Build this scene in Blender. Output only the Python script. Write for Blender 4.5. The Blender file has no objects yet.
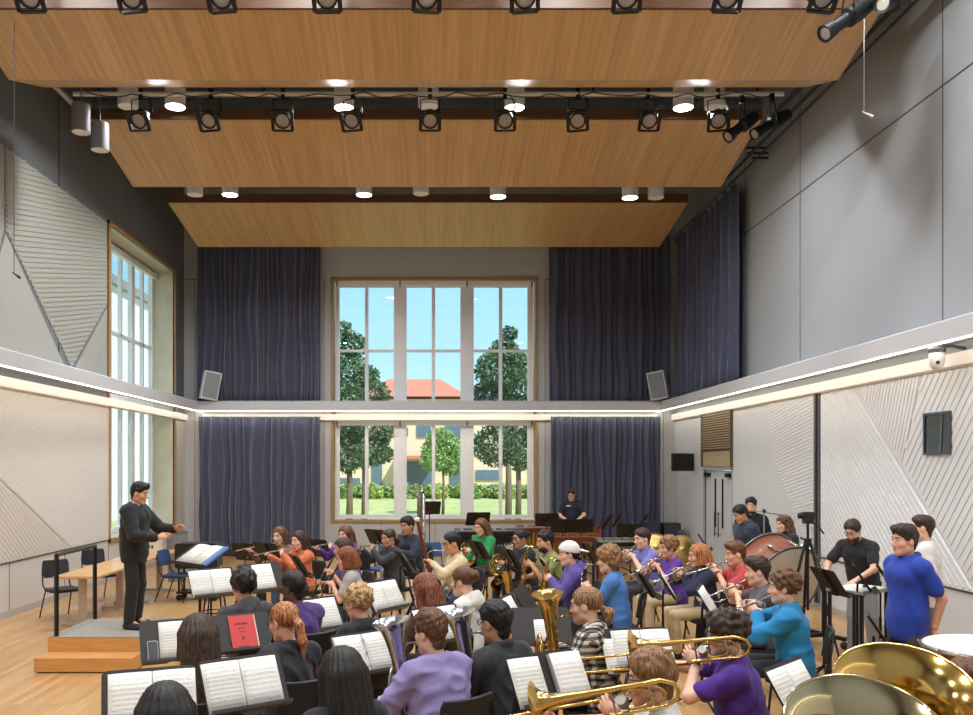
import bpy, math, random
import numpy as np
from mathutils import Vector, Matrix

SC = bpy.context.scene
COL = SC.collection
R = math.radians
rng = random.Random(7)

# ------------------------------------------------------------------ camera
FPX, VX, VY, CAMH = 860.0, 435.0, 466.0, 2.3
cam_d = bpy.data.cameras.new('camera')
cam_d.sensor_width = 36.0
cam_d.lens = FPX / 973 * 36.0
cam_d.shift_x = (486.5 - VX) / 973
cam_d.shift_y = (VY - 357.5) / 973
cam_d.clip_end = 400
cam = bpy.data.objects.new('camera', cam_d)
cam.location = (0, 0, CAMH)
cam.rotation_euler = (R(90), 0, 0)
COL.objects.link(cam)
SC.camera = cam

def W(px, py, s):
    """world point seen at a photo position, at the depth where one metre is s pixels"""
    return Vector(((px - VX) / s, FPX / s, CAMH - (py - VY) / s))

# ------------------------------------------------------------------ materials
def lin(c):
    out = []
    for v in c:
        v = v / 255.0
        out.append(v / 12.92 if v <= 0.04045 else ((v + 0.055) / 1.055) ** 2.4)
    return (out[0], out[1], out[2], 1.0)

MATS = {}
def mat(name, rgb=(128, 128, 128), rough=0.6, metal=0.0, var=0.0, vscale=8.0, bump=0.0, bscale=60.0,
        stretch=(1, 1, 1), coat=0.0, sheen=0.0, spec=0.5, emit=None, estr=0.0, rgb2=None, aniso=None):
    if name in MATS:
        return MATS[name]
    m = bpy.data.materials.new(name)
    m.use_nodes = True
    nt = m.node_tree
    b = nt.nodes['Principled BSDF']
    b.inputs['Base Color'].default_value = lin(rgb)
    b.inputs['Roughness'].default_value = rough
    b.inputs['Metallic'].default_value = metal
    b.inputs['Specular IOR Level'].default_value = spec
    b.inputs['Coat Weight'].default_value = coat
    if sheen:
        b.inputs['Sheen Weight'].default_value = sheen
    if emit:
        b.inputs['Emission Color'].default_value = lin(emit)
        b.inputs['Emission Strength'].default_value = estr
    if var or bump or rgb2:
        tc = nt.nodes.new('ShaderNodeTexCoord')
        mp = nt.nodes.new('ShaderNodeMapping')
        mp.inputs['Scale'].default_value = stretch
        nt.links.new(tc.outputs['Object'], mp.inputs['Vector'])
    if var or rgb2:
        n = nt.nodes.new('ShaderNodeTexNoise')
        n.inputs['Scale'].default_value = vscale
        n.inputs['Detail'].default_value = 4
        nt.links.new(mp.outputs[0], n.inputs['Vector'])
        rp = nt.nodes.new('ShaderNodeValToRGB')
        c = lin(rgb)
        if rgb2:
            rp.color_ramp.elements[0].color = c
            rp.color_ramp.elements[1].color = lin(rgb2)
        else:
            rp.color_ramp.elements[0].color = tuple(max(0, x * (1 - var)) for x in c[:3]) + (1,)
            rp.color_ramp.elements[1].color = tuple(min(1, x * (1 + var)) for x in c[:3]) + (1,)
        rp.color_ramp.elements[0].position = 0.35
        rp.color_ramp.elements[1].position = 0.65
        nt.links.new(n.outputs['Fac'], rp.inputs['Fac'])
        nt.links.new(rp.outputs['Color'], b.inputs['Base Color'])
    if bump:
        n2 = nt.nodes.new('ShaderNodeTexNoise')
        n2.inputs['Scale'].default_value = bscale
        n2.inputs['Detail'].default_value = 3
        nt.links.new(mp.outputs[0], n2.inputs['Vector'])
        bp = nt.nodes.new('ShaderNodeBump')
        bp.inputs['Strength'].default_value = bump
        bp.inputs['Distance'].default_value = 0.01
        nt.links.new(n2.outputs['Fac'], bp.inputs['Height'])
        nt.links.new(bp.outputs['Normal'], b.inputs['Normal'])
    MATS[name] = m
    return m

def planks(name, c1, c2, plank_w, plank_l, along, rough, grain=(40, 40, 2), coat=0.0, gap=0.35):
    """boards from a brick texture; along = 'Y' or 'X'"""
    if name in MATS:
        return MATS[name]
    m = bpy.data.materials.new(name); m.use_nodes = True
    nt = m.node_tree; b = nt.nodes['Principled BSDF']
    tc = nt.nodes.new('ShaderNodeTexCoord'); mp = nt.nodes.new('ShaderNodeMapping')
    if along == 'Y':
        mp.inputs['Rotation'].default_value = (0, 0, R(90))
    nt.links.new(tc.outputs['Object'], mp.inputs['Vector'])
    br = nt.nodes.new('ShaderNodeTexBrick')
    br.inputs['Color1'].default_value = lin(c1); br.inputs['Color2'].default_value = lin(c2)
    br.inputs['Mortar'].default_value = tuple(x * gap for x in lin(c1)[:3]) + (1,)
    br.inputs['Scale'].default_value = 1.0
    br.inputs['Mortar Size'].default_value = 0.0012
    br.inputs['Mortar Smooth'].default_value = 0.1
    br.inputs['Brick Width'].default_value = plank_l
    br.inputs['Row Height'].default_value = plank_w
    br.offset = 0.37
    nt.links.new(mp.outputs[0], br.inputs['Vector'])
    n = nt.nodes.new('ShaderNodeTexNoise'); n.inputs['Scale'].default_value = 1.0; n.inputs['Detail'].default_value = 5
    m2 = nt.nodes.new('ShaderNodeMapping'); m2.inputs['Scale'].default_value = grain
    nt.links.new(tc.outputs['Object'], m2.inputs['Vector']); nt.links.new(m2.outputs[0], n.inputs['Vector'])
    rp = nt.nodes.new('ShaderNodeValToRGB')
    rp.color_ramp.elements[0].position = 0.3; rp.color_ramp.elements[1].position = 0.7
    rp.color_ramp.elements[0].color = (0.80, 0.78, 0.74, 1); rp.color_ramp.elements[1].color = (1.08, 1.06, 1.04, 1)
    nt.links.new(n.outputs['Fac'], rp.inputs['Fac'])
    mx = nt.nodes.new('ShaderNodeMix'); mx.data_type = 'RGBA'; mx.blend_type = 'MULTIPLY'; mx.inputs['Factor'].default_value = 1.0
    nt.links.new(br.outputs['Color'], mx.inputs['A']); nt.links.new(rp.outputs['Color'], mx.inputs['B'])
    nt.links.new(mx.outputs['Result'], b.inputs['Base Color'])
    b.inputs['Roughness'].default_value = rough; b.inputs['Coat Weight'].default_value = coat
    b.inputs['Coat Roughness'].default_value = 0.25
    MATS[name] = m
    return m

def glass(name, tint=(0.96, 0.98, 0.98, 1), refl=0.06):
    if name in MATS:
        return MATS[name]
    m = bpy.data.materials.new(name); m.use_nodes = True
    nt = m.node_tree; nt.nodes.remove(nt.nodes['Principled BSDF'])
    out = nt.nodes['Material Output']
    tr = nt.nodes.new('ShaderNodeBsdfTransparent'); tr.inputs['Color'].default_value = tint
    gl = nt.nodes.new('ShaderNodeBsdfGlossy'); gl.inputs['Roughness'].default_value = 0.0
    mx = nt.nodes.new('ShaderNodeMixShader')
    lw = nt.nodes.new('ShaderNodeLayerWeight'); lw.inputs['Blend'].default_value = 0.5
    pw = nt.nodes.new('ShaderNodeMath'); pw.operation = 'POWER'; pw.inputs[1].default_value = 5.0
    ma = nt.nodes.new('ShaderNodeMath'); ma.operation = 'MULTIPLY_ADD'; ma.inputs[1].default_value = 0.6; ma.inputs[2].default_value = 0.03
    nt.links.new(lw.outputs['Facing'], pw.inputs[0]); nt.links.new(pw.outputs[0], ma.inputs[0])
    nt.links.new(ma.outputs[0], mx.inputs[0])
    nt.links.new(tr.outputs[0], mx.inputs[1]); nt.links.new(gl.outputs[0], mx.inputs[2])
    nt.links.new(mx.outputs[0], out.inputs['Surface'])
    MATS[name] = m
    return m

def sheet_mat(name, seed, page=(232, 229, 220), staves=11, dens=0.5):
    """printed music: five-line staves with note marks, in the page's own UVs"""
    if name in MATS:
        return MATS[name]
    m = bpy.data.materials.new(name); m.use_nodes = True
    nt = m.node_tree; b = nt.nodes['Principled BSDF']; N = nt.nodes.new; L = nt.links.new
    uv = N('ShaderNodeUVMap'); uv.uv_map = 'UVMap'
    sep = N('ShaderNodeSeparateXYZ'); L(uv.outputs[0], sep.inputs[0])
    def mth(op, a, bb=None, c=None):
        n = N('ShaderNodeMath'); n.operation = op
        for i, v in enumerate((a, bb, c)):
            if v is None: continue
            if isinstance(v, (int, float)): n.inputs[i].default_value = v
            else: L(v, n.inputs[i])
        return n.outputs[0]
    u, v = sep.outputs[0], sep.outputs[1]
    row = mth('FRACT', mth('MULTIPLY', v, float(staves)))           # 0..1 inside one stave row
    line = mth('FRACT', mth('MULTIPLY', row, 10.0))
    isline = mth('MULTIPLY', mth('LESS_THAN', line, 0.22),
                 mth('MULTIPLY', mth('GREATER_THAN', row, 0.28), mth('LESS_THAN', row, 0.8)))
    cell = N('ShaderNodeTexNoise'); cell.inputs['Scale'].default_value = 1.0; cell.inputs['Detail'].default_value = 2
    mp = N('ShaderNodeMapping'); mp.inputs['Scale'].default_value = (70, staves * 5.0, 1); mp.inputs['Location'].default_value = (seed * 3.1, seed * 1.7, 0)
    L(uv.outputs[0], mp.inputs['Vector']); L(mp.outputs[0], cell.inputs['Vector'])
    notes = mth('MULTIPLY', mth('GREATER_THAN', cell.outputs['Fac'], 0.60),
                mth('MULTIPLY', mth('GREATER_THAN', row, 0.22), mth('LESS_THAN', row, 0.86)))
    ink = mth('MAXIMUM', mth('MULTIPLY', isline, 0.55), mth('MULTIPLY', notes, dens + 0.35))
    inx = mth('MULTIPLY', mth('GREATER_THAN', u, 0.07), mth('LESS_THAN', u, 0.93))
    iny = mth('MULTIPLY', mth('GREATER_THAN', v, 0.05), mth('LESS_THAN', v, 0.90))
    ink = mth('MULTIPLY', ink, mth('MULTIPLY', inx, iny))
    mx = N('ShaderNodeMix'); mx.data_type = 'RGBA'
    L(ink, mx.inputs['Factor']); mx.inputs['A'].default_value = lin(page); mx.inputs['B'].default_value = lin((45, 44, 46))
    L(mx.outputs['Result'], b.inputs['Base Color'])
    b.inputs['Roughness'].default_value = 0.75
    b.inputs['Specular IOR Level'].default_value = 0.25
    MATS[name] = m
    return m

# ------------------------------------------------------------------ mesh builder
class MB:
    def __init__(self):
        self.v = []; self.f = []; self.mi = []; self.cur = 0
    def add(self, vs, fs):
        o = len(self.v)
        self.v.extend([tuple(p) for p in vs])
        for f in fs:
            self.f.append([i + o for i in f]); self.mi.append(self.cur)
        return self
    def box(self, lo, hi, M=None):
        x0, y0, z0 = lo; x1, y1, z1 = hi
        vs = [Vector(p) for p in ((x0,y0,z0),(x1,y0,z0),(x1,y1,z0),(x0,y1,z0),(x0,y0,z1),(x1,y0,z1),(x1,y1,z1),(x0,y1,z1))]
        if M is not None: vs = [M @ p for p in vs]
        return self.add(vs, [(0,3,2,1),(4,5,6,7),(0,1,5,4),(1,2,6,5),(2,3,7,6),(3,0,4,7)])
    def rbox(self, lo, hi, r, M=None, seg=3):
        """box with rounded corners in its own X-Z outline (plates, seats seen from the front)"""
        x0, y0, z0 = lo; x1, y1, z1 = hi
        pts = []
        for cx, cz, a0 in ((x1-r, z1-r, 0), (x0+r, z1-r, 90), (x0+r, z0+r, 180), (x1-r, z0+r, 270)):
            for i in range(seg + 1):
                a = R(a0 + 90 * i / seg); pts.append((cx + r*math.cos(a), cz + r*math.sin(a)))
        n = len(pts)
        vs = [Vector((p[0], y0, p[1])) for p in pts] + [Vector((p[0], y1, p[1])) for p in pts]
        if M is not None: vs = [M @ p for p in vs]
        fs = [list(range(n)), list(range(2*n-1, n-1, -1))] + [(i, i+n, (i+1) % n + n, (i+1) % n) for i in range(n)]
        return self.add(vs, fs)
    def prism(self, pts, ext):
        """polygon (3D points) extruded along vector ext"""
        n = len(pts); e = Vector(ext)
        vs = [Vector(p) for p in pts] + [Vector(p) + e for p in pts]
        return self.add(vs, [list(range(n-1, -1, -1)), list(range(n, 2*n))] + [(i, (i+1) % n, (i+1) % n + n, i+n) for i in range(n)])
    def tube(self, pts, r, seg=8, closed=False, caps=True, flat=None):
        pts = [Vector(p) for p in pts]; n = len(pts)
        rs = r if isinstance(r, (list, tuple)) else [r] * n
        T = []
        for i in range(n):
            a = pts[(i-1) % n] if (closed or i > 0) else pts[0]
            b = pts[(i+1) % n] if (closed or i < n-1) else pts[-1]
            t = (b - a); T.append(t.normalized() if t.length > 1e-9 else Vector((0,0,1)))
        up = Vector((0,0,1)) if abs(T[0].z) < 0.9 else Vector((1,0,0))
        nrm = (up - T[0] * up.dot(T[0])).normalized()
        vs = []
        for i in range(n):
            nrm = (nrm - T[i] * nrm.dot(T[i]))
            nrm = nrm.normalized() if nrm.length > 1e-6 else T[i].orthogonal().normalized()
            bn = T[i].cross(nrm)
            for k in range(seg):
                a = 2*math.pi*k/seg
                vs.append(pts[i] + nrm*(rs[i]*math.cos(a)) + bn*(rs[i]*math.sin(a)*(flat or 1)))
        fs = []
        m = n if closed else n-1
        for i in range(m):
            j = (i+1) % n
            for k in range(seg):
                l = (k+1) % seg
                fs.append((i*seg+k, i*seg+l, j*seg+l, j*seg+k))
        if caps and not closed:
            fs.append(list(range(seg-1, -1, -1))); fs.append([(n-1)*seg+k for k in range(seg)])
        return self.add(vs, fs)
    def bar(self, a, b, w, h=None):
        """rectangular bar from a to b"""
        a = Vector(a); b = Vector(b); h = h or w
        t = (b-a).normalized(); up = Vector((0,0,1)) if abs(t.z) < 0.9 else Vector((0,1,0))
        x = t.cross(up).normalized(); y = x.cross(t)
        vs = []
        for p in (a, b):
            for sx, sy in ((-1,-1),(1,-1),(1,1),(-1,1)):
                vs.append(p + x*(sx*w/2) + y*(sy*h/2))
        return self.add(vs, [(3,2,1,0),(4,5,6,7),(0,1,5,4),(1,2,6,5),(2,3,7,6),(3,0,4,7)])
    def lathe(self, prof, M=None, seg=24, caps=False):
        """prof: (radius, z) pairs turned around local Z"""
        n = len(prof); vs = []
        for r_, z in prof:
            for k in range(seg):
                a = 2*math.pi*k/seg
                p = Vector((r_*math.cos(a), r_*math.sin(a), z))
                vs.append(M @ p if M is not None else p)
        fs = []
        for i in range(n-1):
            for k in range(seg):
                l = (k+1) % seg
                fs.append((i*seg+k, i*seg+l, (i+1)*seg+l, (i+1)*seg+k))
        if caps:
            fs.append(list(range(seg-1, -1, -1))); fs.append([(n-1)*seg+k for k in range(seg)])
        return self.add(vs, fs)
    def sphere(self, c, r, seg=12, rings=8, M=None):
        c = Vector(c); r = (r, r, r) if isinstance(r, (int, float)) else r
        prof_v = []; fs = []
        for i in range(rings+1):
            ph = math.pi * i / rings
            for k in range(seg):
                a = 2*math.pi*k/seg
                p = Vector((r[0]*math.sin(ph)*math.cos(a), r[1]*math.sin(ph)*math.sin(a), -r[2]*math.cos(ph))) + c
                prof_v.append(M @ p if M is not None else p)
        for i in range(rings):
            for k in range(seg):
                l = (k+1) % seg
                fs.append((i*seg+k, i*seg+l, (i+1)*seg+l, (i+1)*seg+k))
        return self.add(prof_v, fs)
    def grid(self, fn, nu, nv):
        vs = [fn(i/(nu-1), j/(nv-1)) for j in range(nv) for i in range(nu)]
        return self.add(vs, [(j*nu+i, j*nu+i+1, (j+1)*nu+i+1, (j+1)*nu+i) for j in range(nv-1) for i in range(nu-1)])
    def build(self, name, mats, parent=None, smooth=False, origin=None, autos=None):
        me = bpy.data.meshes.new(name)
        vs = self.v
        if origin is not None:
            o = Vector(origin); vs = [(p[0]-o.x, p[1]-o.y, p[2]-o.z) for p in vs]
        me.from_pydata(vs, [], self.f)
        ms = mats if isinstance(mats, (list, tuple)) else [mats]
        for m in ms: me.materials.append(m)
        if len(ms) > 1:
            me.polygons.foreach_set('material_index', self.mi)
        if smooth or autos:
            me.polygons.foreach_set('use_smooth', [True] * len(me.polygons))
        if autos:
            me.set_sharp_from_angle(angle=R(autos))
        me.update()
        ob = bpy.data.objects.new(name, me)
        COL.objects.link(ob)
        if origin is not None: ob.location = origin
        if parent is not None: ob.parent = parent
        return ob

def tag(o, label=None, cat=None, group=None, kind=None):
    if label: o['label'] = label
    if cat: o['category'] = cat
    if group: o['group'] = group
    if kind: o['kind'] = kind
    return o

def thing(name, loc, label, cat, group=None, rz=0.0):
    o = bpy.data.objects.new(name, None)
    o.empty_display_size = 0.1
    COL.objects.link(o); o.location = loc; o.rotation_euler = (0, 0, rz)
    return tag(o, label, cat, group)

def copy_tree(o, parent=None):
    c = o.copy(); COL.objects.link(c)
    if parent is not None: c.parent = parent
    for ch in list(o.children): copy_tree(ch, c)
    return c

def structure(o):
    o['kind'] = 'structure'
    return o

# ------------------------------------------------------------------ signed distance sculpting (bodies, hair, clothes)
class Field:
    def __init__(self, lo, hi, h):
        self.lo = np.array(lo, float); self.h = h
        n = np.ceil((np.array(hi) - self.lo) / h).astype(int) + 1
        self.n = n
        self.a = np.full(n, 0.2, np.float32)
    def _box(self, lo, hi):
        i0 = np.clip(np.floor((np.array(lo) - self.lo) / self.h).astype(int), 0, self.n)
        i1 = np.clip(np.ceil((np.array(hi) - self.lo) / self.h).astype(int) + 1, 0, self.n)
        if (i1 <= i0).any(): return None
        ax = [self.lo[k] + self.h * np.arange(i0[k], i1[k]) for k in range(3)]
        X, Y, Z = np.meshgrid(*ax, indexing='ij', sparse=True)
        return (slice(i0[0], i1[0]), slice(i0[1], i1[1]), slice(i0[2], i1[2])), X, Y, Z
    def _put(self, sl, d, k, op):
        a = self.a[sl]
        if op == '+':
            if k > 0:
                hh = np.maximum(k - np.abs(a - d), 0) / k
                self.a[sl] = np.minimum(a, d) - hh*hh*k*0.25
            else: self.a[sl] = np.minimum(a, d)
        else:
            d = -d
            if k > 0:
                hh = np.maximum(k - np.abs(a - d), 0) / k
                self.a[sl] = np.maximum(a, d) + hh*hh*k*0.25
            else: self.a[sl] = np.maximum(a, d)
    def cone(self, a, b, ra, rb, k=0.02, op='+'):
        a = np.array(a, float); b = np.array(b, float); m = max(ra, rb) + k + 3*self.h
        q = self._box(np.minimum(a, b) - m, np.maximum(a, b) + m)
        if q is None: return
        sl, X, Y, Z = q
        d = b - a; L = max(float(d @ d), 1e-9)
        X = X - a[0]; Y = Y - a[1]; Z = Z - a[2]
        t = np.clip((X*d[0] + Y*d[1] + Z*d[2]) / L, 0, 1)
        D = np.sqrt((X - t*d[0])**2 + (Y - t*d[1])**2 + (Z - t*d[2])**2) - (ra + (rb - ra)*t)
        self._put(sl, D.astype(np.float32), k, op)
    def ell(self, c, r, k=0.02, op='+', M=None):
        """ellipsoid; M: 3x3 rotation (columns = its axes)"""
        c = np.array(c, float); r = np.array(r, float); m = float(r.max()) + k + 3*self.h
        q = self._box(c - m, c + m)
        if q is None: return
        sl, X, Y, Z = q
        X = X - c[0]; Y = Y - c[1]; Z = Z - c[2]
        if M is not None:
            X, Y, Z = (M[0][0]*X + M[1][0]*Y + M[2][0]*Z, M[0][1]*X + M[1][1]*Y + M[2][1]*Z, M[0][2]*X + M[1][2]*Y + M[2][2]*Z)
        k0 = np.sqrt((X/r[0])**2 + (Y/r[1])**2 + (Z/r[2])**2)
        k1 = np.sqrt((X/r[0]**2)**2 + (Y/r[1]**2)**2 + (Z/r[2]**2)**2) + 1e-6
        self._put(sl, (k0*(k0 - 1)/k1).astype(np.float32), k, op)
    def cut(self, p, n, k=0.0):
        """remove everything on the n side of the plane through p"""
        n = np.array(n, float); n /= np.linalg.norm(n); p = np.array(p, float)
        sl, X, Y, Z = self._box(self.lo, self.lo + self.h*self.n)
        D = (X - p[0])*n[0] + (Y - p[1])*n[1] + (Z - p[2])*n[2]
        self._put(sl, -(D.astype(np.float32)), k, '-')
    def mesh(self):
        a = np.pad(self.a, 1, constant_values=0.2); lo = self.lo - self.h
        s = a < 0
        c = s[:-1,:-1,:-1].astype(np.int8)
        tot = np.zeros(c.shape, np.int8)
        for i in (0, 1):
            for j in (0, 1):
                for k in (0, 1):
                    tot += s[i:s.shape[0]-1+i, j:s.shape[1]-1+j, k:s.shape[2]-1+k]
        act = (tot > 0) & (tot < 8)
        idx = np.full(act.shape, -1, np.int64)
        ii = np.argwhere(act)
        if len(ii) == 0: return np.zeros((0,3)), np.zeros((0,4), int)
        idx[act] = np.arange(len(ii))
        acc = np.zeros((len(ii), 3)); cnt = np.zeros(len(ii))
        corners = [(i, j, k) for i in (0,1) for j in (0,1) for k in (0,1)]
        val = {q: a[ii[:,0]+q[0], ii[:,1]+q[1], ii[:,2]+q[2]] for q in corners}
        for q in corners:
            for ax in range(3):
                if q[ax] == 0:
                    q2 = list(q); q2[ax] = 1; q2 = tuple(q2)
                    v0, v1 = val[q], val[q2]
                    m = (v0 < 0) != (v1 < 0)
                    t = np.where(m, v0 / np.where(m, v0 - v1, 1), 0)
                    pos = np.tile(np.array(q, float), (len(ii), 1)); pos[:, ax] += t
                    acc += pos * m[:, None]; cnt += m
        V = (ii + acc / cnt[:, None]) * self.h + lo
        F = []
        for ax in range(3):
            o = [1 if d != ax else 0 for d in range(3)]
            sh = a.shape
            g0 = tuple(slice(1, sh[d]-1) if d != ax else slice(0, sh[d]-1) for d in range(3))
            g1 = tuple(slice(1, sh[d]-1) if d != ax else slice(1, sh[d]) for d in range(3))
            s0, s1 = s[g0], s[g1]
            e = np.argwhere(s0 != s1)
            if len(e) == 0: continue
            base = e + np.array(o)            # lattice coordinate of the edge's start
            flip = s0[e[:,0], e[:,1], e[:,2]]
            u, w = (ax+1) % 3, (ax+2) % 3
            def cell(du, dw):
                q = base.copy(); q[:, u] += du; q[:, w] += dw
                return idx[q[:,0], q[:,1], q[:,2]]
            A, B, C, D = cell(-1,-1), cell(0,-1), cell(0,0), cell(-1,0)
            Q = np.stack([A, B, C, D], 1)
            Q[~flip] = Q[~flip][:, ::-1]
            F.append(Q)
        return V, np.concatenate(F)

def vnormals(V, F):
    n = np.cross(V[F[:,2]] - V[F[:,0]], V[F[:,3]] - V[F[:,1]])
    N = np.zeros_like(V)
    for k in range(4): np.add.at(N, F[:,k], n)
    return N / (np.linalg.norm(N, axis=1, keepdims=True) + 1e-12)

def relax(V, F, it=1, f=0.5):
    for _ in range(it):
        S = np.zeros_like(V); C = np.zeros(len(V))
        for k in range(4):
            a, b = F[:,k], F[:,(k+1) % 4]
            np.add.at(S, a, V[b]); np.add.at(C, a, 1); np.add.at(S, b, V[a]); np.add.at(C, b, 1)
        V = V + f*(S / np.maximum(C, 1)[:,None] - V)
    return V

def sines(P, freq, seed, n=6):
    r = np.random.RandomState(seed); out = 0
    for _ in range(n):
        d = r.normal(size=3); d /= np.linalg.norm(d)
        out = out + np.sin(P @ d * freq * r.uniform(0.6, 1.5) + r.uniform(0, 6.28))
    return out / n

def np_obj(name, V, F, mats, parent=None, mi=None, loc=None):
    """V (n,3), F (m,4) or list of lists -> smooth mesh object"""
    me = bpy.data.meshes.new(name)
    F = np.asarray(F, np.int32)
    me.vertices.add(len(V)); me.vertices.foreach_set('co', np.asarray(V, np.float32).ravel())
    me.loops.add(F.size); me.loops.foreach_set('vertex_index', F.ravel())
    me.polygons.add(len(F)); me.polygons.foreach_set('loop_start', np.arange(0, F.size, 4, dtype=np.int32))
    me.polygons.foreach_set('use_smooth', np.ones(len(F), bool))
    for m in (mats if isinstance(mats, (list, tuple)) else [mats]): me.materials.append(m)
    if mi is not None: me.polygons.foreach_set('material_index', np.asarray(mi, np.int32))
    me.update(); me.validate()
    ob = bpy.data.objects.new(name, me); COL.objects.link(ob)
    if loc is not None: ob.location = loc
    if parent is not None: ob.parent = parent
    return ob
# ================================================================== the room
XL, XR, YB, YF, ZC = -6.48, 6.20, 22.2, -3.0, 10.2
WT = 0.45                                                    # wall thickness
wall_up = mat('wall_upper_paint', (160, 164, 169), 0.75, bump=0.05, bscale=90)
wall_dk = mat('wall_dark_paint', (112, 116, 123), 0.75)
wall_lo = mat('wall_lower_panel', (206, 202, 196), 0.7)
wall_lr = mat('wall_lower_right', (208, 210, 213), 0.7)
pan_r = mat('panel_lower_white', (222, 223, 224), 0.7)
wall_bk = mat('wall_back_paint', (188, 188, 188), 0.75)
white_tr = mat('white_trim', (228, 227, 224), 0.5)
ledge_m = mat('ledge_paint', (200, 200, 204), 0.5)
seam_m = mat('seam_shadow_gap', (70, 70, 72), 0.8)
oak = mat('oak_trim', (168, 130, 84), 0.45, var=0.15, vscale=6, stretch=(8, 8, 1))
pale_oak = mat('pale_reveal', (206, 203, 180), 0.5, var=0.05, vscale=3)
frame_m = mat('window_frame_white', (240, 242, 245), 0.4)
black_m = mat('black_metal', (26, 26, 27), 0.45, metal=0.3)
blackp = mat('black_plastic', (24, 24, 26), 0.5)
steel = mat('steel', (170, 172, 175), 0.3, metal=1.0)
glass_m = glass('window_glass')

floor_m = planks('maple_floor', (204, 164, 112), (184, 142, 90), 0.085, 1.9, 'Y', 0.32, grain=(30, 2.0, 1), coat=0.25)
b = MB(); b.box((XL-WT, YF-0.3, -0.2), (XR+WT, YB+WT, 0))
structure(b.build('floor', floor_m))
b = MB(); b.box((XL-WT, YF-0.3, ZC), (XR+WT, YB+WT, ZC+0.25))
structure(b.build('ceiling', mat('ceiling_deck', (206, 212, 218), 0.8)))

# windows: (wall opening spans)
BW = (-2.66, 2.63, 0.88, 7.15)         # back: x0,x1,z0,z1
LW = (17.04, 21.35, 0.83, 7.12)        # left: y0,y1,z0,z1

# back wall, in pieces round its opening; wall_back
b = MB()
b.box((XL-WT, YB, 0), (BW[0], YB+WT, ZC)); b.box((BW[1], YB, 0), (XR+WT, YB+WT, ZC))
b.box((BW[0], YB, 0), (BW[1], YB+WT, BW[2])); b.box((BW[0], YB, BW[3]), (BW[1], YB+WT, ZC))
wall_back = structure(b.build('wall_back', wall_bk))
b = MB()
for x0, x1, z in ((XL, -2.9, 7.12), (2.85, XR, 7.12)):
    b.box((x0, YB-0.004, z-0.008), (x1, YB+0.02, z+0.008))
for x in (-2.86, 2.84, -6.2, 5.9):
    b.box((x-0.006, YB-0.004, 0.1), (x+0.006, YB+0.02, 7.12))
for x in (-1.4, 0.0, 1.4):
    b.box((x-0.005, YB-0.004, 0.1), (x+0.005, YB+0.02, 0.82))
b.build('panel_seams', seam_m, wall_back)
# left wall
TL = 0.62
b = MB()
b.box((XL-TL, YF, 0), (XL, LW[0], ZC)); b.box((XL-TL, LW[1], 0), (XL, YB, ZC))
b.box((XL-TL, LW[0], 0), (XL, LW[1], LW[2])); b.box((XL-TL, LW[0], LW[3]), (XL, LW[1], ZC))
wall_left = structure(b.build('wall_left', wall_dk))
b = MB()
b.box((XR, YF, 0), (XR+WT, 17.88, ZC)); b.box((XR, 19.77, 0), (XR+WT, YB, ZC))
b.box((XR, 17.88, 2.24), (XR+WT, 19.77, ZC))
wall_right = structure(b.build('wall_right', wall_up))
b = MB(); b.box((XL-TL, YF-0.3, 0), (XR+WT, YF, ZC))
structure(b.build('wall_front', wall_up))

# right wall upper panels' seams
b = MB()
b.box((XR-0.004, YF, 6.935), (XR+0.01, 17.3, 6.955))
for y in (4.2, 6.6, 10.5, 14.6, 17.2):
    b.box((XR-0.004, y-0.008, 3.95), (XR+0.01, y+0.008, 9.6))
for y in (15.6, 16.9, 8.0, 12.2):
    b.box((XR-0.004, y-0.005, 0.1), (XR+0.01, y+0.005, 0.84))
for y in (20.9, 16.35, 17.82):
    b.box((XR-0.004, y-0.005, 0.1), (XR+0.01, y+0.005, 3.5))
b.build('panel_seams', seam_m, wall_right)
# lower right wall is a lighter lining
b = MB()
b.box((XR-0.02, YF, 0.1), (XR, 17.84, 3.6)); b.box((XR-0.02, 19.81, 0.1), (XR, YB, 3.6))
b.build('lower_lining', wall_lr, wall_right)
# lower left wall: light lining, wainscot, baseboard
b = MB(); b.box((XL, YF, 0.1), (XL+0.02, LW[0]-0.05, 3.6)); b.box((XL, LW[1]+0.05, 0.1), (XL+0.02, YB, 3.6))
b.box((XL, LW[0]-0.05, 0.1), (XL+0.02, LW[1]+0.05, LW[2]-0.03))
b.build('lower_lining', wall_lo, wall_left)
b = MB()
for y in (7.0, 9.6, 11.1, 13.05, 15.0, 17.0):
    b.box((XL, y-0.006, 0.1), (XL+0.024, y+0.006, 0.83))
for y in (9.25, 12.55, 14.8):
    b.box((XL, y-0.006, 3.95), (XL+0.012, y+0.006, ZC-0.5))
b.build('panel_seams', seam_m, wall_left)
for nm, x0, x1 in (('left', XL, XL+0.03), ('right', XR-0.03, XR)):
    b = MB()
    if nm == 'left': b.box((x0, YF, 0), (x1, YB, 0.11))
    else: b.box((x0, YF, 0), (x1, 17.84, 0.11)); b.box((x0, 19.81, 0), (x1, YB, 0.11))
    structure(b.build('baseboard_' + nm, mat('baseboard', (176, 172, 166), 0.6)))
b = MB(); b.box((XL+0.03, YB-0.03, 0), (XR-0.03, YB, 0.11))
structure(b.build('baseboard_back', mat('baseboard', (176, 172, 166), 0.6)))

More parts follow.
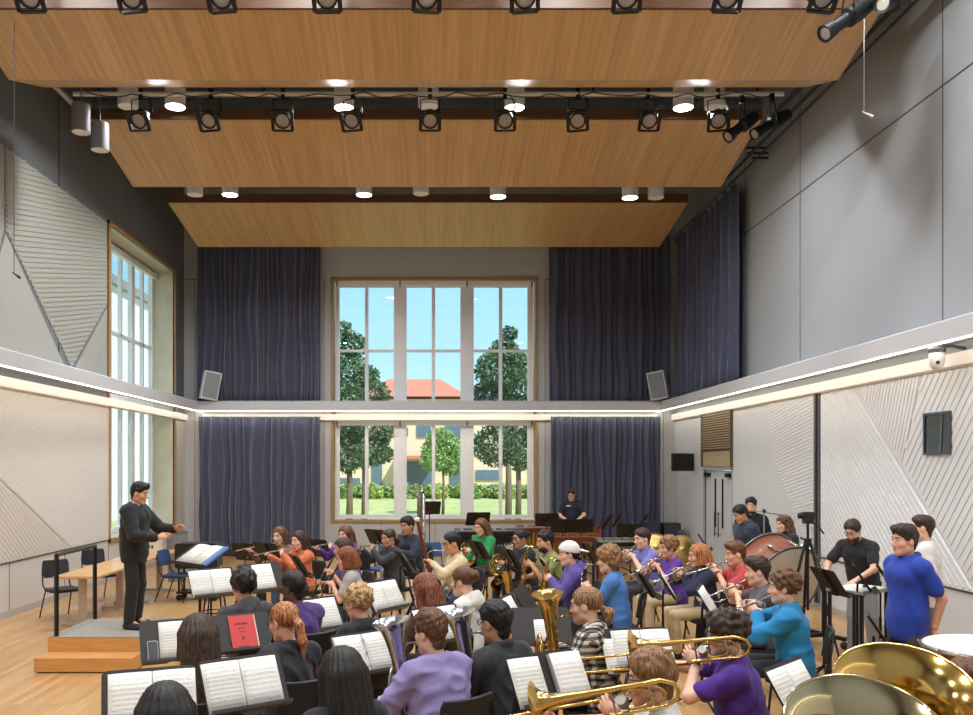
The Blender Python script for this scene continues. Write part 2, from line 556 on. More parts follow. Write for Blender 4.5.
# ribbed acoustic panels: convex polygons on a wall, filled with raised ribs at one angle
def clip_line(poly, p, d):
    """part of the line p+t*d inside the convex polygon (2D)"""
    t0, t1 = -1e9, 1e9; n = len(poly)
    area = sum(poly[i][0]*poly[(i+1) % n][1] - poly[(i+1) % n][0]*poly[i][1] for i in range(n))
    sg = 1 if area > 0 else -1
    for i in range(n):
        ax, ay = poly[i]; bx, by = poly[(i+1) % n]
        nx, ny = -(by-ay)*sg, (bx-ax)*sg                 # inward normal
        den = nx*d[0] + ny*d[1]; num = nx*(p[0]-ax) + ny*(p[1]-ay)
        if abs(den) < 1e-9:
            if num < 0: return None
        elif den > 0: t0 = max(t0, -num/den)
        else: t1 = min(t1, -num/den)
    return (t0, t1) if t1 - t0 > 0.02 else None

def rib_panel(poly, ang, pitch, x_wall, side, mat_, parent, width=0.55, depth=0.022, base=0.012, edge=True):
    """poly in (y, z); side +1: left wall (ribs grow towards +x), -1: right wall"""
    b = MB()
    b.prism([(x_wall, y, z) for y, z in poly], (side*base, 0, 0))
    d = (math.cos(R(ang)), math.sin(R(ang))); nn = (-d[1], d[0])
    pr = [p[0]*nn[0] + p[1]*nn[1] for p in poly]
    k = math.floor(min(pr)/pitch)
    x0 = x_wall + side*base; x1 = x0 + side*depth
    while k*pitch < max(pr):
        c = (k + 0.5)*pitch
        q = clip_line(poly, (nn[0]*c, nn[1]*c), d)
        if q:
            w = pitch*width/2
            P = [(nn[0]*c + d[0]*t + nn[0]*s*w, nn[1]*c + d[1]*t + nn[1]*s*w) for t, s in ((q[0]+w, -1), (q[1]-w, -1), (q[1]-w, 1), (q[0]+w, 1))]
            b.add([(x0, y, z) for y, z in P] + [(x1, y, z) for y, z in P],
                  [(4,5,6,7), (0,1,5,4), (1,2,6,5), (2,3,7,6), (3,0,4,7)])
        k += 1
    return b.build('acoustic_panel', mat_, parent)

def LWp(px, py):                           # photo position -> (y, z) on the left wall
    s = (px - VX)/XL; return (FPX/s, CAMH - (py - VY)/s)
def RWp(px, py):
    s = (px - VX)/XR; return (FPX/s, CAMH - (py - VY)/s)
pan_u = mat('panel_upper_grey', (166, 166, 158), 0.7)
pan_l = mat('panel_lower_cream', (214, 209, 202), 0.7)
zt, zb = 7.1, 3.9
# upper left
yA, yB_, yC = 12.62, LW[0]-0.06, 9.25
rib_panel([(6.0, zb), (9.2, zb), (9.2, zt), (6.0, zt)], 82, 0.10, XL, 1, pan_u, wall_left, depth=0.005)
rib_panel([(9.28, zb), (12.0, zb), (12.9, 5.85), (12.9, zt), (9.28, zt)], 80, 0.085, XL, 1, pan_u, wall_left, depth=0.006)
rib_panel([(12.06, zb), (15.2, zb), (12.96, 5.8)], 3, 0.3, XL, 1, pan_u, wall_left, depth=0.001)
rib_panel([(12.97, 5.86), (15.3, 4.05), (16.95, 5.5), (16.95, zt), (12.97, zt)], 12, 0.08, XL, 1, pan_u, wall_left, width=0.5, depth=0.012)
rib_panel([(15.33, 3.95), (16.95, 3.95), (16.95, 5.4)], 40, 0.10, XL, 1, pan_u, wall_left, depth=0.005)
# lower left
zl0, zl1 = 0.85, 3.47
rib_panel([(9.3, zl0), (11.05, zl0), (11.05, zl1), (9.3, zl1)], -30, 0.08, XL+0.02, 1, pan_l, wall_left, depth=0.005)
rib_panel([(6.0, zl0), (9.24, zl0), (9.24, zl1), (6.0, zl1)], 20, 0.08, XL+0.05, 1, pan_l, wall_left, depth=0.005)
rib_panel([(11.1, zl0), (15.2, zl0), (11.1, 2.9)], -38, 0.075, XL+0.02, 1, pan_l, wall_left, depth=0.006)
rib_panel([(11.1, 2.95), (15.25, zl0), (17.0, zl0), (17.0, zl1), (11.1, zl1)], 32, 0.075, XL+0.02, 1, pan_l, wall_left, depth=0.005)
# lower right
xr = XR-0.02
rib_panel([(9.85, zl0), (13.75, zl0), (13.75, zl1), (12.75, zl1)], 42, 0.085, xr, -1, pan_r, wall_right, depth=0.009, width=0.65)
rib_panel([(12.70, zl1), (10.90, zl1), (11.38, 2.34)], 110, 0.08, xr, -1, pan_r, wall_right, depth=0.010)
rib_panel([(6.0, zl0), (9.80, zl0), (11.36, 2.32), (10.86, zl1), (6.0, zl1)], 129, 0.105, xr, -1, pan_r, wall_right, depth=0.009, width=0.68)
rib_panel([(14.0, zl0), (14.15, zl0), (15.75, 2.45), (15.9, zl1), (14.0, zl1)], 170, 0.062, xr, -1, pan_r, wall_right, depth=0.010, width=0.65)
b = MB(); b.box((XR-0.035, 6.0, zl0-0.02), (XR-0.02, 15.75, zl0-0.005)); b.build('panel_seams', seam_m, wall_right)
b = MB(); b.box((XL+0.02, 6.0, zl0-0.02), (XL+0.035, LW[0]-0.05, zl0-0.005)); b.build('panel_seams', seam_m, wall_left)
# light flat board at the left picture edge
b = MB(); b.box((XL+0.02, 8.2, 0.8), (XL+0.10, 9.36, 3.3)); structure(b.build('trim_1', wall_lo))

# ------------------------------------------------------------------ the ledge round the room with its light cove
led = mat('led_strip', (255, 248, 236), 0.5, emit=(255, 244, 226), estr=9.0)
LZ0, LZ1, LP = 3.69, 3.95, 0.50
def ledge(name, a, bb, inward):
    """runs from a to bb along a wall; inward = unit vector into the room"""
    a = Vector(a); bb = Vector(bb); n = Vector(inward)
    run = bb - a
    b = MB()
    prof = [(0.0, LZ1), (LP-0.05, LZ1), (LP, LZ1-0.03), (LP, LZ0+0.015), (LP-0.035, LZ0), (LP-0.035, LZ0+0.06), (0.0, LZ0+0.06)]
    b.prism([a + n*d + Vector((0,0,z)) for d, z in prof], run)
    o = structure(b.build(name, ledge_m))
    b = MB()                                                     # white fascia under the slab
    b.prism([a + n*d + Vector((0,0,z)) for d, z in [(0, LZ0-0.06), (0.10, LZ0-0.06), (0.10, LZ0-0.21), (0.07, LZ0-0.23), (0, LZ0-0.23)]], run)
    b.build('fascia', mat('fascia_white', (246, 244, 240), 0.5), o)
    b = MB()
    b.prism([a + n*d + Vector((0,0,z)) for d, z in [(LP-0.014, LZ0-0.0005), (LP-0.014, LZ0-0.003), (LP-0.048, LZ0-0.003), (LP-0.048, LZ0+0.056), (LP-0.037, LZ0+0.056), (LP-0.037, LZ0-0.0005)]], run)
    b.build('led_strip', led, o)
    return o
ledge('trim_2', (XL, YF, 0), (XL, YB, 0), (1, 0, 0))
ledge('trim_3', (XR, YF, 0), (XR, YB, 0), (-1, 0, 0))
ledge('trim_4', (XL+LP, YB, 0), (XR-LP, YB, 0), (0, -1, 0))

# ------------------------------------------------------------------ windows
def window_back(idx, z0, z1, bars, units, yw, full=False):
    """units: list of (x0,x1) pane pairs"""
    b = MB()
    x0, x1 = BW[0]+0.06, BW[1]-0.06
    th = 0.06
    b.box((x0, yw-th, z0), (x1, yw+th, z0+0.10)); b.box((x0, yw-th, z1-0.12), (x1, yw+th, z1))
    xs = [x0] + [v for u in units for v in u] + [x1]
    for i in range(0, len(xs), 2): b.box((xs[i], yw-th*0.96, z0+0.002), (xs[i+1], yw+th*0.96, z1-0.002))
    root = structure(b.build('window_%d' % idx, frame_m))
    for (u0, u1) in units:
        b = MB(); c = (u0+u1)/2
        b.box((c-0.045, yw-0.045, z0+0.1), (c+0.045, yw+0.045, z1-0.12))
        for zz in bars: b.box((u0, yw-0.04, zz-0.035), (u1, yw+0.04, zz+0.035))
        for s_ in (0, 1):
            a_, e_ = (u0, u0+0.03) if s_ == 0 else (u1-0.03, u1)
            b.box((a_, yw-0.05, z0+0.1), (e_, yw+0.05, z1-0.12))
        b.build('muntins', frame_m, root)
        b = MB(); b.box((u0, yw-0.004, z0+0.1), (u1, yw+0.004, z1-0.12))
        b.build('pane', glass_m, root)
    return root
yw = YB + 0.28
sw = FPX/yw
U = [((a-VX)/sw, (c-VX)/sw) for a, c in ((338.5, 395), (405.5, 461.5), (472.5, 528.5))]
zz = lambda py: CAMH - (py - VY)/sw
window_back(1, 3.75, zz(283), [zz(351)], U, yw)
window_back(2, zz(518.5), 3.72, [], U, yw)
# oak lining of the opening and roller-blind housings
b = MB()
for x0, x1 in ((BW[0]-0.03, BW[0]+0.035), (BW[1]-0.035, BW[1]+0.03)): b.box((x0, YB-0.025, BW[2]-0.03), (x1, YB+0.40, BW[3]+0.03))
b.box((BW[0]-0.03, YB-0.025, BW[3]-0.03), (BW[1]+0.03, YB+0.40, BW[3]+0.03))
b.box((BW[0]-0.03, YB-0.04, BW[2]-0.035), (BW[1]+0.03, YB+0.40, BW[2]+0.02))
structure(b.build('trim_5', oak))
for zc in (zz(284), zz(423)):
    b = MB(); b.box((BW[0]+0.08, YB+0.10, zc-0.07), (BW[1]-0.08, YB+0.19, zc+0.05))
    o = b.build('blind_housing', frame_m); structure(o)
    for x in (BW[0]+0.1, U[0][1]+0.12, U[1][1]+0.12, BW[1]-0.14):
        b = MB(); b.box((x, YB+0.085, zc-0.09), (x+0.04, YB+0.2, zc+0.04)); b.build('bracket', mat('bracket_grey', (120,122,126), 0.5), o)

# left window, in the deep reveal
xw = XL - 0.55
b = MB()
for y0, y1 in ((LW[0], LW[0]+0.02), (LW[1]-0.02, LW[1])): b.box((xw-0.05, y0, LW[2]), (XL+0.01, y1, LW[3]))
b.box((xw-0.05, LW[0], LW[3]-0.02), (XL+0.01, LW[1], LW[3])); b.box((xw-0.05, LW[0], LW[2]), (XL+0.01, LW[1], LW[2]+0.02))
structure(b.build('trim_6', pale_oak))
b = MB()
for y0, y1 in ((LW[0]-0.05, LW[0]+0.03), (LW[1]-0.02, LW[1]+0.05)): b.box((XL-0.02, y0, LW[2]-0.05), (XL+0.045, y1, LW[3]+0.05))
b.box((XL-0.02, LW[0]-0.05, LW[3]-0.02), (XL+0.045, LW[1]+0.05, LW[3]+0.05)); b.box((XL-0.02, LW[0]-0.05, LW[2]-0.06), (XL+0.045, LW[1]+0.05, LW[2]+0.02))
structure(b.build('trim_7', oak))
def window_left(idx, z0, z1, bars):
    b = MB(); y0, y1 = LW[0]+0.02, LW[1]-0.02; th = 0.05
    b.box((xw-th, y0, z0), (xw+th, y1, z0+0.1)); b.box((xw-th, y0, z1-0.12), (xw+th, y1, z1))
    n = 3; L = (y1-y0)/n; un = []
    for k in range(n):
        un.append((y0+k*L+0.10, y0+(k+1)*L-0.10))
    es = [y0] + [v for u in un for v in u] + [y1]
    for i in range(0, len(es), 2): b.box((xw-th*0.96, es[i], z0+0.002), (xw+th*0.96, es[i+1], z1-0.002))
    root = structure(b.build('window_%d' % idx, frame_m))
    for u0, u1 in un:
        b = MB(); c = (u0+u1)/2
        b.box((xw-0.04, c-0.04, z0), (xw+0.04, c+0.04, z1))
        for z in bars: b.box((xw-0.04, u0, z-0.035), (xw+0.04, u1, z+0.035))
        b.build('muntins', frame_m, root)
        b = MB(); b.box((xw-0.004, u0, z0+0.1), (xw+0.004, u1, z1-0.12)); b.build('pane', glass_m, root)
    b = MB(); b.box((xw+0.06, y0, z1-0.17), (xw+0.15, y1, z1-0.05)); b.build('blind_housing', frame_m, root)
window_left(3, 3.75, LW[3]-0.03, [5.2])
window_left(4, LW[2]+0.03, 3.72, [])

# ------------------------------------------------------------------ doors and louvre on the right wall
door_m = mat('door_paint', (206, 208, 211), 0.5)
b = MB()
for y0, y1 in ((17.84, 17.90), (19.75, 19.81)): b.box((XR-0.03, y0, 0), (XR+0.12, y1, 2.27))
b.box((XR-0.03, 17.84, 2.21), (XR+0.12, 19.81, 2.27))
structure(b.build('trim_8', mat('door_frame_grey', (170, 171, 174), 0.5)))
for i, (y0, y1, yp) in enumerate(((17.91, 18.81, 18.70), (18.84, 19.74, 18.95))):
    b = MB(); b.box((XR+0.02, y0, 0.01), (XR+0.07, y1, 2.2)); d = structure(b.build('door_%d' % (i+1), door_m))
    ys = (18.54, 18.63) if i == 0 else (19.02, 19.11)
    b = MB(); b.box((XR+0.012, ys[0], 0.95), (XR+0.02, ys[1], 2.02)); b.build('vision_slit', mat('dark_glass', (22, 24, 28), 0.15), d)
    b = MB(); b.tube([(XR-0.04, yp, 0.75), (XR-0.04, yp, 1.3)], 0.013)
    for z in (0.8, 1.25): b.tube([(XR-0.04, yp, z), (XR+0.02, yp, z)], 0.008)
    b.build('door_handle', mat('dark_steel', (60, 60, 62), 0.35, metal=0.8), d)
    b = MB(); b.box((XR-0.05, y0+0.05 if i == 0 else y1-0.35, 2.06), (XR+0.02, y0+0.35 if i == 0 else y1-0.05, 2.15)); b.build('door_closer', black_m, d)
b = MB(); b.box((XR+0.0, 19.74, 0.0), (XR+0.03, 19.76, 2.2)); structure(b.build('trim_9', black_m))
b = MB(); b.box((XR-0.03, 17.86, 2.29), (XR-0.02, 19.80, 2.62))
lou_m = mat('louvre_oak', (184, 164, 134), 0.55, var=0.12, vscale=5, stretch=(1, 1, 10))
vent = b.build('wall_grille', lou_m)
tag(vent, 'tan wooden louvred grille on the wall above the double doors', 'vent grille')
b = MB()
for k in range(15):
    z = 2.68 + k*0.053
    b.box((XR-0.07, 17.86, z), (XR-0.03, 19.80, z+0.022))
b.build('slats', lou_m, vent)
b = MB()
for y0, y1 in ((17.83, 17.87), (19.79, 19.83)): b.box((XR-0.075, y0, 2.28), (XR-0.02, y1, 3.48))
b.box((XR-0.028, 17.86, 2.62), (XR-0.021, 19.80, 3.48))
b.build('frame', mat('louvre_dark', (92, 78, 60), 0.6), vent)

# vertical steel channel in the right wall, dark display recess, dome camera
b = MB(); b.box((XR-0.05, 13.78, 0.1), (XR-0.02, 13.97, 3.48)); structure(b.build('trim_10', mat('channel_grey', (96, 98, 102), 0.5)))
b = MB(); b.box((XR-0.075, 13.83, 0.1), (XR-0.05, 13.87, 3.48)); structure(b.build('trim_11', mat('channel_dark', (52, 52, 54), 0.5)))
y0, y1, z0, z1 = 10.28, 10.78, 2.47, 2.93
b = MB()
for a, c, e, g in ((y0-0.03, y0, z0-0.03, z1+0.03), (y1, y1+0.03, z0-0.03, z1+0.03), (y0, y1, z0-0.03, z0), (y0, y1, z1, z1+0.03)):
    b.box((XR-0.07, a, e), (XR-0.02, c, g))
box = b.build('control_window', mat('recess_frame', (72, 78, 86), 0.5))
tag(box, 'small dark square control window set in the right ribbed wall', 'wall window')
b = MB(); b.box((XR-0.055, y0, z0), (XR-0.045, y1, z1)); b.build('dark_pane', mat('dark_glass', (22, 24, 28), 0.15), box)
b = MB(); b.bar((XR-0.06, y0+0.16, z0), (XR-0.06, y0+0.13, z1), 0.012); b.build('blade', steel, box)

camw = W(937, 360, 85.8); camw.x = 5.85
c = thing('dome_camera', (camw.x, camw.y, 3.72), 'white dome security camera hanging under the right ledge', 'security camera')
b = MB(); b.lathe([(0.0, -0.30), (0.05, -0.29), (0.075, -0.25), (0.085, -0.18), (0.085, -0.10), (0.0, -0.10)], seg=16); b.build('dome', mat('camera_white', (235, 235, 235), 0.3), c, smooth=True)
b = MB(); b.lathe([(0.09, -0.10), (0.10, -0.06), (0.08, -0.02), (0.0, 0.0)], seg=16); b.tube([(0, 0, -0.03), (0.18, 0, -0.02), (0.33, 0, -0.05)], 0.02); b.build('mount', mat('camera_grey', (90, 92, 94), 0.4), c)
b = MB(); b.sphere((-0.03, -0.07, -0.22), 0.022); b.build('lens', blackp, c)

# wall monitor
tv = thing('wall_monitor', (5.86, 20.35, 2.18), 'black flat television on an arm at the right rear corner', 'monitor', rz=R(28))
b = MB(); b.box((-0.34, -0.02, 0), (0.34, 0.02, 0.42)); b.build('casing', blackp, tv)
b = MB(); b.box((-0.32, -0.024, 0.02), (0.32, -0.019, 0.40)); b.build('screen', mat('screen_off', (12, 13, 16), 0.12), tv)
b = MB(); b.tube([(0, 0.02, 0.2), (0.1, 0.1, 0.2), (0.30, 0.12, 0.2)], 0.025); b.build('arm', black_m, tv)

# ------------------------------------------------------------------ curtains
velvet = mat('navy_velvet', (68, 73, 98), 0.8, sheen=0.5, bump=0.06, bscale=120)
def curtain(name, a, bb, z0, z1, folds, amp, label, parent_group, seed, gather=0.0, rod=None):
    a = Vector(a); bb = Vector(bb); d = (bb-a); L = d.length; d.normalize(); n = Vector((-d.y, d.x, 0))
    r = random.Random(seed)
    ph = [r.uniform(0, 6.28) for _ in range(6)]; fr = [folds*r.uniform(0.85, 1.15), folds*0.43, folds*1.7]
    warp = [r.uniform(-0.5, 0.5) for _ in range(4)]
    def fn(u, v):
        uu = u + 0.02*math.sin(6.28*u*3+ph[3]) + 0.012*math.sin(9*v+ph[4])*math.sin(6.28*u*2+ph[5])
        k = 2*math.pi*fr[0]*uu + ph[0]
        s = math.sin(k) + 0.3*math.sin(2*k+1.2) + 0.55*math.sin(2*math.pi*fr[1]*uu+ph[1]) + 0.15*math.sin(2*math.pi*fr[2]*uu+ph[2])*(1-v)
        off = amp*s*(0.7 + 0.3*(1-v))*1.3 + 0.01*math.sin(30*u+5*v)
        p = a + d*(L*(u + 0.004*math.cos(k)*(1-v)))
        return p + n*off + Vector((0, 0, z0 + (z1-z0)*v))
    b = MB(); b.grid(fn, max(90, int(folds*18)), 16)
    o = b.build(name, velvet, smooth=True)
    m = o.modifiers.new('s', 'SOLIDIFY'); m.thickness = 0.008
    tag(o, label, 'curtain', parent_group)
    return o
CY = 21.95
curtain('curtain', (-6.07, CY, 0), (-2.93, CY, 0), 3.97, 8.2, 19, 0.045, 'navy velvet curtain above the ledge left of the upper window', 'velvet curtains', 1)
curtain('curtain', (-6.02, CY, 0), (-2.93, CY, 0), 0.03, 3.56, 14, 0.055, 'navy velvet curtain below the ledge, hanging to the floor behind the flutes', 'velvet curtains', 2)
curtain('curtain', (2.92, CY, 0), (6.02, CY, 0), 3.97, 8.2, 20, 0.045, 'navy velvet curtain above the ledge right of the upper window', 'velvet curtains', 3)
curtain('curtain', (2.95, CY, 0), (5.75, CY, 0), 0.03, 3.56, 15, 0.055, 'navy velvet curtain below the ledge, hanging behind the percussion', 'velvet curtains', 4)
curtain('curtain', (5.93, 20.75, 0), (5.93, 16.95, 0), 3.97, 7.85, 22, 0.055, 'navy velvet curtain hanging from the track on the right wall', 'velvet curtains', 5)
b = MB(); b.tube([(5.93, 21.6, 7.97), (5.93, 16.2, 7.97)], 0.03)
tr = b.build('curtain_track', mat('track_grey', (120, 122, 124), 0.4, metal=0.6)); tag(tr, 'grey curtain track carrying the right wall curtain', 'curtain track')
for k in range(9):
    b = MB(); y = 21.2 - k*0.52; b.tube([(5.93, y, 7.97), (5.93, y, 7.8)], 0.012); b.build('hook', black_m, tr)

# speakers on the ledge
spk_w = mat('speaker_white', (222, 223, 226), 0.4)
spk_g = mat('speaker_grille', (140, 142, 146), 0.6, bump=0.3, bscale=400)
def ledge_speaker(loc, rz, label, sgn):
    s = thing('wall_speaker', loc, label, 'loudspeaker', 'ledge loudspeakers', rz)
    M = Matrix.Rotation(R(10*sgn), 4, 'Y')
    b = MB(); b.box((-0.21, -0.16, 0.02), (0.21, 0.2, 0.72), M); b.build('cabinet', spk_w, s)
    b = MB(); b.box((-0.185, -0.17, 0.05), (0.185, -0.158, 0.69), M); b.build('grille', spk_g, s)
    b = MB(); b.tube([(0, 0.2, 0.3), (0, 0.32, 0.3), (0, 0.34, 0.0)], 0.025); b.build('bracket', steel, s)
p = W(207, 396, 39.8)
ledge_speaker((p.x, 21.68, 3.955), R(24), 'white loudspeaker on the left end of the rear ledge', 1)
p = W(661, 396, 39.8)
ledge_speaker((p.x, 21.65, 3.955), R(-24), 'white loudspeaker on the right end of the rear ledge', -1)
# ================================================================== ceiling clouds, pipes, lamps
cl_m = planks('cloud_veneer', (208, 172, 122), (196, 160, 110), 0.16, 12.0, 'Y', 0.42, grain=(26, 0.7, 1), gap=0.9)
cl_e = mat('cloud_edge_shaded', (92, 60, 34), 0.5, var=0.15, vscale=4, stretch=(1, 1, 12))  # darker than the veneer: shade of the near-facing edge put into the colour
CX0, CX1 = -5.65, 5.35
def cloud(name, prof, edge_h, label):
    """prof: (y, z) from the near edge to the far edge of the wooden underside"""
    y0, z0 = prof[0]
    b = MB(); th = 0.06
    up = [(y, z+th) for y, z in prof[::-1]]
    b.prism([(CX0, y, z) for y, z in list(prof) + up], (CX1-CX0, 0, 0))
    o = b.build(name, cl_m); tag(o, label, 'ceiling panel', 'wooden ceiling clouds')
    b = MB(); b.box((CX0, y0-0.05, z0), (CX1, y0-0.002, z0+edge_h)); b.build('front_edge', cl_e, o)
    for x in (-4.4, -1.5, 1.5, 4.2):
        y, z = prof[1]; b = MB()
        b.tube([(x, y-0.3, z+0.1), (x, y-0.3, ZC)], 0.012, seg=6)
        b.build('hanger_rod', steel, o)
    return o
cloud('ceiling_cloud', [(10.30, 7.76), (11.40, 7.42), (12.40, 7.76)], 0.75, 'nearest slanted wooden ceiling cloud, with the widest span at the top')
cloud('ceiling_cloud', [(14.1, 7.97), (16.1, 7.523)], 0.17, 'middle slanted wooden ceiling cloud behind the long lamp row')
cloud('ceiling_cloud', [(18.2, 7.866), (20.5, 7.52)], 0.17, 'farthest slanted wooden ceiling cloud above the rear windows')

# can downlights
can_w = mat('can_white', (226, 226, 224), 0.45)
def lamp_disc(loc, power, size=0.2, spread=120, col=(0.97, 0.985, 1.0)):
    L = bpy.data.lights.new('downlight_or_fill', 'AREA'); L.shape = 'DISK'; L.size = size; L.energy = power; L.spread = R(spread); L.color = col
    o = bpy.data.objects.new('downlight_or_fill', L); o.location = loc; COL.objects.link(o); return o
CAN = None
def can(loc, lit, label, hm=None, sc=1.0):
    c = thing('can_downlight', loc, label, 'downlight', 'can downlights')
    b = MB(); b.lathe([(0.155, 0.0), (0.16, 0.02), (0.16, 0.42), (0.0, 0.42)], seg=20); b.tube([(0, 0, 0.42), (0, 0, ZC-loc[2])], 0.015, seg=6)
    b.build('housing', hm or can_w, c, autos=40); c.scale = (sc, sc, 1)
    b = MB(); b.lathe([(0.155, 0.0), (0.125, 0.03), (0.0, 0.03)], seg=20)
    b.build('lens', mat('lens_lit', (255, 250, 240), 0.4, emit=(255, 246, 228), estr=9.0) if lit else mat('lens_dim', (232, 230, 224), 0.4), c)
    return c
cans = [(111, 103, 0, 66, 'first from the left'), (161, 103, 1, 66, 'second from the left'), (339, 104, 1, 66, 'third from the left'), (428, 103, 0, 66, 'fourth from the left'),
        (519, 104, 1, 66, 'fifth from the left'), (697, 104, 1, 66, 'sixth from the left'), (730, 104, 0, 66, 'rightmost')]
for px, py, lit, s, w in cans:
    p = W(px, py, s); p.y = 13.75 if px != 428 else 13.7
    can((p.x, p.y, CAMH + (VY-(py+4))*p.y/FPX), lit, '%s white can downlight, %s in the nearer row' % ('lit' if lit else 'dim', w))
for px, py, lit, w in [(195, 195, 0, 'leftmost'), (230, 195, 1, 'second from the left'), (364, 195, 1, 'third from the left'), (421, 194, 0, 'fourth from the left'),
                       (498, 197, 1, 'fifth from the left'), (630, 198, 1, 'sixth from the left'), (656, 198, 0, 'rightmost')]:
    p = W(px, py, FPX/17.2); can((p.x, 17.2, p.z), lit, '%s white can downlight, %s in the farther row' % ('lit' if lit else 'dim', w))
for (px, py, s, w) in [(81, 126, 66, 'upper'), (100, 144, 64, 'lower')]:
    p = W(px, py, s); can((p.x, p.y, p.z-0.1), 0, 'dim grey can downlight beside the left wall, %s of two' % w, mat('can_grey', (120, 120, 122), 0.5), 0.85)

# lighting pipes (battens) with stage lamps
PZ1, PY1 = 8.15, 9.6
def pipe(name, x0, x1, y, z, label):
    b = MB(); b.tube([(x0, y, z), (x1, y, z)], 0.035, seg=10)
    o = b.build(name, mat('pipe_grey', (232, 222, 204), 0.4, metal=0.2)); tag(o, label, 'lighting pipe', 'lighting pipes')
    for x in np.linspace(x0+0.4, x1-0.4, 5):
        b = MB(); b.tube([(x, y, z), (x, y, ZC)], 0.012, seg=6); b.build('hanger_rod', black_m, o)
    b = MB()
    r = random.Random(int(y*10))
    n = 150
    b.tube([(x0+0.2+(x1-x0-0.4)*i/n, y-0.05+0.02*math.sin(i*0.9), z+0.02-0.06*abs(math.sin(i*0.31))-0.04*abs(math.sin(i*0.11))) for i in range(n+1)], 0.009, seg=5)
    b.build('cable', blackp, o)
    return o
pz = CAMH + (VY-94)*13.2/FPX
pipe('lighting_pipe', -5.55, 5.35, 13.2, pz, 'long pale pipe carrying the row of stage lamps between the clouds')
pipe('lighting_pipe', -5.4, 5.6, 9.75, 8.35, 'front pipe carrying the lamps at the top edge')
lens_c = mat('lamp_lens', (176, 168, 160), 0.25, bump=0.5, bscale=200)
def make_lamp(yaw=0, pitch=-50):
    c = thing('stage_lamp', (0, 0, 0), None, 'stage lamp', 'stage lamps')
    M = Matrix.Translation((0, 0, -0.40)) @ Matrix.Rotation(R(yaw), 4, 'Z') @ Matrix.Rotation(R(pitch), 4, 'X')
    # lamp points along local -Y tilted downward
    Q = M @ Matrix.Rotation(R(90), 4, 'X')
    b = MB(); b.lathe([(0.06, -0.17), (0.10, -0.14), (0.115, -0.02), (0.125, 0.10), (0.125, 0.13), (0.10, 0.13)], Q, 16)
    b.lathe([(0.0, -0.18), (0.06, -0.17)], Q, 16)
    b.build('lamp_body', black_m, c, autos=40)
    b = MB(); b.lathe([(0.0, 0.125), (0.06, 0.12), (0.105, 0.11)], Q, 16); b.build('lens', lens_c, c, smooth=True)
    b = MB(); b.box((-0.155, -0.145, 0.02), (0.155, -0.13, 0.28) , M @ Matrix.Translation((0, 0, -0.15)))
    # square colour-frame holder as four bars
    b = MB()
    for a, e in (((-0.145, -0.145), (0.145, -0.145)), ((0.145, -0.145), (0.145, 0.145)), ((0.145, 0.145), (-0.145, 0.145)), ((-0.145, 0.145), (-0.145, -0.145))):
        b.bar(Q @ Vector((a[0], a[1], 0.14)), Q @ Vector((e[0], e[1], 0.14)), 0.05, 0.02)
    b.build('frame_holder', black_m, c)
    b = MB(); b.tube([M @ Vector((-0.14, 0, 0)), (-0.15, 0, -0.12), (0, 0, -0.10), (0.15, 0, -0.12), M @ Vector((0.14, 0, 0))], 0.010, seg=6)
    b.build('yoke', black_m, c)
    b = MB(); b.box((-0.03, -0.03, -0.10), (0.03, 0.03, 0.05)); b.build('clamp', black_m, c)
    b = MB(); b.tube([(0.02, 0.04, 0.02), (0.12, 0.06, -0.08), (0.14, 0.1, -0.28), (0.0, 0.16, -0.34)], 0.008, seg=5); b.build('cable', blackp, c)
    return c
ORD = ['leftmost', 'second', 'third', 'fourth', 'fifth', 'sixth', 'seventh', 'eighth', 'rightmost']
proto = None
for i, px in enumerate((141, 211, 283, 353, 430, 505, 578, 648, 718)):
    if proto is None: proto = make_lamp(0, 40); o = proto
    else: o = copy_tree(proto)
    o.location = ((px-VX)*13.2/FPX, 13.2, pz+0.03); o.rotation_euler.z = R(rng.uniform(-14, 14))
    o['label'] = 'black round stage lamp, %s on the long pale pipe' % (ORD[i] if i in (0, 8) else ORD[i] + ' from the left')
for i, px in enumerate((33, 135, 224, 328, 426, 525, 626, 725, 819)):
    o = copy_tree(proto); o.location = ((px-VX)*9.75/FPX, 9.75, 8.31-0.27); o.rotation_euler.z = R(rng.uniform(-10, 10))
    b = MB(); b.tube([(0, 0, 0.0), (0, 0, 0.34)], 0.02, seg=6); b.build('drop_rod', black_m, o)
    o['label'] = 'black stage lamp cut by the top edge, %s of the front row' % (ORD[i] if i in (0, 8) else ORD[i] + ' from the left')
def profile_spot(px, py, s, yaw, pitch, L, label, ly=None):
    p = W(px, py, s); c = thing('profile_spotlight', p, label, 'spotlight', 'profile spotlights')
    Q = Matrix.Rotation(R(yaw), 4, 'Z') @ Matrix.Rotation(R(pitch), 4, 'Y')
    b = MB(); b.lathe([(0.0, -L*0.45), (0.09, -L*0.44), (0.11, -L*0.2), (0.11, 0), (0.075, 0.03), (0.075, L*0.3), (0.09, L*0.32), (0.10, L*0.5), (0.07, L*0.48)], Q, 16); b.build('lamp_body', black_m, c, autos=40)
    b = MB(); b.lathe([(0.0, L*0.47), (0.08, L*0.47)], Q, 16); b.build('lens', lens_c, c)
    b = MB(); t = Vector((0, 0, 0.36)); b.tube([Q @ Vector((0, -0.13, 0)), t + Vector((0, -0.09, -0.06)), t, t + Vector((0, 0.09, -0.06)), Q @ Vector((0, 0.13, 0))], 0.012, seg=6)
    b.build('yoke', black_m, c)
    b = MB(); b.box((-0.03, -0.03, 0.34), (0.03, 0.03, 0.46)); b.build('clamp', black_m, c)
    return c
profile_spot(742, 126, 66, 12, -128, 0.62, 'black tubular spotlight aimed left, next to the rightmost lamp of the long pipe')
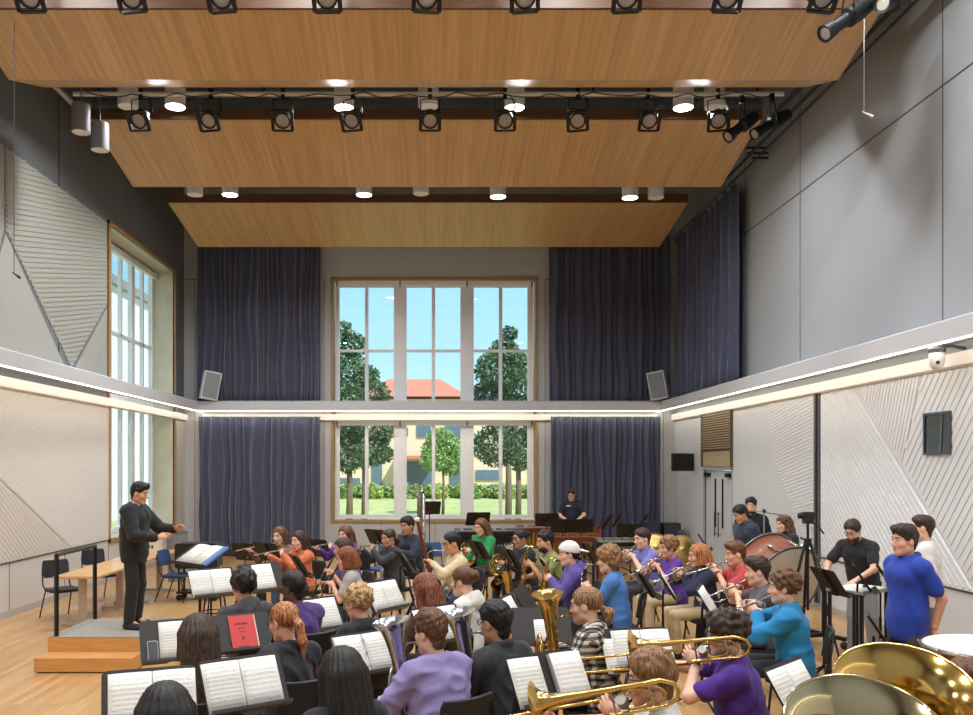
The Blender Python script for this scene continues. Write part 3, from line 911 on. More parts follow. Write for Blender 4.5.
profile_spot(772, 124, 66, 12, -122, 0.72, 'black tubular spotlight nearest the right wall on the long pipe')
profile_spot(848, 18, 88, 12, -125, 0.75, 'black tubular spotlight with pale nose at the top right corner')
profile_spot(893, 3, 88, 40, -110, 0.6, 'black spotlight half out of the frame at the top right')

# cable trays / tracks on the right wall under the ceiling, left lighting rail
for i, (dx, dz, r) in enumerate(((0.0, 0.0, 0.03), (0.10, -0.09, 0.02), (-0.15, 0.10, 0.035))):
    b = MB(); b.tube([(5.80+dx, 4.0, 8.15+dz), (5.80+dx, 17.3, 8.02+dz)], r, seg=6)
    o = b.build('cable_rail', mat('rail_dark', (58, 58, 60), 0.45, metal=0.3)); tag(o, ['black rail high along the right wall, middle of three', 'thin black rail high along the right wall, nearest the wall', 'thick dark rail high along the right wall, nearest the lamps'][i], 'wall rail', 'rails on the right wall')
    for y in (6.0, 16.0):
        b = MB(); b.bar((5.80+dx, y, 8.12+dz), (XR, y, 8.12+dz), 0.03); b.build('wall_bracket', black_m, o)
b = MB(); b.tube([(-6.1, 11.0, 8.4), (-6.1, 16.0, 8.4)], 0.05, seg=6)
o = b.build('cable_rail', mat('rail_pale', (190, 190, 188), 0.5)); tag(o, 'pale rail high along the left wall', 'wall rail')
for y in (11.5, 15.5):
    b = MB(); b.bar((-6.1, y, 8.4), (XL, y, 8.4), 0.03); b.build('wall_bracket', black_m, o)
# steel joists and ducts above the clouds
for i, y in enumerate((8.0, 12.9, 13.8, 16.6, 17.7, 20.9)):
    b = MB(); b.box((XL, y-0.08, 9.45), (XR, y+0.08, 9.48)); b.box((XL, y-0.08, 9.78), (XR, y+0.08, 9.81)); b.box((XL, y-0.02, 9.48), (XR, y+0.02, 9.78))
    structure(b.build('beam_%d' % (i+1), mat('beam_grey', (150, 158, 166), 0.6)))
for i, y in enumerate((12.75, 16.5)):
    b = MB(); b.tube([(XL+0.02, y, 9.15), (XR-0.02, y, 9.15)], 0.2, seg=16)
    o = b.build('air_duct', mat('duct_grey', (150, 156, 162), 0.45, metal=0.4)); tag(o, ['grey round air duct above the long lamp row', 'grey round air duct above the farthest cloud gap'][i], 'duct', 'air ducts')
    for x in (-3, 0, 3):
        b = MB(); b.tube([(x, y, 9.3), (x, y, ZC)], 0.01, seg=5); b.build('hanger_rod', steel, o)

# hanging microphones
def mic(px, py, s, label):
    p = W(px, py, s); c = thing('hanging_microphone', p, label, 'microphone', 'hanging microphones')
    b = MB(); b.tube([(0, 0, 0.05), (0.003, 0, (ZC-p.z)/2), (0, 0, ZC-p.z)], 0.005, seg=5); b.build('cable', mat('cable_grey', (70, 70, 72), 0.6) if px < 400 else mat('cable_white', (200, 200, 200), 0.6), c)
    b = MB(); b.tube([(-0.02, 0, 0.06), (0, 0, 0.04), (0.05, -0.02, 0.01), (0.09, -0.03, -0.02)], [0.006, 0.008, 0.014, 0.016], seg=8); b.build('capsule', blackp if px < 400 else can_w, c)
mic(14, 277, 82, 'small microphone on a dark cable hanging before the left wall')
mic(864, 116, 84, 'small microphone on a pale cable hanging before the right wall')

# ================================================================== outdoors
grass_m = mat('lawn', (150, 158, 92), 0.9, rgb2=(182, 184, 124), vscale=1.6, bump=0.4, bscale=30)
b = MB(); b.box((-90, YB+WT, -0.45), (90, 150, -0.25)); tag(b.build('lawn', grass_m), kind='structure')
b = MB(); b.box((-90, -60, -0.46), (XL-0.8, YB+WT, -0.26)); tag(b.build('lawn', grass_m), kind='structure')
path_m = mat('path_concrete', (205, 196, 182), 0.8)
b = MB(); b.box((-90, 73, -0.25), (90, 76, -0.235)); structure(b.build('path', path_m))
leaf_mats = {}
def leaves_obj(name, centres, n, size, m, parent, seed, flat=0.6):
    r = np.random.RandomState(seed)
    tot = sum(c[3]**2 for c in centres); V = []; 
    for (cx, cy, cz, cr) in centres:
        k = int(n*cr*cr/tot)
        d = r.normal(size=(k, 3)); d /= np.linalg.norm(d, axis=1, keepdims=True)
        rad = cr*(r.uniform(0.35, 1.0, size=(k, 1))**0.5)
        P = d*rad*np.array([1, 1, 0.85]) + np.array([cx, cy, cz])
        a = r.normal(size=(k, 3)); a /= np.linalg.norm(a, axis=1, keepdims=True)
        c2 = np.cross(a, r.normal(size=(k, 3))); c2 /= np.linalg.norm(c2, axis=1, keepdims=True)
        s = size*r.uniform(0.6, 1.3, size=(k, 1))
        V.append(np.stack([P - a*s, P + c2*s*flat, P + a*s, P - c2*s*flat], 1))
    V = np.concatenate(V); F = np.arange(len(V)*4).reshape(-1, 4)
    o = np_obj(name, V.reshape(-1, 3), F, m, parent)
    o.data.polygons.foreach_set('use_smooth', np.zeros(len(F), bool))
    return o
lf1 = mat('leaf_dark', (64, 92, 62), 0.6, rgb2=(92, 118, 78), vscale=2.0)
lf2 = mat('leaf_light', (112, 150, 74), 0.6, rgb2=(150, 182, 104), vscale=2.0)
bark = mat('bark', (112, 96, 80), 0.9, bump=0.5, bscale=30)
def tree(px, ybase, s, crown, n, size, lm, label, seed, trunk_r=0.12):
    x = (px-VX)/s; y = FPX/s
    t = thing('tree', (x, y, -0.26), label, 'tree', 'trees on the lawn')
    zt = min(c[1]-c[2]*0.3 for c in crown) + 0.26
    b = MB(); b.tube([(0, 0, -0.02), (0.03, 0, zt*0.5), (0, 0.02, zt+0.6)], [trunk_r*1.2, trunk_r, trunk_r*0.7], seg=8)
    r = random.Random(seed)
    for k in range(6):
        a = r.uniform(0, 6.28); q = r.uniform(0.6, 1.6)
        b.tube([(0, 0, zt+r.uniform(-0.3, 0.5)), (math.cos(a)*q*0.5, math.sin(a)*q*0.5, zt+0.9), (math.cos(a)*q, math.sin(a)*q, zt+1.8)], [0.05, 0.035, 0.015], seg=5)
    b.build('trunk', bark, t, smooth=True)
    leaves_obj('foliage', [((cx-VX)/s - x, r.uniform(-0.5, 0.5), cz+0.26, cr) for cx, cz, cr in crown], n, size, lm, t, seed)
    return t
S1 = 26.5
zpx = lambda py, s: CAMH - (py-VY)/s
tree(349, 0, S1, [(345, zpx(372, S1), 0.95), (352, zpx(345, S1), 0.6), (345, zpx(330, S1), 0.35), (340, zpx(410, S1), 1.3), (345, zpx(452, S1), 1.0)], 8000, 0.075, lf1, 'dark leafy tree outside, left of the two beyond the left panes', 11)
tree(364, 0, S1-3.5, [(372, zpx(385, S1), 0.85), (366, zpx(362, S1), 0.6), (375, zpx(420, S1), 1.05), (368, zpx(446, S1), 1.0), (383, zpx(452, S1), 0.5)], 7500, 0.075, lf1, 'dark leafy tree outside, right of the two beyond the left panes', 12)
tree(508, 0, S1, [(500, zpx(372, S1), 1.0), (505, zpx(350, S1), 0.6), (510, zpx(332, S1), 0.35), (490, zpx(400, S1), 0.9), (498, zpx(445, S1), 1.0)], 8000, 0.075, lf1, 'dark leafy tree outside, left of the two beyond the right panes', 13)
tree(518, 0, S1-3.5, [(522, zpx(375, S1), 1.0), (516, zpx(345, S1), 0.55), (522, zpx(410, S1), 1.2), (520, zpx(452, S1), 0.9)], 8000, 0.075, lf1, 'dark leafy tree outside, right of the two beyond the right panes', 14)
tree(443, 0, 19.0, [(443, zpx(452, 19), 1.2), (434, zpx(460, 19), 0.8), (453, zpx(462, 19), 0.9), (440, zpx(440, 19), 0.8)], 6000, 0.08, lf2, 'small bright green tree outside beyond the middle panes', 15, 0.07)
# hedge of shrubs
for i, px in enumerate(range(318, 556, 11)):
    s = 12.4 + (i % 3)*0.25; x = (px-VX)/s; y = FPX/s
    t = leaves_obj('shrub', [(0, 0, 0.55, 0.62 + 0.12*((i*7) % 3)), (0.3, 0.1, 0.3, 0.5)], 600, 0.13, mat('shrub_a', (128, 152, 72), 0.7, rgb2=(170, 184, 100), vscale=3) if i % 2 else mat('shrub_b', (96, 128, 74), 0.7, rgb2=(150, 172, 96), vscale=3), None, 40+i)
    t.location = (x, y, -0.28)
    tag(t, 'yellow green shrub in the hedge across the lawn' if i % 2 else 'dull green shrub in the hedge across the lawn', 'shrub', 'pale hedge shrubs' if i % 2 else 'dull hedge shrubs')
# house opposite
hs = FPX/84.0
hx = lambda px: (px-VX)/hs
stucco = mat('stucco', (214, 196, 168), 0.85, var=0.06, vscale=2)
tile = mat('roof_tile', (186, 106, 84), 0.8, rgb2=(206, 130, 104), vscale=3.0, stretch=(2, 2, 6), bump=0.6, bscale=12)
hz = lambda py: CAMH - (py-VY)/hs
bt = thing('house', (hx(430), 84, -0.26), 'tan house with a red tiled roof across the lawn', 'house')
ox, oy, oz = hx(430), 84, -0.26
b = MB(); b.box((hx(330)-ox, 0, 0), (hx(560)-ox, 14, hz(399)-oz)); b.build('walls', stucco, bt)
b = MB()
e, t_ = hz(397)-oz, hz(372)-oz
rx0, rx1, r0, r1 = hx(362)-ox, hx(468)-ox, hx(384)-ox, hx(441)-ox
b.add([(rx0, -1, e), (rx1, -1, e), (rx1, 15, e), (rx0, 15, e), (r0, 7, t_), (r1, 7, t_)], [(0,1,5,4), (1,2,5), (2,3,4,5), (3,0,4), (3,2,1,0)])
b.build('roof', tile, bt)
dkw = mat('house_glass', (92, 112, 128), 0.15)
for px0, px1, py0, py1 in ((417, 431, 425, 437), (445, 462, 425, 440), (405, 432, 462, 490), (340, 360, 478, 492), (372, 382, 462, 490), (450, 462, 470, 488), (476, 500, 470, 480), (398, 408, 428, 436)):
    b = MB(); b.box((hx(px0)-ox, -0.15, hz(py1)-oz), (hx(px1)-ox, 0.05, hz(py0)-oz)); b.build('window', dkw, bt)
b = MB(); b.box((hx(396)-ox, -3, hz(459)-oz), (hx(436)-ox, 0, hz(456)-oz)); b.build('porch_roof', tile, bt)
for px in (397, 434):
    b = MB(); b.box((hx(px)-ox-0.2, -2.9, 0), (hx(px)-ox+0.2, -2.5, hz(459)-oz)); b.build('porch_post', stucco, bt)

nb = thing('added_pale_building', (-15.0, 40.0, -0.26), 'pale plain building outside the left window', 'building')  # sunlit pale block added so the left window looks out on white
b = MB(); b.box((-6, -34, 0), (0, 40, 11)); b.build('walls', mat('pale_render', (236, 238, 240), 0.8), nb)
b = MB(); b.box((-6.2, -34.2, 11), (0.2, 40.2, 11.4)); b.build('roof', mat('roof_grey', (150, 150, 152), 0.8), nb)
# ================================================================== light
wd = bpy.data.worlds.new('sky'); SC.world = wd; wd.use_nodes = True
nt = wd.node_tree; bg = nt.nodes['Background']
tc = nt.nodes.new('ShaderNodeTexCoord'); sp = nt.nodes.new('ShaderNodeSeparateXYZ'); rp = nt.nodes.new('ShaderNodeValToRGB')
nt.links.new(tc.outputs['Generated'], sp.inputs[0]); nt.links.new(sp.outputs['Z'], rp.inputs['Fac'])
E = rp.color_ramp.elements
E[0].position = 0.0; E[0].color = lin((226, 244, 252)); E[1].position = 0.45; E[1].color = lin((118, 190, 236))
x = E.new(0.12); x.color = lin((178, 226, 246))
nt.links.new(rp.outputs['Color'], bg.inputs['Color']); bg.inputs['Strength'].default_value = 1.35
sun = bpy.data.lights.new('sun', 'SUN'); sun.energy = 7.0; sun.angle = R(0.6); sun.color = (1.0, 0.95, 0.86)
so = bpy.data.objects.new('sun', sun); so.rotation_euler = Vector((-0.45, 0.5, -0.8)).to_track_quat('-Z', 'Y').to_euler(); COL.objects.link(so)

KEY = 102.0
def room_light(x, y, z, pw, size=0.5, spread=170):
    lamp_disc((x, y, z), pw, size, spread)
for px in (161, 339, 519, 697):
    room_light((px-VX)*13.75/FPX, 13.75, CAMH + (VY-109)*13.75/FPX - 0.03, KEY, 0.3, 160)
for px in (230, 364, 498, 630):
    room_light((px-VX)/50.0, 17.2, 7.72, KEY, 0.3, 160)
# unseen fill lights added over the near half of the room, without fixtures
for y in (1.0, 5.0, 9.0):
    for x in (-4.6, -1.6, 1.6, 4.4):
        room_light(x, y, 8.6, KEY*1.1, 0.3, 170)
SC.view_settings.view_transform = 'Standard'
SC.view_settings.look = 'None'
SC.view_settings.exposure = 0.0
SC.view_settings.gamma = 1.0
SC.cycles.use_denoising = True
SC.cycles.max_bounces = 8
SC.cycles.diffuse_bounces = 5
SC.cycles.transparent_max_bounces = 12
SC.cycles.sample_clamp_indirect = 6.0
SC.cycles.caustics_reflective = False
SC.cycles.caustics_refractive = False
# ================================================================== chairs, stands, sheets
chair_black = mat('chair_black', (30, 31, 35), 0.5)
chair_metal = mat('chair_steel_black', (34, 34, 36), 0.4, metal=0.4)
chair_edge = mat('chair_brown_edge', (96, 84, 70), 0.5)
def make_chair(col=None, name='orchestra_chair'):
    m = col or chair_black
    c = thing(name, (0, 0, 0), None, 'chair')
    H = Matrix.Rotation(R(-90), 4, 'X')
    b = MB(); b.rbox((-0.22, -0.455, -0.20), (0.22, -0.425, 0.22), 0.06, Matrix(((1,0,0,0),(0,0,1,0),(0,-1,0,0),(0,0,0,1))), 4)
    b.build('seat', m, c)
    T = Matrix.Translation((0, -0.235, 0.60)) @ Matrix.Rotation(R(10), 4, 'X')
    b = MB(); n = 7
    def pad(u, v):
        a = (u-0.5)*2; q = abs(2*v-1)
        w = 0.205*(1 - 0.10*q**6)
        return T @ Vector((a*w, -0.035*(1-a*a), 0.27*v))
    b.grid(pad, 9, 7); o = b.build('backrest', m, c, smooth=True)
    md = o.modifiers.new('s', 'SOLIDIFY'); md.thickness = 0.028
    bv = o.modifiers.new('b', 'BEVEL'); bv.width = 0.008; bv.segments = 2
    for sx in (-1, 1):
        b = MB(); b.tube([(sx*0.20, -0.15, 0.42), (sx*0.205, -0.23, 0.50), (sx*0.195, -0.275, 0.70), (sx*0.18, -0.29, 0.80)], 0.011, seg=6); b.build('back_support', chair_metal, c, smooth=True)
        b = MB(); b.tube([(sx*0.20, 0.17, 0.42), (sx*0.22, 0.21, 0.02), (sx*0.22, 0.212, 0.0)], 0.011, seg=6); b.build('leg', chair_metal, c)
        b = MB(); b.tube([(sx*0.20, -0.15, 0.42), (sx*0.22, -0.30, 0.02), (sx*0.22, -0.302, 0.0)], 0.011, seg=6); b.build('leg', chair_metal, c)
    b = MB(); b.tube([(-0.20, 0.17, 0.415), (0.20, 0.17, 0.415), (0.20, -0.15, 0.415), (-0.20, -0.15, 0.415)], 0.010, seg=6, closed=True); b.build('seat_frame', chair_metal, c)
    return c
CHAIR0 = make_chair(); CHAIR_USED = [False]
BLUE0 = None
def place_chair(x, y, rz, label, group='musicians\' chairs', proto=None):
    if proto is None:
        if not CHAIR_USED[0]: CHAIR_USED[0] = True; c = CHAIR0
        else: c = copy_tree(CHAIR0)
    else: c = proto
    c.location = (x, y, 0); c.rotation_euler = (0, 0, rz)
    tag(c, label, 'chair', group)
    return c

stand_m = mat('stand_bronze_black', (40, 36, 33), 0.5, metal=0.2)
stand_pole = mat('stand_pole', (36, 36, 38), 0.35, metal=0.6)
TILT = R(32)
def make_stand():
    c = thing('music_stand', (0, 0, 0), None, 'music stand')
    D = Matrix.Translation((0, 0, 0)) @ Matrix.Rotation(-TILT, 4, 'X')
    b = MB(); b.rbox((-0.255, -0.002, -0.165), (0.255, 0.002, 0.175), 0.03, D); b.build('desk', stand_m, c)
    b = MB(); b.box((-0.25, -0.062, -0.168), (0.25, 0.0, -0.163), D); b.box((-0.25, -0.062, -0.165), (0.25, -0.058, -0.145), D); b.build('lip', stand_m, c)
    b = MB(); b.prism([D @ Vector(p) for p in ((-0.055, 0.003, -0.16), (0.055, 0.003, -0.16), (0.03, 0.003, 0.16), (-0.03, 0.003, 0.16))], D.to_3x3() @ Vector((0, 0.02, 0))); b.build('desk_channel', mat('stand_channel', (24, 23, 23), 0.5), c)
    b = MB(); b.sphere(D @ Vector((0, 0.035, -0.08)), 0.02, 10, 6); b.build('knob', mat('knob_brass', (150, 140, 120), 0.3, metal=0.8), c, smooth=True)
    return c
STAND0 = make_stand()
BASES = {}
def stand_base(h):
    """pole and three-legged foot below a desk at height h (origin at the desk centre)"""
    k = round(h, 2)
    if k not in BASES:
        b = MB(); b.tube([(0, 0.05, -0.05), (0, 0.055, -0.12), (0, 0.055, -h+0.55)], 0.011, seg=8); b.tube([(0, 0.055, -h+0.62), (0, 0.055, -h+0.10)], 0.015, seg=8)
        me_pole = b
        legs = []
        for a in (90, 210, 330):
            q = MB(); q.tube([(0, 0.055, -h+0.13), (0.14*math.cos(R(a)), 0.055+0.14*math.sin(R(a)), -h+0.07), (0.27*math.cos(R(a)), 0.055+0.27*math.sin(R(a)), -h+0.012)], 0.012, seg=6); legs.append(q)
        BASES[k] = (me_pole, legs)
    return BASES[k]
FIRST_STAND = [True]
def place_stand(px, py, h, yaw, who, group='music stands', x=None, y=None):
    """desk centre seen at px,py and h metres above the floor; yaw = direction the reader looks"""
    if x is None:
        s = (py-VY)/(CAMH-h); p = W(px, py, s); x, y = p.x, p.y
    c = STAND0 if FIRST_STAND[0] else copy_tree(STAND0)
    if FIRST_STAND[0]:
        FIRST_STAND[0] = False
        c = copy_tree(STAND0)
    c.location = (x, y, h); c.rotation_euler = (0, 0, yaw)
    pole, legs = stand_base(h)
    if not hasattr(pole, 'me'):
        o = pole.build('pole', stand_pole, c, autos=40); pole.me = o.data
        for q in legs: q.me = q.build('leg', stand_pole, c, smooth=True).data
    else:
        for nm, q in [('pole', pole)] + [('leg', l) for l in legs]:
            o = bpy.data.objects.new(nm, q.me); COL.objects.link(o); o.parent = c
    tag(c, 'black music stand ' + who, 'music stand', group)
    return c

SHEETS = [sheet_mat('printed_music_%d' % i, i, page=pg, staves=st, dens=dn) for i, (pg, st, dn) in enumerate((((236, 233, 224), 11, 0.5), ((230, 228, 220), 12, 0.6), ((238, 236, 230), 10, 0.4), ((226, 222, 212), 13, 0.55)))]
def page_obj(name, parent, x0, x1, z0, z1, m, bow=0.006, rot=0.0, lift=0.006):
    """a page lying on the desk plane (desk-local x, z), facing the reader"""
    D = Matrix.Rotation(-TILT, 4, 'X'); nu, nv = 7, 4
    cr, sr = math.cos(rot), math.sin(rot); cx, cz = (x0+x1)/2, (z0+z1)/2
    vs = []; uv = []
    for j in range(nv):
        for i in range(nu):
            u, v = i/(nu-1), j/(nv-1)
            x = x0+(x1-x0)*u; z = z0+(z1-z0)*v
            X = cx+(x-cx)*cr-(z-cz)*sr; Z = cz+(x-cx)*sr+(z-cz)*cr
            vs.append(D @ Vector((X, -lift-bow*math.sin(math.pi*u)-0.004*v, Z))); uv.append((u, v))
    b = MB(); n = len(vs)
    b.add(vs, [(j*nu+i, j*nu+i+1, (j+1)*nu+i+1, (j+1)*nu+i) for j in range(nv-1) for i in range(nu-1)])
    o = b.build(name, m, parent, smooth=True)
    l = o.data.uv_layers.new(name='UVMap')
    for lp in o.data.loops: l.data[lp.index].uv = uv[lp.vertex_index]
    md = o.modifiers.new('s', 'SOLIDIFY'); md.thickness = 0.003; md.offset = 1
    return o
def sheets(stand, kind, who, seed=0):
    h = stand.location.copy()
    def new(nm, lab, cat='sheet music', g='sheet music on the stands'):
        t = thing(nm, h, lab, cat, g, stand.rotation_euler.z); return t
    m = lambda k: SHEETS[(seed+k) % 4]
    z0, z1 = -0.155, 0.15
    r = random.Random(seed)
    dx = r.uniform(-0.02, 0.02)
    if kind == 'double':
        t = new('sheet_music', 'open two-page printed music on the stand ' + who)
        page_obj('page', t, -0.235+dx, -0.002+dx, z0, z1, m(0)); page_obj('page', t, 0.002+dx, 0.235+dx, z0, z1, m(1))
    elif kind == 'single':
        t = new('sheet_music', 'single printed music page on the stand ' + who)
        page_obj('page', t, -0.11+dx, 0.12+dx, z0, z1, m(0))
    elif kind == 'small':
        t = new('sheet_music', 'small printed music page low on the stand ' + who)
        page_obj('page', t, -0.06, 0.11, z0, 0.06, m(0))
    elif kind == 'triple':
        t = new('sheet_music', 'three overlapping music pages on the stand ' + who)
        page_obj('page', t, -0.29, -0.08, z0-0.02, z1-0.06, m(0)); page_obj('page', t, -0.21, 0.02, z0, z1, m(1), lift=0.012); page_obj('page', t, 0.024, 0.25, z0, z1, m(2), lift=0.012)
    elif kind == 'binder':
        t = new('music_binder', 'open ring binder of music on the stand ' + who, 'music binder')
        page_obj('page', t, -0.235, -0.012, z0, z1, m(0), lift=0.012); page_obj('page', t, 0.012, 0.24, z0, z1, m(1), lift=0.012)
        D = Matrix.Rotation(-TILT, 4, 'X')
        b = MB(); b.box((-0.24, -0.008, z0-0.005), (0.245, -0.003, z1+0.005), D); b.build('cover', mat('binder_white', (214, 214, 212), 0.5), t)
        for zz in (-0.1, 0.0, 0.1):
            b = MB(); b.tube([D @ Vector((-0.016, -0.012, zz)), D @ Vector((-0.008, -0.028, zz)), D @ Vector((0.008, -0.028, zz)), D @ Vector((0.016, -0.012, zz))], 0.003, seg=5); b.build('ring', steel, t)
    elif kind == 'two':
        t = new('sheet_music', 'loose printed page at the left of the stand ' + who)
        page_obj('page', t, -0.25, -0.03, z0, z1, m(0))
        t = new('music_binder', 'thick spiral music book on the stand ' + who, 'music book')
        page_obj('page', t, 0.04, 0.26, z0, z1, m(1), lift=0.03)
        D = Matrix.Rotation(-TILT, 4, 'X')
        b = MB(); b.box((0.04, -0.03, z0), (0.26, -0.003, z1), D); b.build('page_block', mat('binder_white', (214, 214, 212), 0.5), t)
        b = MB()
        b.tube([D @ Vector((0.035+0.012*math.cos(k*1.2), -0.017+0.014*math.sin(k*1.2), z0+(z1-z0)*k/120)) for k in range(121)], 0.002, seg=4); b.build('spiral', mat('spiral_grey', (190, 190, 200), 0.4, metal=0.6), t)
    elif kind == 'red':
        t = new('music_book', 'red covered score on the stand ' + who, 'music book')
        D = Matrix.Rotation(-TILT, 4, 'X')
        b = MB(); b.box((-0.10, -0.014, z0), (0.125, -0.005, z1), D); b.build('page_block', mat('binder_white', (214, 214, 212), 0.5), t)
        b = MB(); b.box((-0.102, -0.018, z0), (0.115, -0.0142, z1), D); b.build('cover', mat('red_cover', (206, 62, 60), 0.6), t)
        inkm = mat('dark_ink', (90, 22, 26), 0.7)
        for zz, w_, hh in ((0.075, 0.055, 0.010), (0.035, 0.03, 0.005), (0.005, 0.028, 0.005), (-0.05, 0.012, 0.016), (-0.125, 0.05, 0.006)):
            b = MB(); n = max(2, int(w_/0.008))
            for k in range(n):
                xx = -w_ + 2*w_*k/n
                b.box((xx, -0.0186, zz-hh), (xx+2*w_/n*0.7, -0.0182, zz+hh), D)
            b.build('cover_lettering', inkm, t)
def phone(stand, x, z, label, mcol=(24, 25, 30)):
    t = thing('phone', stand.location.copy(), label, 'phone', 'phones on the stands', stand.rotation_euler.z)
    D = Matrix.Rotation(-TILT, 4, 'X')
    b = MB(); b.rbox((x-0.037, -0.026, z-0.075), (x+0.037, -0.017, z+0.075), 0.01, D); b.build('phone_case', mat('phone_case', (214, 214, 218), 0.4), t)
    b = MB(); b.rbox((x-0.034, -0.0275, z-0.071), (x+0.034, -0.0258, z+0.071), 0.008, D); b.build('screen', mat('phone_screen', mcol, 0.35), t)

# ================================================================== podium, railing, table, conductor's corner
carpet = mat('podium_carpet', (140, 134, 126), 0.95, rgb2=(164, 158, 150), vscale=60, bump=0.4, bscale=200)
pod_w = mat('podium_oak', (206, 152, 88), 0.4, var=0.08, vscale=4, stretch=(1, 10, 10))
pod = thing('conductor_podium', (-3.9, 10.5, 0), 'two-step wooden conductor podium with grey carpet top', 'podium')
ox, oy = -3.9, 10.5
b = MB(); b.box((-4.45-ox, 9.88-oy, 0.0), (-3.36-ox, 11.1-oy, 0.32)); b.build('platform', pod_w, pod)
b = MB(); b.box((-4.44-ox, 9.89-oy, 0.32), (-3.37-ox, 11.09-oy, 0.335)); b.build('carpet', carpet, pod)
b = MB(); b.box((-4.45-ox, 9.54-oy, 0.015), (-3.36-ox, 9.878-oy, 0.165)); b.build('step', pod_w, pod)
b = MB(); b.box((-4.40-ox, 9.58-oy, 0.0), (-3.40-ox, 9.86-oy, 0.015)); b.build('toe_kick', black_m, pod)
b = MB(); b.tube([(-4.37-ox, 9.93-oy, 0.335), (-4.37-ox, 9.93-oy, 1.27), (-4.37-ox, 11.05-oy, 1.27), (-4.37-ox, 11.05-oy, 0.335)], 0.028, seg=4); b.build('railing', black_m, pod)

tbl_m = mat('table_oak', (210, 158, 94), 0.35, var=0.08, vscale=4, stretch=(10, 1, 10), coat=0.3)
grey_leg = mat('table_leg_grey', (176, 164, 150), 0.4, metal=0.2)
for i, (y0, y1) in enumerate(((12.1, 14.05), (14.1, 16.05))):
    yc = (y0+y1)/2
    t = thing('folding_table', (-5.06, yc, 0), ['oak topped table nearest the podium railing', 'oak topped table beyond the first, towards the rear wall'][i], 'table', 'oak tables behind the podium')
    b = MB(); b.box((-0.32, y0-yc, 0.715), (0.32, y1-yc, 0.745)); b.build('tabletop', tbl_m, t)
    for yy in (y0-yc+0.25, y1-yc-0.25):
        b = MB(); b.box((-0.05, yy-0.03, 0.05), (0.05, yy+0.03, 0.715)); b.box((-0.28, yy-0.03, 0.02), (0.28, yy+0.03, 0.05)); b.box((-0.25, yy-0.025, 0.68), (0.25, yy+0.025, 0.715))
        for sx in (-0.27, 0.27): b.box((sx-0.02, yy-0.02, 0), (sx+0.02, yy+0.02, 0.02))
        b.build('leg', grey_leg, t)
place_chair(-5.62, 13.0, R(-132), 'black chair behind the oak table, nearest the left railing', 'chairs by the left wall')
place_chair(-5.72, 14.7, R(-132), 'black chair behind the oak tables, farther from the railing', 'chairs by the left wall')
blue_m = mat('blue_seat', (48, 74, 118), 0.6)
bc = make_chair(blue_m); place_chair(-4.40, 14.7, R(-100), 'blue seated chair just behind the conductor stand', 'blue chairs', bc)
def blue_chair(x, y, rz, lab):
    c = copy_tree(bc); place_chair(x, y, rz, lab, 'blue chairs', c)
blue_chair(0.02, 15.9, R(200), 'blue chair between the bassoonist and the navy sweater horn player')
blue_chair(-1.0, 15.6, R(150), 'empty blue chair behind the dark jacketed flutist')

# conductor's stool, black equipment case, bin, white box
st = thing('round_stool', (-3.15, 12.3, 0), 'black round topped stool behind the conductor stand', 'stool')
b = MB(); b.lathe([(0.0, 0.66), (0.20, 0.66), (0.22, 0.63), (0.22, 0.60), (0.0, 0.60)], seg=20); b.build('seat', blackp, st, autos=40)
for a in (45, 135, 225, 315):
    b = MB(); c_, s_ = math.cos(R(a)), math.sin(R(a)); b.tube([(0.12*c_, 0.12*s_, 0.6), (0.22*c_, 0.22*s_, 0.0)], 0.012, seg=6); b.build('leg', chair_metal, st)
b = MB(); b.tube([(0.18*math.cos(R(a)), 0.18*math.sin(R(a)), 0.22) for a in range(0, 360, 30)], 0.009, seg=6, closed=True); b.build('foot_ring', chair_metal, st)
p = W(199, 551, 58)
cs = thing('equipment_case', (p.x, p.y, 0), 'black rectangular case on a trolley behind the conductor stand', 'case')
b = MB(); b.rbox((-0.36, -0.2, 0.55), (0.36, 0.2, 0.98), 0.05); b.build('case_body', mat('case_black', (22, 24, 26), 0.4), cs)
b = MB(); b.box((-0.34, -0.18, 0.12), (0.34, 0.18, 0.16))
for sx in (-0.3, 0.3):
    for sy in (-0.15, 0.15): b.bar((sx, sy, 0.16), (sx, sy, 0.55), 0.03)
b.build('trolley', chair_metal, cs)
for sx in (-0.3, 0.3):
    for sy in (-0.15, 0.15):
        q = MB(); q.sphere((sx, sy, 0.055), 0.055, 10, 6); q.build('caster', blackp, cs)
p = W(177, 541, 50)
bn = thing('grey_bin', (p.x, p.y, 0), 'grey bin standing in the left rear corner by the curtain', 'bin')
b = MB(); b.lathe([(0.0, 0.0), (0.17, 0.0), (0.21, 0.98), (0.19, 0.98), (0.155, 0.04), (0.0, 0.04)], seg=20); b.build('bin_body', mat('bin_grey', (126, 128, 130), 0.5), bn, autos=40)
b = MB(); b.lathe([(0.215, 0.96), (0.22, 0.99), (0.18, 1.0), (0.175, 0.97)], seg=20); b.build('rim', mat('bin_rim', (96, 98, 100), 0.5), bn)
bx = thing('cardboard_box', (-5.1, 15.3, 0.746), 'white cardboard box with dark printing on the rear oak table', 'box')
b = MB(); b.box((-0.2, -0.15, 0), (0.2, 0.15, 0.3)); b.build('carton', mat('box_white', (222, 214, 198), 0.7), bx)
b = MB()
for k in range(5): b.box((-0.14+k*0.06, -0.153, 0.10), (-0.10+k*0.06, -0.1501, 0.16))
b.build('printing', mat('box_print', (70, 66, 60), 0.7), bx)

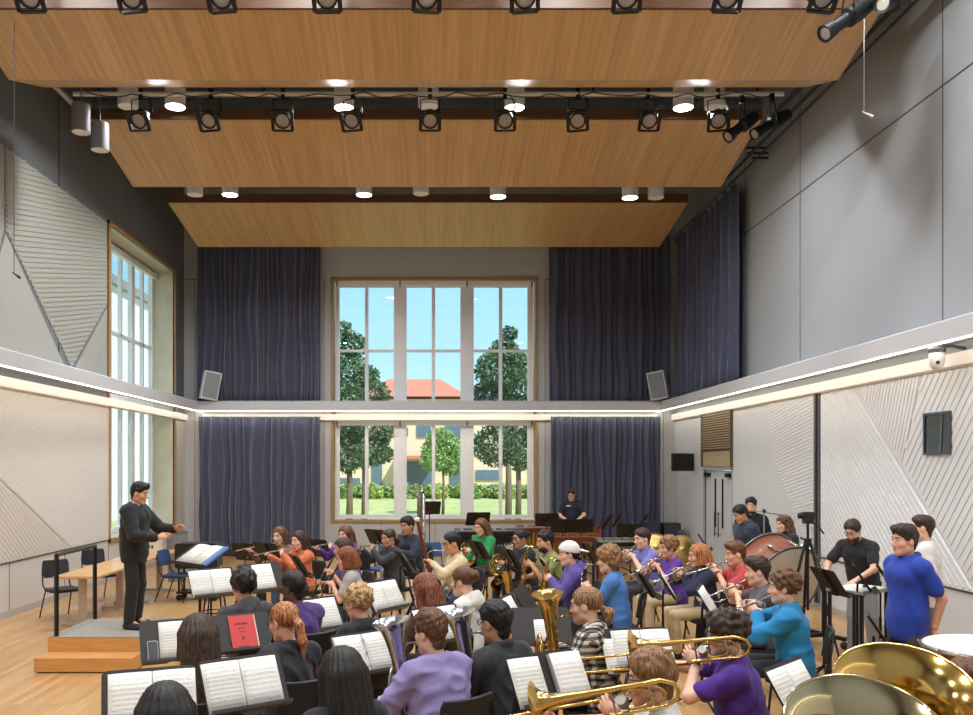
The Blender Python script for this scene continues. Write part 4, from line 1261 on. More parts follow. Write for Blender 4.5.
# conductor's large stand with the score
cst = thing('conductor_stand', (-3.02, 11.05, 0), 'wide black conductor stand in front of the man on the podium', 'music stand', rz=R(-42))
TD = Matrix.Translation((0, 0, 1.15)) @ Matrix.Rotation(R(-60), 4, 'X')
b = MB(); b.rbox((-0.40, -0.003, -0.22), (0.40, 0.003, 0.22), 0.03, TD); b.box((-0.40, -0.05, -0.225), (0.40, 0.0, -0.218), TD); b.build('desk', stand_m, cst)
b = MB(); b.tube([(0, 0, 1.14), (0, 0, 0.12)], 0.018, seg=8); b.build('pole', stand_pole, cst)
for a in (90, 210, 330):
    b = MB(); b.tube([(0, 0, 0.14), (0.3*math.cos(R(a)), 0.3*math.sin(R(a)), 0.013)], 0.014, seg=6); b.build('leg', stand_pole, cst)
sco = thing('conductor_score', (-3.02, 11.05, 0), 'large open printed score on the wide conductor stand', 'score', rz=R(-42))
def flatpage(nm, parent, x0, x1, z0, z1, m, lift):
    vs = []; uv = []; nu, nv = 7, 3
    for j in range(nv):
        for i in range(nu):
            u, v = i/(nu-1), j/(nv-1); vs.append(TD @ Vector((x0+(x1-x0)*u, -lift-0.012*math.sin(math.pi*u), z0+(z1-z0)*v))); uv.append((u, v))
    b = MB(); b.add(vs, [(j*nu+i, j*nu+i+1, (j+1)*nu+i+1, (j+1)*nu+i) for j in range(nv-1) for i in range(nu-1)])
    o = b.build(nm, m, parent, smooth=True); l = o.data.uv_layers.new(name='UVMap')
    for lp in o.data.loops: l.data[lp.index].uv = uv[lp.vertex_index]
    md = o.modifiers.new('s', 'SOLIDIFY'); md.thickness = 0.006; md.offset = 1
flatpage('page', sco, -0.30, -0.005, -0.21, 0.2, SHEETS[1], 0.012); flatpage('page', sco, 0.005, 0.30, -0.21, 0.2, SHEETS[3], 0.012)
sb = thing('spiral_notebook', (-3.02, 11.05, 0), 'blue spiral notebook at the edge of the conductor stand', 'notebook', rz=R(-42))
b = MB(); b.box((0.305, -0.03, -0.2), (0.40, -0.004, 0.2), TD); b.build('cover', mat('notebook_blue', (92, 124, 184), 0.5), sb)
b = MB(); b.tube([TD @ Vector((0.306+0.01*math.cos(k*1.2), -0.018+0.018*math.sin(k*1.2), -0.19+0.38*k/120)) for k in range(121)], 0.003, seg=4); b.build('spiral', mat('spiral_grey', (190, 190, 200), 0.4, metal=0.6), sb)

# ================================================================== percussion at the rear
def keyboard(name, cx, cy, L, rz, bar_m, frame_m_, res_m, label, z=0.9, w0=0.42, w1=0.22, raised=True, n=22, group=None, reslen=0.45):
    t = thing(name, (cx, cy, 0), label, 'mallet instrument', group, rz)
    b = MB()
    for sy, q in ((-1, 1), (1, 1)):
        b.bar((-L/2, sy*w0/2, z-0.05), (L/2, sy*w1/2, z-0.05), 0.035, 0.07)
    b.bar((-L/2, -w0/2-0.02, z-0.05), (-L/2, w0/2+0.02, z-0.05), 0.05, 0.09); b.bar((L/2, -w1/2-0.02, z-0.05), (L/2, w1/2+0.02, z-0.05), 0.05, 0.09)
    b.build('frame', frame_m_, t)
    b = MB()
    for i in range(n):
        f = i/(n-1); x = -L/2+0.05+(L-0.1)*f; w = w0+(w1-w0)*f
        b.box((x-L/n*0.42, -w/2-0.12, z), (x+L/n*0.42, 0.02, z+0.02))
        if i % 7 not in (2, 6): b.box((x+L/n*0.1, 0.05, z+(0.03 if raised else 0)), (x+L/n*0.9, w/2+0.14, z+(0.05 if raised else 0.02)))
    b.build('bars', bar_m, t)
    b = MB()
    for i in range(n):
        f = i/(n-1); x = -L/2+0.05+(L-0.1)*f; l = reslen*(1-0.6*f)
        b.tube([(x, -0.08, z-0.03), (x, -0.08, z-0.06-l)], L/n*0.36, seg=8); b.tube([(x, 0.14, z-0.03), (x, 0.14, z-0.06-l*0.9)], L/n*0.36, seg=8)
    b.build('resonators', res_m, t)
    for sx, w in ((-1, w0), (1, w1)):
        for sy in (-1, 1):
            b = MB(); b.bar((sx*(L/2), sy*w/2, z-0.09), (sx*(L/2), sy*w/2, 0.07), 0.045); b.sphere((sx*L/2, sy*w/2, 0.045), 0.045, 8, 6); b.build('leg', frame_m_, t)
    return t
gold = mat('gold_resonator', (206, 168, 96), 0.3, metal=0.9)
rose = mat('rosewood_bars', (120, 58, 40), 0.4, var=0.2, vscale=10)
redwood = mat('red_frame', (158, 82, 56), 0.45, var=0.1, vscale=6)
silv_bar = mat('silver_bars', (196, 198, 200), 0.3, metal=0.8)
dark_bar = mat('dark_bars', (58, 58, 64), 0.4)
keyboard('vibraphone', 1.10, 18.4, 1.45, R(3), dark_bar, blackp, mat('dark_res', (30, 32, 40), 0.4), 'dark barred vibraphone below the right window', group='mallet instruments')
keyboard('marimba', 2.75, 19.4, 1.9, R(2), rose, redwood, gold, 'long red brown marimba in front of the percussionist', group='mallet instruments')
keyboard('xylophone', 2.66, 16.9, 1.15, R(-4), rose, redwood, gold, 'red framed xylophone with gold resonator tubes behind the white cap', group='mallet instruments', reslen=0.55)
keyboard('bell_set', 3.55, 16.0, 1.15, R(4), silv_bar, blackp, mat('silver_res', (170, 172, 176), 0.3, metal=0.9), 'silver barred bell set behind the purple polo trumpeter', group='mallet instruments', w0=0.3, w1=0.2, reslen=0.3)
cym = mat('cymbal_bronze', (202, 172, 112), 0.4, metal=1.0, bump=0.1, bscale=120)
for i, (px, py, s, d) in enumerate(((656, 547, 56, 'left'), (683, 549, 57, 'right'))):
    p = W(px, py, s); t = thing('suspended_cymbal', (p.x, p.y, 0), 'gold cymbal on a stand, %s of the two behind the purple trumpeters' % d, 'cymbal', 'suspended cymbals')
    Q = Matrix.Translation((0, 0, p.z)) @ Matrix.Rotation(R(72), 4, 'X') @ Matrix.Rotation(R(8 if i else -8), 4, 'Y')
    b = MB(); b.lathe([(0.0, 0.035), (0.04, 0.03), (0.06, 0.01), (0.16, 0.004), (0.255, -0.004), (0.255, -0.006), (0.16, 0.001), (0.0, 0.02)], Q, 32); b.build('cymbal_plate', cym, t, smooth=True)
    b = MB(); b.tube([(0, 0.03, p.z), (0, 0.06, p.z-0.1), (0, 0.06, 0.1)], 0.012, seg=6); b.build('stand_pole', steel, t)
    for a in (90, 210, 330):
        b = MB(); b.tube([(0, 0.06, 0.25), (0.25*math.cos(R(a)), 0.06+0.25*math.sin(R(a)), 0.01)], 0.009, seg=6); b.build('leg', steel, t)
for i, (x, lab) in enumerate(((5.22, 'dark blue black speaker cabinet at the foot of the right curtain'), (5.72, 'dark blue black speaker cabinet in the right rear corner'))):
    t = thing('speaker_cabinet', (x, 20.9, 0), lab, 'speaker', 'speaker cabinets')
    b = MB(); b.box((-0.2, -0.2, 0.0), (0.2, 0.2, 0.92)); b.build('cabinet', mat('cabinet_dark', (40, 43, 56), 0.6), t)
    b = MB(); b.box((-0.17, -0.21, 0.05), (0.17, -0.2, 0.87)); b.build('grille', mat('cabinet_grille', (48, 52, 68), 0.8, bump=0.3, bscale=300), t)

# bass drum on its tilting stand
shell_m = mat('copper_shell', (134, 74, 50), 0.38, var=0.12, vscale=3, stretch=(1, 1, 1), coat=0.15)
head_m = mat('drum_head', (214, 204, 184), 0.55)
chrome = mat('chrome', (205, 207, 210), 0.15, metal=1.0)
p = W(786, 584, 79); bd = thing('bass_drum', (p.x, p.y, 0), 'big copper coloured concert bass drum tilted in its black stand', 'drum')
ax = Vector((0.30, -0.86, -0.30)).normalized()
Q = Matrix.Translation((0, 0, p.z)) @ ax.to_track_quat('Z', 'Y').to_matrix().to_4x4()
RD = 0.50
b = MB(); b.lathe([(RD-0.01, -0.23), (RD, -0.22), (RD, 0.20), (RD-0.01, 0.21)], Q @ Matrix.Translation((0, 0, -0.2)), 48); b.build('shell', shell_m, bd, autos=50)
for nm, z, s_ in (('front_head', 0.02, 1), ('rear_head', -0.44, -1)):
    b = MB(); b.lathe([(0.0, z+s_*0.006), (RD-0.03, z+s_*0.004), (RD-0.01, z)], Q, 48); b.build(nm, head_m, bd, smooth=True)
for z in (0.012, -0.43):
    b = MB(); b.tube([Q @ Vector(((RD+0.012)*math.cos(2*math.pi*k/48), (RD+0.012)*math.sin(2*math.pi*k/48), z)) for k in range(48)], 0.016, seg=6, closed=True); b.build('hoop', mat('hoop_metal', (120, 118, 116), 0.35, metal=0.8), bd, smooth=True)
for k in range(12):
    a = 2*math.pi*k/12
    b = MB()
    c0 = Q @ Vector(((RD+0.03)*math.cos(a), (RD+0.03)*math.sin(a), 0.03)); c1 = Q @ Vector(((RD+0.03)*math.cos(a), (RD+0.03)*math.sin(a), -0.10)); c2 = Q @ Vector(((RD+0.02)*math.cos(a), (RD+0.02)*math.sin(a), -0.16))
    b.tube([c0, c1, c2], [0.016, 0.009, 0.014], seg=6); b.build('tension_rod', chrome, bd)
b = MB(); n = 24
ring = [Q @ Vector(((RD+0.10)*math.cos(2*math.pi*k/n), (RD+0.10)*math.sin(2*math.pi*k/n), -0.2)) for k in range(n)]
k0 = max(range(n), key=lambda k: ring[k].z)
ring = [ring[(k0+k) % n] for k in range(n)]; ring = [q for q in ring if q.z < p.z+0.02]
b.tube(ring, 0.018, seg=6); b.build('stand_hoop', blackp, bd)
r_ = Q.to_3x3() @ Vector((1, 0, 0)); r_.z = 0; r_.normalize()
f_ = Vector((-r_.y, r_.x, 0))
b = MB()
for s_ in (-1, 1):
    top = Vector((0, 0, p.z)) + r_*(s_*(RD+0.11)); 
    b.bar(top, (top.x, top.y, 0.12), 0.05)
    b.bar(Vector((top.x, top.y, 0.13)) - f_*0.35, Vector((top.x, top.y, 0.13)) + f_*0.35, 0.05)
b.bar(Vector((0, 0, 0.13)) - r_*(RD+0.11), Vector((0, 0, 0.13)) + r_*(RD+0.11), 0.05)
b.build('stand_frame', blackp, bd)
for s_ in (-1, 1):
    for q_ in (-0.33, 0.33):
        c_ = r_*(s_*(RD+0.11)) + f_*q_
        b = MB(); b.sphere((c_.x, c_.y, 0.05), 0.05, 10, 6); b.build('caster', blackp, bd)

# cymbal arm / boom stand behind the drum
p = W(764, 511, 72); t = thing('boom_stand', (p.x, p.y, 0), 'chrome boom stand with a crossbar behind the bass drum', 'boom stand')
b = MB(); b.tube([(0, 0, 0.05), (0, 0, p.z)], 0.012, seg=8); b.build('pole', steel, t)
b = MB(); b.tube([(-0.16, 0, p.z), (0, 0, p.z-0.01), (0.35, 0, p.z-0.08)], 0.010, seg=8); b.build('boom', steel, t)
b = MB(); b.sphere((0, 0, p.z), 0.028); b.build('clamp', blackp, t)
for a in (90, 210, 330):
    b = MB(); b.tube([(0, 0, 0.3), (0.25*math.cos(R(a)), 0.25*math.sin(R(a)), 0.01)], 0.01, seg=6); b.build('leg', steel, t)

# camera on tripod
tp = thing('camera_tripod', (4.53, 10.45, 0), 'black tripod standing before the bass drum', 'tripod')
b = MB(); b.tube([(0, 0, 0.55), (0, 0, 1.62)], 0.017, seg=8); b.tube([(0, 0, 1.33), (0, 0, 1.42)], 0.045, seg=10); b.build('column', blackp, tp)
for a in (-60, 75, 195):
    b = MB(); c_, s_ = math.cos(R(a)), math.sin(R(a)); b.tube([(0.04*c_, 0.04*s_, 1.36), (0.22*c_, 0.22*s_, 0.75), (0.43*c_, 0.43*s_, 0.01)], [0.02, 0.019, 0.012], seg=6); b.build('leg', blackp, tp)
b = MB(); b.box((-0.05, -0.05, 1.60), (0.05, 0.05, 1.65)); b.tube([(0.02, 0, 1.63), (0.12, -0.04, 1.56), (0.17, -0.06, 1.48)], 0.010, seg=6); b.tube([(-0.03, 0, 1.4), (-0.09, 0, 1.43)], 0.012, seg=6); b.build('pan_head', blackp, tp)
vc = thing('video_camera', (4.53, 10.45, 1.652), 'small black video camera on the tripod', 'camera')
b = MB(); b.rbox((-0.07, -0.05, 0.0), (0.07, 0.05, 0.09), 0.02); b.tube([(-0.06, 0, 0.045), (-0.115, 0, 0.045)], [0.036, 0.034], seg=12); b.build('camera_body', blackp, vc)
b = MB(); b.lathe([(0.0, 0.002), (0.028, 0.0)], Matrix.Translation((-0.116, 0, 0.045)) @ Matrix.Rotation(R(-90), 4, 'Y'), 12); b.build('lens', mat('dark_glass', (22, 24, 28), 0.15), vc)

# long low drum with a white head in the right foreground
wd_ = thing('white_headed_drum', (4.08, 6.3, 0), 'drum with a broad white head behind the brass bell at the right edge', 'drum')
b = MB(); b.lathe([(0.45, 0.97), (0.45, 0.72), (0.38, 0.50), (0.2, 0.42), (0.0, 0.40)], seg=40); b.build('bowl', mat('drum_bowl', (160, 110, 70), 0.3, metal=0.9), wd_, autos=50)
b = MB(); b.lathe([(0.0, 0.985), (0.44, 0.985), (0.452, 0.965)], seg=40); b.build('drum_head', mat('white_head', (226, 224, 218), 0.5), wd_, autos=50)
b = MB(); b.tube([(0.46*math.cos(R(a)), 0.46*math.sin(R(a)), 0.965) for a in range(0, 360, 9)], 0.014, seg=6, closed=True); b.build('hoop', chrome, wd_, smooth=True)
for a in range(15, 375, 45):
    b = MB(); c_, s_ = math.cos(R(a)), math.sin(R(a)); b.tube([(0.475*c_, 0.475*s_, 0.985), (0.47*c_, 0.47*s_, 0.78)], 0.010, seg=6); b.build('tension_rod', chrome, wd_)
for a in (90, 210, 330):
    b = MB(); c_, s_ = math.cos(R(a)), math.sin(R(a)); b.tube([(0.3*c_, 0.3*s_, 0.50), (0.42*c_, 0.42*s_, 0.0)], 0.018, seg=6); b.build('leg', black_m, wd_)

# tall silver contrabass instrument standing before the middle window
silver = mat('silver_plate', (206, 208, 212), 0.18, metal=1.0)
brass = mat('lacquered_brass', (214, 180, 108), 0.18, metal=1.0, var=0.06, vscale=10)
p = W(421, 530, 56)
cb = thing('contrabass_clarinet', (p.x, p.y, 0), 'tall silver looped contrabass clarinet standing before the middle window', 'clarinet')
zt_ = CAMH-(484-VY)/56
b = MB()
b.tube([(-0.13, 0, zt_-0.12), (-0.15, 0, zt_-0.05), (-0.12, 0, zt_), (-0.06, 0, zt_-0.02), (-0.05, 0, zt_-0.12), (-0.04, 0, 0.25)], 0.022, seg=8)
b.build('upper_tube', silver, cb, smooth=True)
b = MB(); b.tube([(-0.04, 0, 0.25), (0.0, 0, 0.17), (0.05, 0, 0.25), (0.05, 0, zt_-0.22), (0.02, 0.03, zt_-0.14), (-0.005, 0.05, zt_-0.22), (-0.005, 0.05, 0.6)], 0.028, seg=8); b.build('body_tube', silver, cb, smooth=True)
b = MB(); b.lathe([(0.03, 0), (0.05, 0.12), (0.11, 0.2)], Matrix.Translation((-0.005, 0.05, 0.6)) @ Matrix.Rotation(R(160), 4, 'X'), 16); b.build('bell', silver, cb, smooth=True)
b = MB(); b.tube([(0, 0, 0.17), (0, 0, 0.0)], 0.008, seg=6); b.build('end_peg', steel, cb)
for k in range(8):
    b = MB(); b.lathe([(0.0, 0.015), (0.022, 0.012), (0.022, 0.0)], Matrix.Translation((0.05 if k % 2 else -0.04, -0.03, 0.5+k*0.12)) @ Matrix.Rotation(R(90), 4, 'X'), 8); b.build('key', silver, cb)
# ================================================================== instruments (in a player's own frame: +Y the way the player faces, +X the player's right)
def V3(*a): return Vector(a)
def frame(u, hint=(0, 0, 1)):
    u = Vector(u).normalized(); h = Vector(hint); w = (h - u*h.dot(u)).normalized(); v = u.cross(w)
    return u, w, v                                                  # along, up-ish, right-ish
def basis(o, z, hint=(0, 0, 1)):
    u, w, v = frame(z, hint)
    return Matrix(((v.x, w.x, u.x, o.x), (v.y, w.y, u.y, o.y), (v.z, w.z, u.z, o.z), (0, 0, 0, 1)))
keys_m = mat('key_nickel', (210, 211, 214), 0.2, metal=1.0)
ebony = mat('ebony_wood', (26, 24, 24), 0.35)
maple_red = mat('bassoon_maple', (112, 44, 26), 0.3, var=0.15, vscale=12, coat=0.5)
def keyrow(mk, p0, u, side, n, pitch, r, start, m=None, name='key'):
    for k in range(n):
        b = MB(); c = p0 + u*(start+k*pitch) + side
        b.lathe([(0.0, 0.006), (r, 0.004), (r, -0.004)], basis(c, side.normalized(), u), 8)
        mk(name, b, m or keys_m)
def inst_flute(M, cfg):
    u = V3(0.90, 0.34, cfg.get('drop', -0.20)).normalized(); a = M + V3(0, 0.012, -0.012) - u*0.06
    def bld(mk):
        b = MB(); b.tube([a, a+u*0.67], 0.0095, seg=8); mk('tube', b, silver)
        b = MB(); b.tube([a+u*0.035, a+u*0.085], 0.012, seg=8); mk('lip_plate', b, silver)
        keyrow(mk, a, u, V3(0, 0.010, 0.008), 8, 0.042, 0.009, 0.26)
        b = MB(); b.tube([a+u*0.25+V3(0, -0.012, 0.006), a+u*0.62+V3(0, -0.012, 0.006)], 0.003, seg=5); mk('key_rod', b, keys_m)
    p1, p2 = a+u*0.24, a+u*0.46
    return dict(L=(p1+V3(-0.05, 0.04, -0.05), (0.75, -0.45, 0.45), (0.2, -0.9, 0.2), 'grip'), R=(p2+V3(0.03, -0.07, -0.05), (-0.25, 0.75, 0.6), (-0.1, 0.6, -0.7), 'grip'),
                poleL=(-0.3, 0.5, -0.8), poleR=(0.8, -0.1, -0.7)), bld, 'flute', 'silver flute'
def inst_clarinet(M, cfg, mlab='black clarinet', L=0.62, bell=0.032):
    u = V3(cfg.get('side', 0.02), 0.50, -0.86).normalized(); a = M + V3(0, 0.004, 0)
    def bld(mk):
        b = MB(); b.tube([a-u*0.005, a+u*0.06, a+u*0.07, a+u*0.13], [0.006, 0.011, 0.014, 0.014], seg=10); mk('mouthpiece', b, ebony)
        b = MB(); b.tube([a+u*0.13, a+u*(L-0.08)], 0.0135, seg=10); mk('body_tube', b, ebony)
        b = MB(); b.tube([a+u*(L-0.08), a+u*(L-0.03), a+u*L], [0.015, 0.020, bell], seg=14); mk('bell', b, ebony)
        b = MB(); b.tube([a+u*0.075, a+u*0.082], 0.0165, seg=10); mk('ligature', b, keys_m)
        keyrow(mk, a, u, V3(0, 0.016, 0.010), 8, 0.046, 0.009, 0.17)
        b = MB(); b.tube([a+u*0.18+V3(0.015, 0, 0.004), a+u*0.52+V3(0.015, 0, 0.004)], 0.004, seg=5); mk('key_rod', b, keys_m)
    p1, p2 = a+u*0.20, a+u*0.38
    return dict(L=(p1+V3(-0.045, -0.045, -0.035), (0.5, 0.72, 0.35), (0.6, 0.3, -0.2), 'grip'), R=(p2+V3(0.045, -0.045, -0.035), (-0.5, 0.72, 0.35), (-0.6, 0.3, -0.2), 'grip'),
                poleL=(-0.6, -0.3, -0.8), poleR=(0.6, -0.3, -0.8)), bld, cfg.get('iname', 'clarinet'), mlab
def inst_bass_clarinet(M, cfg):
    a = M + V3(0, 0.0, 0); t = M + V3(0.01, 0.15, -0.02); bt = V3(0.02, t.y+0.06, 0.20)
    u = (bt-t).normalized()
    def bld(mk):
        b = MB(); b.tube([a, a+V3(0, 0.07, 0.03)], [0.008, 0.014], seg=8); mk('mouthpiece', b, ebony)
        b = MB(); b.tube([a+V3(0, 0.07, 0.03), a+V3(0, 0.12, 0.04), t+V3(0, 0.01, -0.03)], 0.011, seg=8); mk('neck', b, silver)
        b = MB(); b.tube([t, bt], 0.021, seg=10); mk('body_tube', b, ebony)
        b = MB(); b.tube([bt, bt+V3(0, 0.03, -0.06), bt+V3(0, 0.10, -0.07), bt+V3(0, 0.15, 0.0), bt+V3(0, 0.19, 0.09)], [0.021, 0.024, 0.03, 0.04, 0.075], seg=14, caps=False); mk('bell', b, silver)
        keyrow(mk, t, u, V3(0, 0.024, 0.004), 11, 0.055, 0.016, 0.06, silver)
        for sx in (-1, 1):
            b = MB(); b.tube([t+u*0.08+V3(sx*0.024, 0, 0), t+u*0.62+V3(sx*0.024, 0, 0)], 0.006, seg=5); mk('key_rod', b, silver)
        b = MB(); b.tube([bt+V3(0, 0.02, -0.05), V3(bt.x, bt.y+0.02, 0.0)], 0.006, seg=6); mk('end_peg', b, steel)
    p1, p2 = t+u*0.16, t+u*0.38
    return dict(L=(p1+V3(-0.05, -0.05, -0.02), (0.5, 0.75, 0.2), (0.7, 0.3, 0), 'grip'), R=(p2+V3(0.05, -0.05, -0.02), (-0.5, 0.75, 0.2), (-0.7, 0.3, 0), 'grip'),
                poleL=(-0.6, -0.3, -0.8), poleR=(0.6, -0.3, -0.8)), bld, 'bass_clarinet', 'black and silver bass clarinet'
def inst_bassoon(M, cfg):
    top = V3(-0.12, 0.56, 1.50); bot = V3(0.18, 0.20, 0.30); u = (top-bot).normalized()
    mid = bot + u*0.66
    def bld(mk):
        b = MB(); b.tube([bot, bot+u*0.46], 0.032, seg=10, flat=1.35); mk('boot_joint', b, maple_red)
        b = MB(); b.tube([bot+u*0.46, top-u*0.20], 0.020, seg=10); mk('long_joint', b, maple_red)
        b = MB(); b.tube([bot+u*0.46+V3(0.035, -0.01, 0), mid+V3(0.034, -0.01, 0.12)], 0.014, seg=8); mk('wing_joint', b, maple_red)
        b = MB(); b.tube([top-u*0.20, top-u*0.03, top], [0.021, 0.024, 0.028], seg=12); mk('bell', b, maple_red)
        b = MB(); b.tube([top-u*0.01, top+u*0.02], 0.030, seg=12); mk('bell_ring', b, mat('ivory', (232, 226, 206), 0.4))
        q = mid+V3(0.034, -0.01, 0.12)
        b = MB(); b.tube([q, q+V3(0.0, 0.0, 0.04), q+V3(0, -0.06, 0.07), (q+M)*0.5+V3(0, 0, 0.04), M+V3(0, 0.05, 0.005), M], [0.005, 0.005, 0.0045, 0.004, 0.003, 0.004], seg=6); mk('bocal', b, silver)
        keyrow(mk, bot, u, V3(0.02, -0.03, 0.01), 8, 0.11, 0.012, 0.12)
    return dict(L=(bot+u*0.74+V3(-0.05, -0.05, -0.02), (0.6, 0.6, 0.4), (0.6, 0.5, 0), 'grip'), R=(bot+u*0.30+V3(0.07, -0.06, 0), (-0.5, 0.7, 0.3), (-0.7, 0.3, 0), 'grip'),
                poleL=(-0.8, -0.2, -0.6), poleR=(0.8, -0.4, -0.5)), bld, 'bassoon', 'red brown wooden bassoon'
def inst_horn(M, cfg):
    c = M + V3(0.05, 0.26, -0.27); nrm = V3(0.93, 0.30, 0.2).normalized()
    e1, e2, _ = None, None, None
    w = (V3(0, 0, 1) - nrm*nrm.z).normalized(); f = nrm.cross(w)      # w up in the coil plane, f sideways
    if f.y < 0: f = -f
    def circ(r, o, a0, a1, n): return [c + nrm*o + f*(r*math.cos(R(a0+(a1-a0)*k/n))) + w*(r*math.sin(R(a0+(a1-a0)*k/n))) for k in range(n+1)]
    bc = c - w*0.14 + nrm*0.02 - f*0.02; bd_ = (V3(-0.55, -0.35, 0) + nrm*-0.35 - w*0.25).normalized()
    if cfg.get('bellfront'): bd_ = (nrm*-0.75 - w*0.35 + f*0.2).normalized()
    def bld(mk):
        for r, o, rr in ((0.145, 0.0, 0.0085), (0.12, 0.02, 0.0075), (0.10, -0.02, 0.0075)):
            b = MB(); b.tube(circ(r, o, 0, 345, 30)[:-1], rr, seg=8, closed=True); mk('coil', b, brass)
        b = MB(); q = circ(0.145, 0.0, 150, 100, 4)
        b.tube([M, M+V3(0, 0.05, -0.015), M+V3(0.01, 0.12, -0.04)] + q, [0.010, 0.004, 0.004] + [0.005]*5, seg=8); mk('leadpipe', b, brass)
        b = MB(); b.tube([c+f*0.13+w*0.05, c+f*0.10-w*0.06, c-w*0.10+f*0.03, bc+bd_*0.04, bc+bd_*0.10, bc+bd_*0.15, bc+bd_*0.185], [0.012, 0.018, 0.026, 0.040, 0.066, 0.105, 0.155], seg=28, caps=False); o = mk('bell', b, brass, True)
        for k in range(3):
            b = MB(); cc = c + w*0.03 + f*(0.055-0.045*k)
            b.tube([cc-nrm*0.035, cc+nrm*0.035], 0.021, seg=10); mk('valve', b, brass)
        b = MB(); b.tube([c-f*0.08+w*0.02, c-f*0.04-w*0.05, c+f*0.02-w*0.055, c+f*0.06-w*0.01], 0.006, seg=6); mk('tuning_slide', b, silver)
    return dict(L=(c-f*0.02+w*0.02-nrm*0.08+V3(0, -0.04, 0), (0.2, 0.85, 0.3), (0.95, 0, -0.1), 'grip'), R=(bc+bd_*0.14+V3(0.06, -0.06, 0.0), tuple(-bd_+V3(-0.2, 0.3, 0.2)), (-0.8, 0, 0.2), 'soft'),
                poleL=(-0.7, 0.1, -0.7), poleR=(0.9, -0.3, -0.5)), bld, 'french_horn', 'brass french horn'
def inst_sax(M, cfg):
    t = M + V3(0.03, 0.13, 0.0); bo = M + V3(0.10, 0.20, -0.56)
    u = (bo-t).normalized()
    def bld(mk):
        b = MB(); b.tube([M, M+V3(0, 0.055, 0.015)], [0.007, 0.013], seg=8); mk('mouthpiece', b, ebony)
        b = MB(); b.tube([M+V3(0, 0.05, 0.013), M+V3(0.01, 0.09, 0.03), t+V3(0, -0.01, 0.02), t+u*0.03], [0.010, 0.011, 0.013, 0.014], seg=8); mk('neck', b, brass)
        b = MB(); b.tube([t, t+u*0.25, bo, bo+V3(0.01, 0.035, -0.05), bo+V3(0.03, 0.09, -0.055), bo+V3(0.045, 0.135, 0.0), bo+V3(0.05, 0.15, 0.10), bo+V3(0.05, 0.16, 0.19), bo+V3(0.05, 0.18, 0.25)],
                         [0.014, 0.022, 0.032, 0.036, 0.039, 0.042, 0.047, 0.056, 0.075], seg=18, caps=False); mk('body_tube', b, brass, True)
        keyrow(mk, t, u, V3(-0.012, 0.036, 0.005), 9, 0.055, 0.017, 0.08, brass)
        for sx in (-1, 1):
            b = MB(); b.tube([t+u*0.06+V3(sx*0.028, 0.01, 0), t+u*0.52+V3(sx*0.038, 0.01, 0)], 0.004, seg=5); mk('key_rod', b, brass)
    p1, p2 = t+u*0.18, t+u*0.38
    return dict(L=(p1+V3(-0.06, -0.05, -0.02), (0.55, 0.75, 0.1), (0.7, 0.2, 0), 'grip'), R=(p2+V3(0.05, -0.06, -0.01), (-0.5, 0.8, 0.1), (-0.7, 0.2, 0), 'grip'),
                poleL=(-0.7, -0.3, -0.7), poleR=(0.8, -0.4, -0.5)), bld, 'alto_saxophone', 'brass alto saxophone'
def inst_trumpet(M, cfg):
    m = silver if cfg.get('silver') else brass
    u, w, v = frame(V3(cfg.get('side', 0.0), 0.93, cfg.get('drop', -0.40)))
    w = -w
    def bld(mk):
        b = MB(); b.tube([M, M+u*0.012, M+u*0.03, M+u*0.085], [0.013, 0.012, 0.006, 0.005], seg=10); mk('mouthpiece', b, silver)
        b = MB(); b.tube([M+u*0.06, M+u*0.33, M+u*0.365+w*0.015, M+u*0.38+w*0.045, M+u*0.365+w*0.075, M+u*0.33+w*0.09, M+u*0.21+w*0.09], 0.0065, seg=8); mk('leadpipe', b, m, True)
        o = M - v*0.03
        b = MB(); b.tube([o+u*0.20+w*0.09, o+u*0.11+w*0.09, o+u*0.075+w*0.075, o+u*0.06+w*0.045, o+u*0.075+w*0.015, o+u*0.11, o+u*0.30, o+u*0.39, o+u*0.44, o+u*0.475, o+u*0.495, o+u*0.505],
                         [0.0065]*6 + [0.008, 0.011, 0.017, 0.027, 0.042, 0.062], seg=18, caps=False); mk('bell', b, m, True)
        for k in range(3):
            b = MB(); c = M - v*0.015 + u*(0.18+0.027*k)
            b.tube([c-w*0.025, c+w*0.11], 0.0105, seg=10); b.tube([c-w*0.05, c-w*0.025], [0.008, 0.003], seg=8); mk('valve', b, m)
    c = M + u*0.20
    return dict(L=(c-v*0.055+w*0.07-u*0.06, tuple(u*0.75+v*0.45-w*0.35), tuple(v*0.9+w*-0.1), 'grip'), R=(c+v*0.045+w*0.02-u*0.07, tuple(u*0.8-v*0.25-w*0.5), tuple(-v*0.55+w*0.8), 'grip'),
                poleL=(-0.75, -0.1, -0.7), poleR=(0.8, -0.1, -0.65)), bld, 'trumpet', ('silver trumpet' if cfg.get('silver') else 'brass trumpet')
